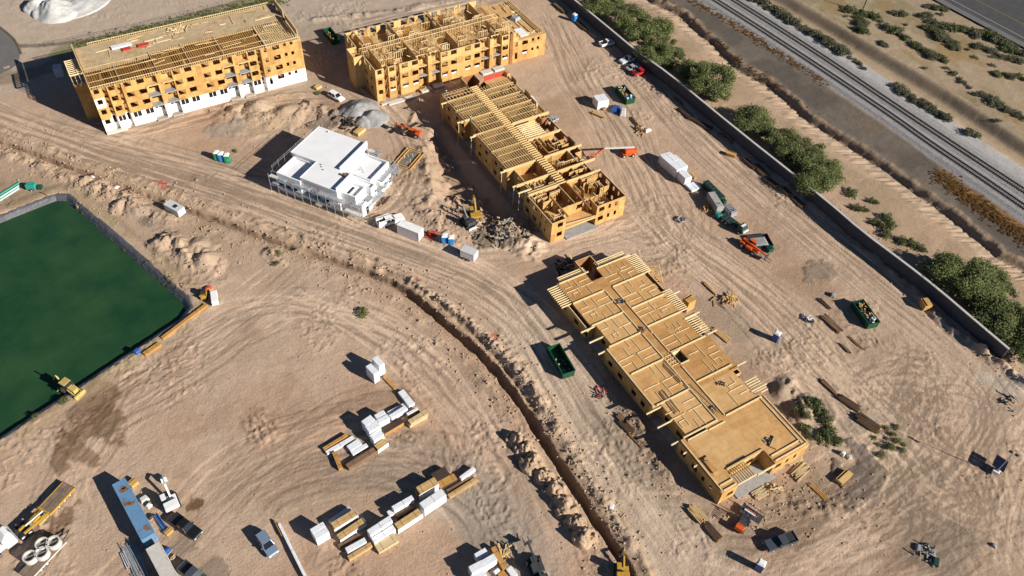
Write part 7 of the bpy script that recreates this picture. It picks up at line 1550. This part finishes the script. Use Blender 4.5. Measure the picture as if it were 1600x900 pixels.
plant_block(A5(520, 400), A5(545, 428), A5(562, 415), 1.5, 'green_steel', "small bright green bin at the end of the long dark green casing", "steel_bin", "bin", ribs=False)
plant_block(A5(485, 505), A5(510, 530), A5(535, 515), 1.2, 'teal', "pale green pump beside the grey-tan tank box", "pump", "pump", ribs=False)
c, r, L_ = line2(A5(545, 530), A5(690, 640), .8); o = thing("flatbed_truck", "dark green flatbed truck pointing at the red-orange telehandler", "truck", c, r)
b = MB(); b.box(-3.6, 1.6, -1.1, 1.1, .8, 1.0, 'dark_green'); b.build("bed", o); b = MB(); b.taper(1.65, 3.5, -1.05, 1.05, .6, 2.3, .1, .6, .15, 'dark_green'); b.build("cab", o, bevel=.06); b = MB(); b.box(2.2, 2.8, -.7, .7, 2.3, 2.34, 'white'); b.build("cab_roof", o); b = MB(); b.box(3.3, 3.6, -.9, .9, .9, 1.3, 'white'); b.build("bonnet", o)
for y in (-1, 1):
    for x in (-2.6, -1.5, 2.5): wheel_at(o, x, y*1.0, .48, .35)
for i in range(5): b = MB(); b.bar((-3.5+i*1.0, -1.05, 1.05), (-3.5+i*1.0, 1.05, 1.05), .14, .1, 'dark_steel'); b.build("cross_member", o)
c = at(1186, 379); o = thing("washout_bin", "open dark bin holding grey slurry behind the red-orange telehandler", "bin", c, -.35)
b = MB(); b.box(-2.6, 2.6, -2.0, 2.0, .02, .1, 'dark')
for x in (-2.6, 2.5): b.box(x, x+.1, -2.0, 2.0, .1, .75, 'dark')
for y in (-2.0, 1.9): b.box(-2.5, 2.5, y, y+.1, .1, .75, 'dark')
b.build("tray", o); b = MB(); b.taper(-2.3, 2.3, -1.8, 1.8, .1, .5, .5, .9, .7, 'gravel_grey'); b.build("slurry", o, bevel=.1)
plant_block(A5(840, 745), A5(865, 770), A5(880, 735), 1.1, 'green_steel', "small green box on the pale slab beside the washout bin", "steel_bin", "bin", ribs=False)
def coil(px, py, r, m, lab, cat, name, n=5, seed=0):
    c = at(px, py); o = thing(name, lab, cat, c); q = random.Random(seed)
    for k in range(n):
        pts = [((r+q.uniform(-.15, .15))*math.cos(a)+q.uniform(-.2, .2), (r+q.uniform(-.15, .15))*math.sin(a)+q.uniform(-.2, .2), .08+k*.09) for a in np.linspace(0, 6.28, 15)]; pts[-1] = pts[0]; b = MB(); b.tube(pts, .06, m, 5); b.build("loop", o)
coil(1064, 344, .9, 'grey', "black hose coil on the dirt east of the trussed wing", "hose", "hose_coil", 5, 3)
# crates, tarped goods, white blocks
def crate(px, py, L_, W_, h, rz, m, lab, tilt=0.0):
    c = at(px, py); o = thing("crate", lab, "crate", (c.x, c.y, .02), rz); t = .08
    b = MB(); b.box(-L_/2, L_/2, -W_/2, W_/2, .1, .16, m)
    for y in (-W_/2, W_/2-t): b.box(-L_/2, L_/2, y, y+t, .161, h, m)
    for x in (-L_/2, L_/2-t): b.box(x, x+t, -W_/2+t, W_/2-t, .161, h, m)
    b.build("box", o); b = MB(); [b.box(x-.07, x+.07, -W_/2, W_/2, 0, .1, 'lumber') for x in (-L_/3, 0, L_/3)]; b.build("skid", o)
    b = MB(); b.box(-L_/2-.05, L_/2+.05, -W_/2-.05, W_/2*.4, h+.002, h+.05, m); b.build("lid", o)
crate(1142, 243, 2.4, 1.4, .8, -1.0, 'osb', "tan plywood crate alone between the stack row and the wall"); crate(1443, 480, 2.2, 1.6, 1.7, 1.2, 'osb', "bright plywood crate by the wall above the wall's end"); crate(562, 208, 3.0, 1.6, 1.0, .5, 'osb_pale', "tan plywood crate between the clubhouse and the grey gravel"); crate(1317, 748, 3.2, 1.4, .9, .15, 'osb_pale', "yellow plywood crate on the dark soil heap"); crate(497, 138, 1.8, 1.2, .7, .3, 'osb_pale', "small tan crate by the olive bush in front of the four-storey block")
crate(1073, 482, 2.2, 1.8, 3.2, .1, 'osb', "tall open plywood box beside the east side of the low wing"); crate(209.5, 757, 1.3, 1.2, .9, .4, 'osb', "small yellow crate beside the top end of the blue container"); crate(264, 832, 1.2, .9, .6, .4, 'osb', "small yellow crate beside the lower end of the blue container")
bundle((924, 150), (932, 160), (954, 154), 2.6, 'wrap', "white wrapped block standing beside the green dumpster of wood scraps")
bundle((828, 150), (840, 168), (844, 166), 1.0, 'wrap', "long white roll lying beside the trussed wing")
def tarped(px, py, L_, W_, h, rz, m, lab, cat="tarped goods"):
    c = at(px, py); o = thing("tarped_goods", lab, cat, c, rz); b = MB(); b.taper(-L_/2, L_/2, -W_/2, W_/2, .1, h, L_*.12, L_*.2, W_*.15, m); b.build("tarp", o, bevel=.12); b = MB(); b.box(-L_/2, L_/2, -W_/2, -W_/4, 0, .1, 'lumber'); b.box(-L_/2, L_/2, W_/4, W_/2, 0, .1, 'lumber'); b.build("skid", o)
tarped(962, 172, 4.0, 2.4, .8, .6, 'blue_tarp', "blue tarp over goods below the green dumpster of wood scraps"); tarped(973, 178, 3.0, 1.6, 1.5, .9, 'pale_grey', "grey covered block on the edge of the blue tarp"); tarped(1012, 205, 2.2, 1.0, .7, .1, 'wrap', "white bag at the lower end of the scattered boards by the blue tarp"); tarped(942, 170, 1.8, 1.2, .5, .5, 'rust', "brown covered pallet left of the blue tarp")
tarped(1301, 462, 1.4, 1.0, .7, .7, 'grey', "small dark box on the dirt above the dumpster by the wall end"); tarped(216, 552, 1.5, 1.2, 1.1, .6, 'blue_tarp', "blue drum cover at the lower end of the pond-side beams"); tarped(326, 452, 1.6, .9, .7, .2, 'red_cloth', "red covered pallet beside the small white box near the pond corner")
tarped(1436, 857, 1.6, 1.2, .5, .6, 'grey', "grey covered box at the upper end of the junk in the lower right loop"); tarped(1461, 878, 2.0, 1.3, .7, .6, 'dark_green', "dark green covered box at the lower end of the junk in the lower right loop"); tarped(1553, 853, .8, .8, .4, .3, 'grey', "tiny grey cover on the dirt in the lower right corner")
tarped(955, 793, 1.3, 1.0, .6, .8, 'wrap', "white sacks beside the trench near the yellow excavator"); tarped(943, 788, .9, .8, .5, .3, 'grey', "grey sack beside the trench near the yellow excavator"); tarped(1316, 710, 1.0, .9, .8, .3, 'wrap', "white sack by the dark soil heap and the green bushes"); tarped(1327, 715, 1.1, .9, .5, 1, 'concrete_pale', "pale sack right of the white one by the green bushes")
tarped(563, 318, 1.4, .9, .9, -.6, 'white', "white box at the foot of the scaffold on the clubhouse corner"); tarped(290, 283, .1+1.0, .8, .4, .4, 'wrap', "white scrap of sheeting across the haul road from the trench") if 0 else None
tarped(180, 296, 2.6, .8, .5, .7, 'wrap', "white pipe bag by the trench near the top corner of the pond"); tarped(143, 278, 1.4, 1.0, .4, .4, 'wrap', "small white sheet by the trench above the pond")
c, r, L_, W_ = quad((328, 455), (330, 472), (340.5, 471), 1.6); o = thing("tool_box_trailer", "small white box trailer near the right corner of the pond", "trailer", c, r); b = MB(); b.box(-L_/2, L_/2, -W_/2, W_/2, .4, 1.6, 'white_paint'); b.build("body", o, bevel=.05); [wheel_at(o, 0, y*(W_/2+.02), .3, .18) for y in (-1, 1)]
b = MB(); b.bar((-L_/2, 0, .5), (-L_/2-.9, 0, .5), .08, .08, 'dark_steel'); b.build("drawbar", o)
c = at(320, 464); o = thing("skid_steer", "small yellow skid steer beside the white box trailer near the pond", "skid steer", c, 1.2); b = MB(); b.box(-1.1, .8, -.55, .55, .4, 1.3, 'yellow'); b.build("body", o, bevel=.06); b = MB(); b.taper(-.5, .6, -.5, .5, 1.3, 2.0, .05, .1, .05, 'dark'); b.build("cab", o)
for y in (-1, 1):
    for x in (-.6, .55): wheel_at(o, x, y*.7, .38, .28, 'yellow')
    b = MB(); b.bar((-1.0, y*.62, 1.4), (1.3, y*.62, .5), .12, .18, 'yellow'); b.build("lift_arm", o)
b = MB(); b.box(1.2, 1.8, -.85, .85, .1, .6, 'yellow'); b.build("bucket", o)
# pump by the pond with its pipes
c = at(56, 296); o = thing("water_pump", "green pump set on wheels at the top corner of the pond", "pump", c, -.5); b = MB(); b.box(-1.7, .4, -.7, .7, .5, 1.7, 'teal'); b.build("engine_cover", o, bevel=.08); b = MB(); b.cyl((.9, 0, .9), (1.7, 0, .9), .55, 'green_steel'); b.build("pump_housing", o); [wheel_at(o, -.5, y*.8, .36, .22) for y in (-1, 1)]; b = MB(); b.box(-1.9, 1.6, -.5, .5, .35, .5, 'dark_steel'); b.build("frame", o)
for k, (p, q, m, lab) in enumerate([((-14, 314), (31, 286), 'teal', "dark teal pipe, upper of the three running off the left edge"), ((-14, 319), (30, 291.5), 'teal_pale', "pale teal pipe, middle of the three running off the left edge"), ((-14, 324), (29, 296), 'teal_pale', "pale teal pipe, lowest of the three running off the left edge")]):
    a, e = at(*p), at(*q); d_ = e-a; o = thing("water_pipe", lab, "pipe", (a.x, a.y, .2), heading(a, e)); b = MB(); b.cyl((0, 0, 0), (d_.length, 0, 0), .2, m, n=10); b.build("pipe", o); b = MB(); b.cyl((d_.length-.02, 0, 0), (d_.length+.12, 0, 0), .27, m, n=10); b.build("flange", o)
hp_ = [at(64, 300, .6), at(70, 303, .5), at(73.5, 306, .3), at(74.5, 312, -.3), at(75.5, 320, -1.4)]; b = MB(); b.tube([tuple(p) for p in hp_], .11, 'rust', 6); tag(b.build("suction_hose"), "rust-brown suction hose from the green pump into the pond", "hose")
hp_ = [at(68, 302, .2), at(80, 293, .15), at(95, 296, .15), at(112, 305, .15), at(128, 314, .15), at(140, 311, .15), at(150, 303, .15), at(157, 302, .15)]; b = MB(); b.tube([tuple(p) for p in smooth_line(hp_, 2)], .09, 'dark', 6); tag(b.build("discharge_hose"), "black hose snaking from the green pump along the pond bank", "hose")
# tube stacks by the containers
def tubes(p0, p1, w, n, m, lab, seed, r=.05, layers=3, name="tube_stack"):
    c, rz, L_ = line2(p0, p1, .3); o = thing(name, lab, "steel tubes", c, rz); q = random.Random(seed)
    for i in range(n):
        y = q.uniform(-w/2, w/2); z = .06+q.randrange(layers)*.13; l = L_*q.uniform(.36, .5); s = q.uniform(-.5, .5); a = q.uniform(-.04, .04); b = MB(); b.cyl((-l+s, y-l*a, z), (l+s, y+l*a, z+q.uniform(0, .1)), r, m if q.random() < .8 else 'steel', n=6); b.build("tube", o)
tubes((198, 846), (226, 905), 2.2, 40, 'galv', "wide heap of galvanised scaffold tubes left of the cream container", 1, .06); tubes((190, 858), (202, 885), .9, 12, 'pale_grey', "short pale tubes at the left edge of the scaffold tube heap", 2, .07); tubes((206, 892), (232, 918), 1.6, 18, 'galv', "lower scatter of scaffold tubes at the bottom edge", 4, .06); tubes((244, 806), (258, 828), 1.0, 14, 'potty_navy', "blue pipe bundle between the blue container and the black pickup", 3, .09)
tarped(226, 781, 1.5, 1.3, .7, .2, 'concrete_pale', "round pale cover beside the blue container"); tarped(230, 787, 1.0, .9, .5, .5, 'dark_green', "green and white generator beside the blue container"); tarped(233.5, 791, 1.0, .9, .6, .5, 'white', "white cooler at the end of the small gear beside the blue container"); tarped(236, 808, 1.1, .9, .5, .5, 'dark', "black gear bag beside the blue container"); tarped(260, 829, 1.2, .8, .3, .2, 'teal_pale', "mint green sheet at the lower end of the blue pipe bundle"); tarped(263, 862, 1.3, .8, .9, .5, 'potty_navy', "blue and white machine beside the cream container")
tubes((270, 872), (276, 866), .5, 5, 'lumber_gold', "short wooden posts beside the cream container", 6, .1)
# footing form, rebar, debris
fc = [at(px, py) for px, py in ((613, 258), (637, 231), (664, 239), (640, 270))]; ctr = sum(fc, Vector())/4; rz = heading(fc[0], fc[1]); a_, b_ = (fc[1]-fc[0]).length, (fc[2]-fc[1]).length
o = thing("footing_form", "square timber form round a grey footing between the clubhouse and the trussed wing", "formwork", (ctr.x, ctr.y, .04), rz)
b = MB(); b.box(-a_/2+.9, a_/2-.9, -b_/2+.9, b_/2-.9, 0, .06, 'slab_wet'); b.build("footing", o); b = MB(); b.box(-a_/2, a_/2, -b_/2, b_/2, -.3, -.02, 'soil_dark'); b.build("trench_floor", o)
for s in (-1, 1):
    for off in (.05, .75):
        b = MB(); b.box(-a_/2+off, a_/2-off, s*(b_/2-off)-.07, s*(b_/2-off)+.07, 0, .4, 'lumber_gold'); b.build("form_board", o); b = MB(); b.box(s*(a_/2-off)-.07, s*(a_/2-off)+.07, -b_/2+off+.1, b_/2-off-.1, 0, .4, 'lumber'); b.build("form_board", o)
for x, y in ((.8, .6), (0, 1.2), (1.4, -.4), (-.6, -.8)): b = MB(); b.cyl((x, y, .05), (x, y, .8), .06, 'white', n=6); b.build("stub_pipe", o)
def debris(px, py, r, n, mats_, lab, seed, name="debris_heap", cat="debris heap", big=1.0):
    c = at(px, py); q = random.Random(seed); o = thing(name, lab, cat, (c.x, c.y, max(0, ground_z(c.x, c.y)-.15)))
    for m in mats_:
        b = MB()
        for i in range(n//len(mats_)):
            x, y = q.gauss(0, r*.45), q.gauss(0, r*.45); a = q.uniform(0, 3.14); l = q.uniform(.3, 1.3)*big; z = .1+q.random()*.9*max(0, 1-math.hypot(x, y)/r); b.bar((x-l*math.cos(a), y-l*math.sin(a), z), (x+l*math.cos(a), y+l*math.sin(a), z+q.uniform(-.05, .5)), q.uniform(.12, .4)*big, q.uniform(.08, .3)*big, m)
        b.build({'rust': "rusty_scrap", 'lumber': "wood_scrap", 'lumber_pale': "wood_scrap", 'bark': "branch", 'dark': "dark_scrap", 'trash': "rubble", 'soil': "clod", 'concrete': "rubble", 'dark_steel': "rebar", 'red_cloth': "netting", 'lumber_gold': "wood_scrap", 'grey': "rubble", 'wrap': "sheeting"}[m], o)
debris(790, 366, 4.2, 70, ['soil', 'bark', 'trash'], "tangled heap of brush and rubble west of the trussed wing's corner", 1); debris(775, 375, 2.4, 40, ['bark', 'lumber', 'trash'], "smaller brush heap just right of the box trailer", 2)
debris(675, 368, 1.5, 36, ['red_cloth'], "crumpled red netting between the white container and the toilets", 3, "safety_netting", "netting", .6); debris(1263, 502, 1.0, 16, ['dark_steel', 'wrap'], "small scatter of rods on the dirt near the dark blue toilet", 4, "rod_scatter", "scrap", .7); debris(1072, 168, .1+.9, 8, ['wrap'], "", 5) if 0 else None
debris(1450, 867, 1.8, 30, ['grey', 'dark'], "dark junk strewn between two covered boxes in the lower right loop", 6, "junk_scatter", "scrap", .6); debris(1580, 628, 1.8, 16, ['trash', 'soil'], "grey rubble on the pale patch by the right edge", 7, "rubble_heap", "rubble"); debris(939, 617, 1.5, 26, ['red_cloth', 'rust', 'trash'], "reddish scraps at the shade edge west of the low wing", 8, "scrap_heap", "scrap", .6)
debris(1000, 205, 1.8, 26, ['lumber', 'rust'], "scattered boards between the blue tarp and the white bag", 9, "board_scatter", "scrap", .8); debris(785, 700 if 0 else 700, .1, 1, ['trash'], "", 10) if 0 else None
debris(1105, 332 if 0 else 326, 1.6, 26, ['lumber', 'lumber_gold'], "yellow offcuts at the foot of the grey-tan tank box", 11, "offcut_scatter", "scrap", .6); debris(786, 750 if 0 else 862, 1.4, 22, ['dark_steel', 'lumber'], "dark steel frames on the ground behind the lower yard", 12, "frame_scatter", "scrap", .9)
debris(545, 196, 2.6, 40, ['bark', 'soil', 'dark'], "brushwood beside the grey gravel behind the clubhouse", 13); debris(885, 420, 3.2, 46, ['dark_steel', 'lumber', 'dark'], "dark scaffold parts heaped in the shadow north of the low wing", 14, "scrap_heap", "scrap"); debris(660, 128 if 0 else 140, 1.8, 26, ['lumber_gold', 'bark'], "broken frames by the porch of the three-storey block", 15, "frame_scatter", "scrap", .8)
debris(1212, 768, 1.6, 14, ['lumber_pale', 'lumber'], "pale offcuts strewn by the south-east porch of the low wing", 16, "offcut_scatter", "scrap", .7); debris(1140, 470, 1.8 if 0 else 2.2, 30, ['lumber_gold', 'lumber'], "yellow offcuts by the north-east corner of the low wing", 17, "offcut_scatter", "scrap", .8)
# truss rack leaning by the low wing's north-east corner
c = at(1024, 428, 1.6); o = thing("stair_frame", "yellow slatted frame leaning out at the north-east corner of the low wing", "timber frame", (c.x, c.y, 0), -.2); b = MB()
for i in range(9): b.bar((-1.3, -1.5+i*.36, .3+i*.3), (1.3, -1.5+i*.36, .3+i*.3), .1, .16, 'lumber_gold')
b.build("slat", o); b = MB(); [b.bar((x, -1.7, .05), (x, 1.5, 2.75), .12, .2, 'lumber') for x in (-1.3, 1.3)]; b.build("side_rail", o)
# people on the trussed wing
def person(px, py, z, rz, lab, shirt, seed):
    c = at(px, py, z+.9); o = thing("person", lab, "person", (c.x, c.y, z), rz)
    def skin(name, V, Ed, Rd, m, parent, lv=2):
        me = bpy.data.meshes.new(name); me.from_pydata(V, Ed, []); me.materials.append(MATS[m]); q = bpy.data.objects.new(name, me); COL.objects.link(q); q.parent = parent
        md = q.modifiers.new("s", 'SKIN'); md.use_smooth_shade = True
        for i, r_ in enumerate(Rd): me.skin_vertices[0].data[i].radius = r_; me.skin_vertices[0].data[i].use_root = (i == 0)
        q.modifiers.new("d", 'SUBSURF').levels = 1; return q
    V = [(0, 0, .95), (.02, 0, 1.15), (.03, 0, 1.4), (.04, 0, 1.52), (.06, 0, 1.66), (.06, 0, 1.76), (0, .1, .9), (.04, .12, .5), (0, .13, .06), (.12, .13, .03), (0, -.1, .9), (.12, -.12, .5), (.04, -.13, .06), (.16, -.13, .03), (.02, .2, 1.42), (.1, .26, 1.15), (.3, .2, 1.0), (.02, -.2, 1.42), (.1, -.26, 1.15), (.3, -.2, 1.0)]
    Ed = [(0, 1), (1, 2), (2, 3), (3, 4), (4, 5), (0, 6), (6, 7), (7, 8), (8, 9), (0, 10), (10, 11), (11, 12), (12, 13), (2, 14), (14, 15), (15, 16), (2, 17), (17, 18), (18, 19)]
    Rd = [(.15, .12), (.15, .11), (.17, .11), (.06, .06), (.1, .09), (.08, .08), (.1, .1), (.07, .07), (.05, .05), (.05, .04), (.1, .1), (.07, .07), (.05, .05), (.05, .04), (.07, .07), (.05, .05), (.04, .04), (.07, .07), (.05, .05), (.04, .04)]
    skin("body", V, Ed, Rd, 'denim', o)
    skin("vest", [(.0, 0, .98), (.02, 0, 1.16), (.03, 0, 1.43)], [(0, 1), (1, 2)], [(.18, .15), (.18, .14), (.2, .14)], shirt, o)
    b = MB(); b.cyl((.06, 0, 1.72), (.06, 0, 1.86), .15, 'white', .09, n=12); b.cyl((.08, 0, 1.71), (.08, 0, 1.735), .19, 'white', n=12); b.build("hard_hat", o)
person(697, 146, 5.9, -.6, "person in green vest and white hard hat at the trussed wing's north-west corner", 'hivis', 1); person(735, 187, 6.35, .3, "person in a green vest standing on the west edge of the open trusses", 'hivis', 2)
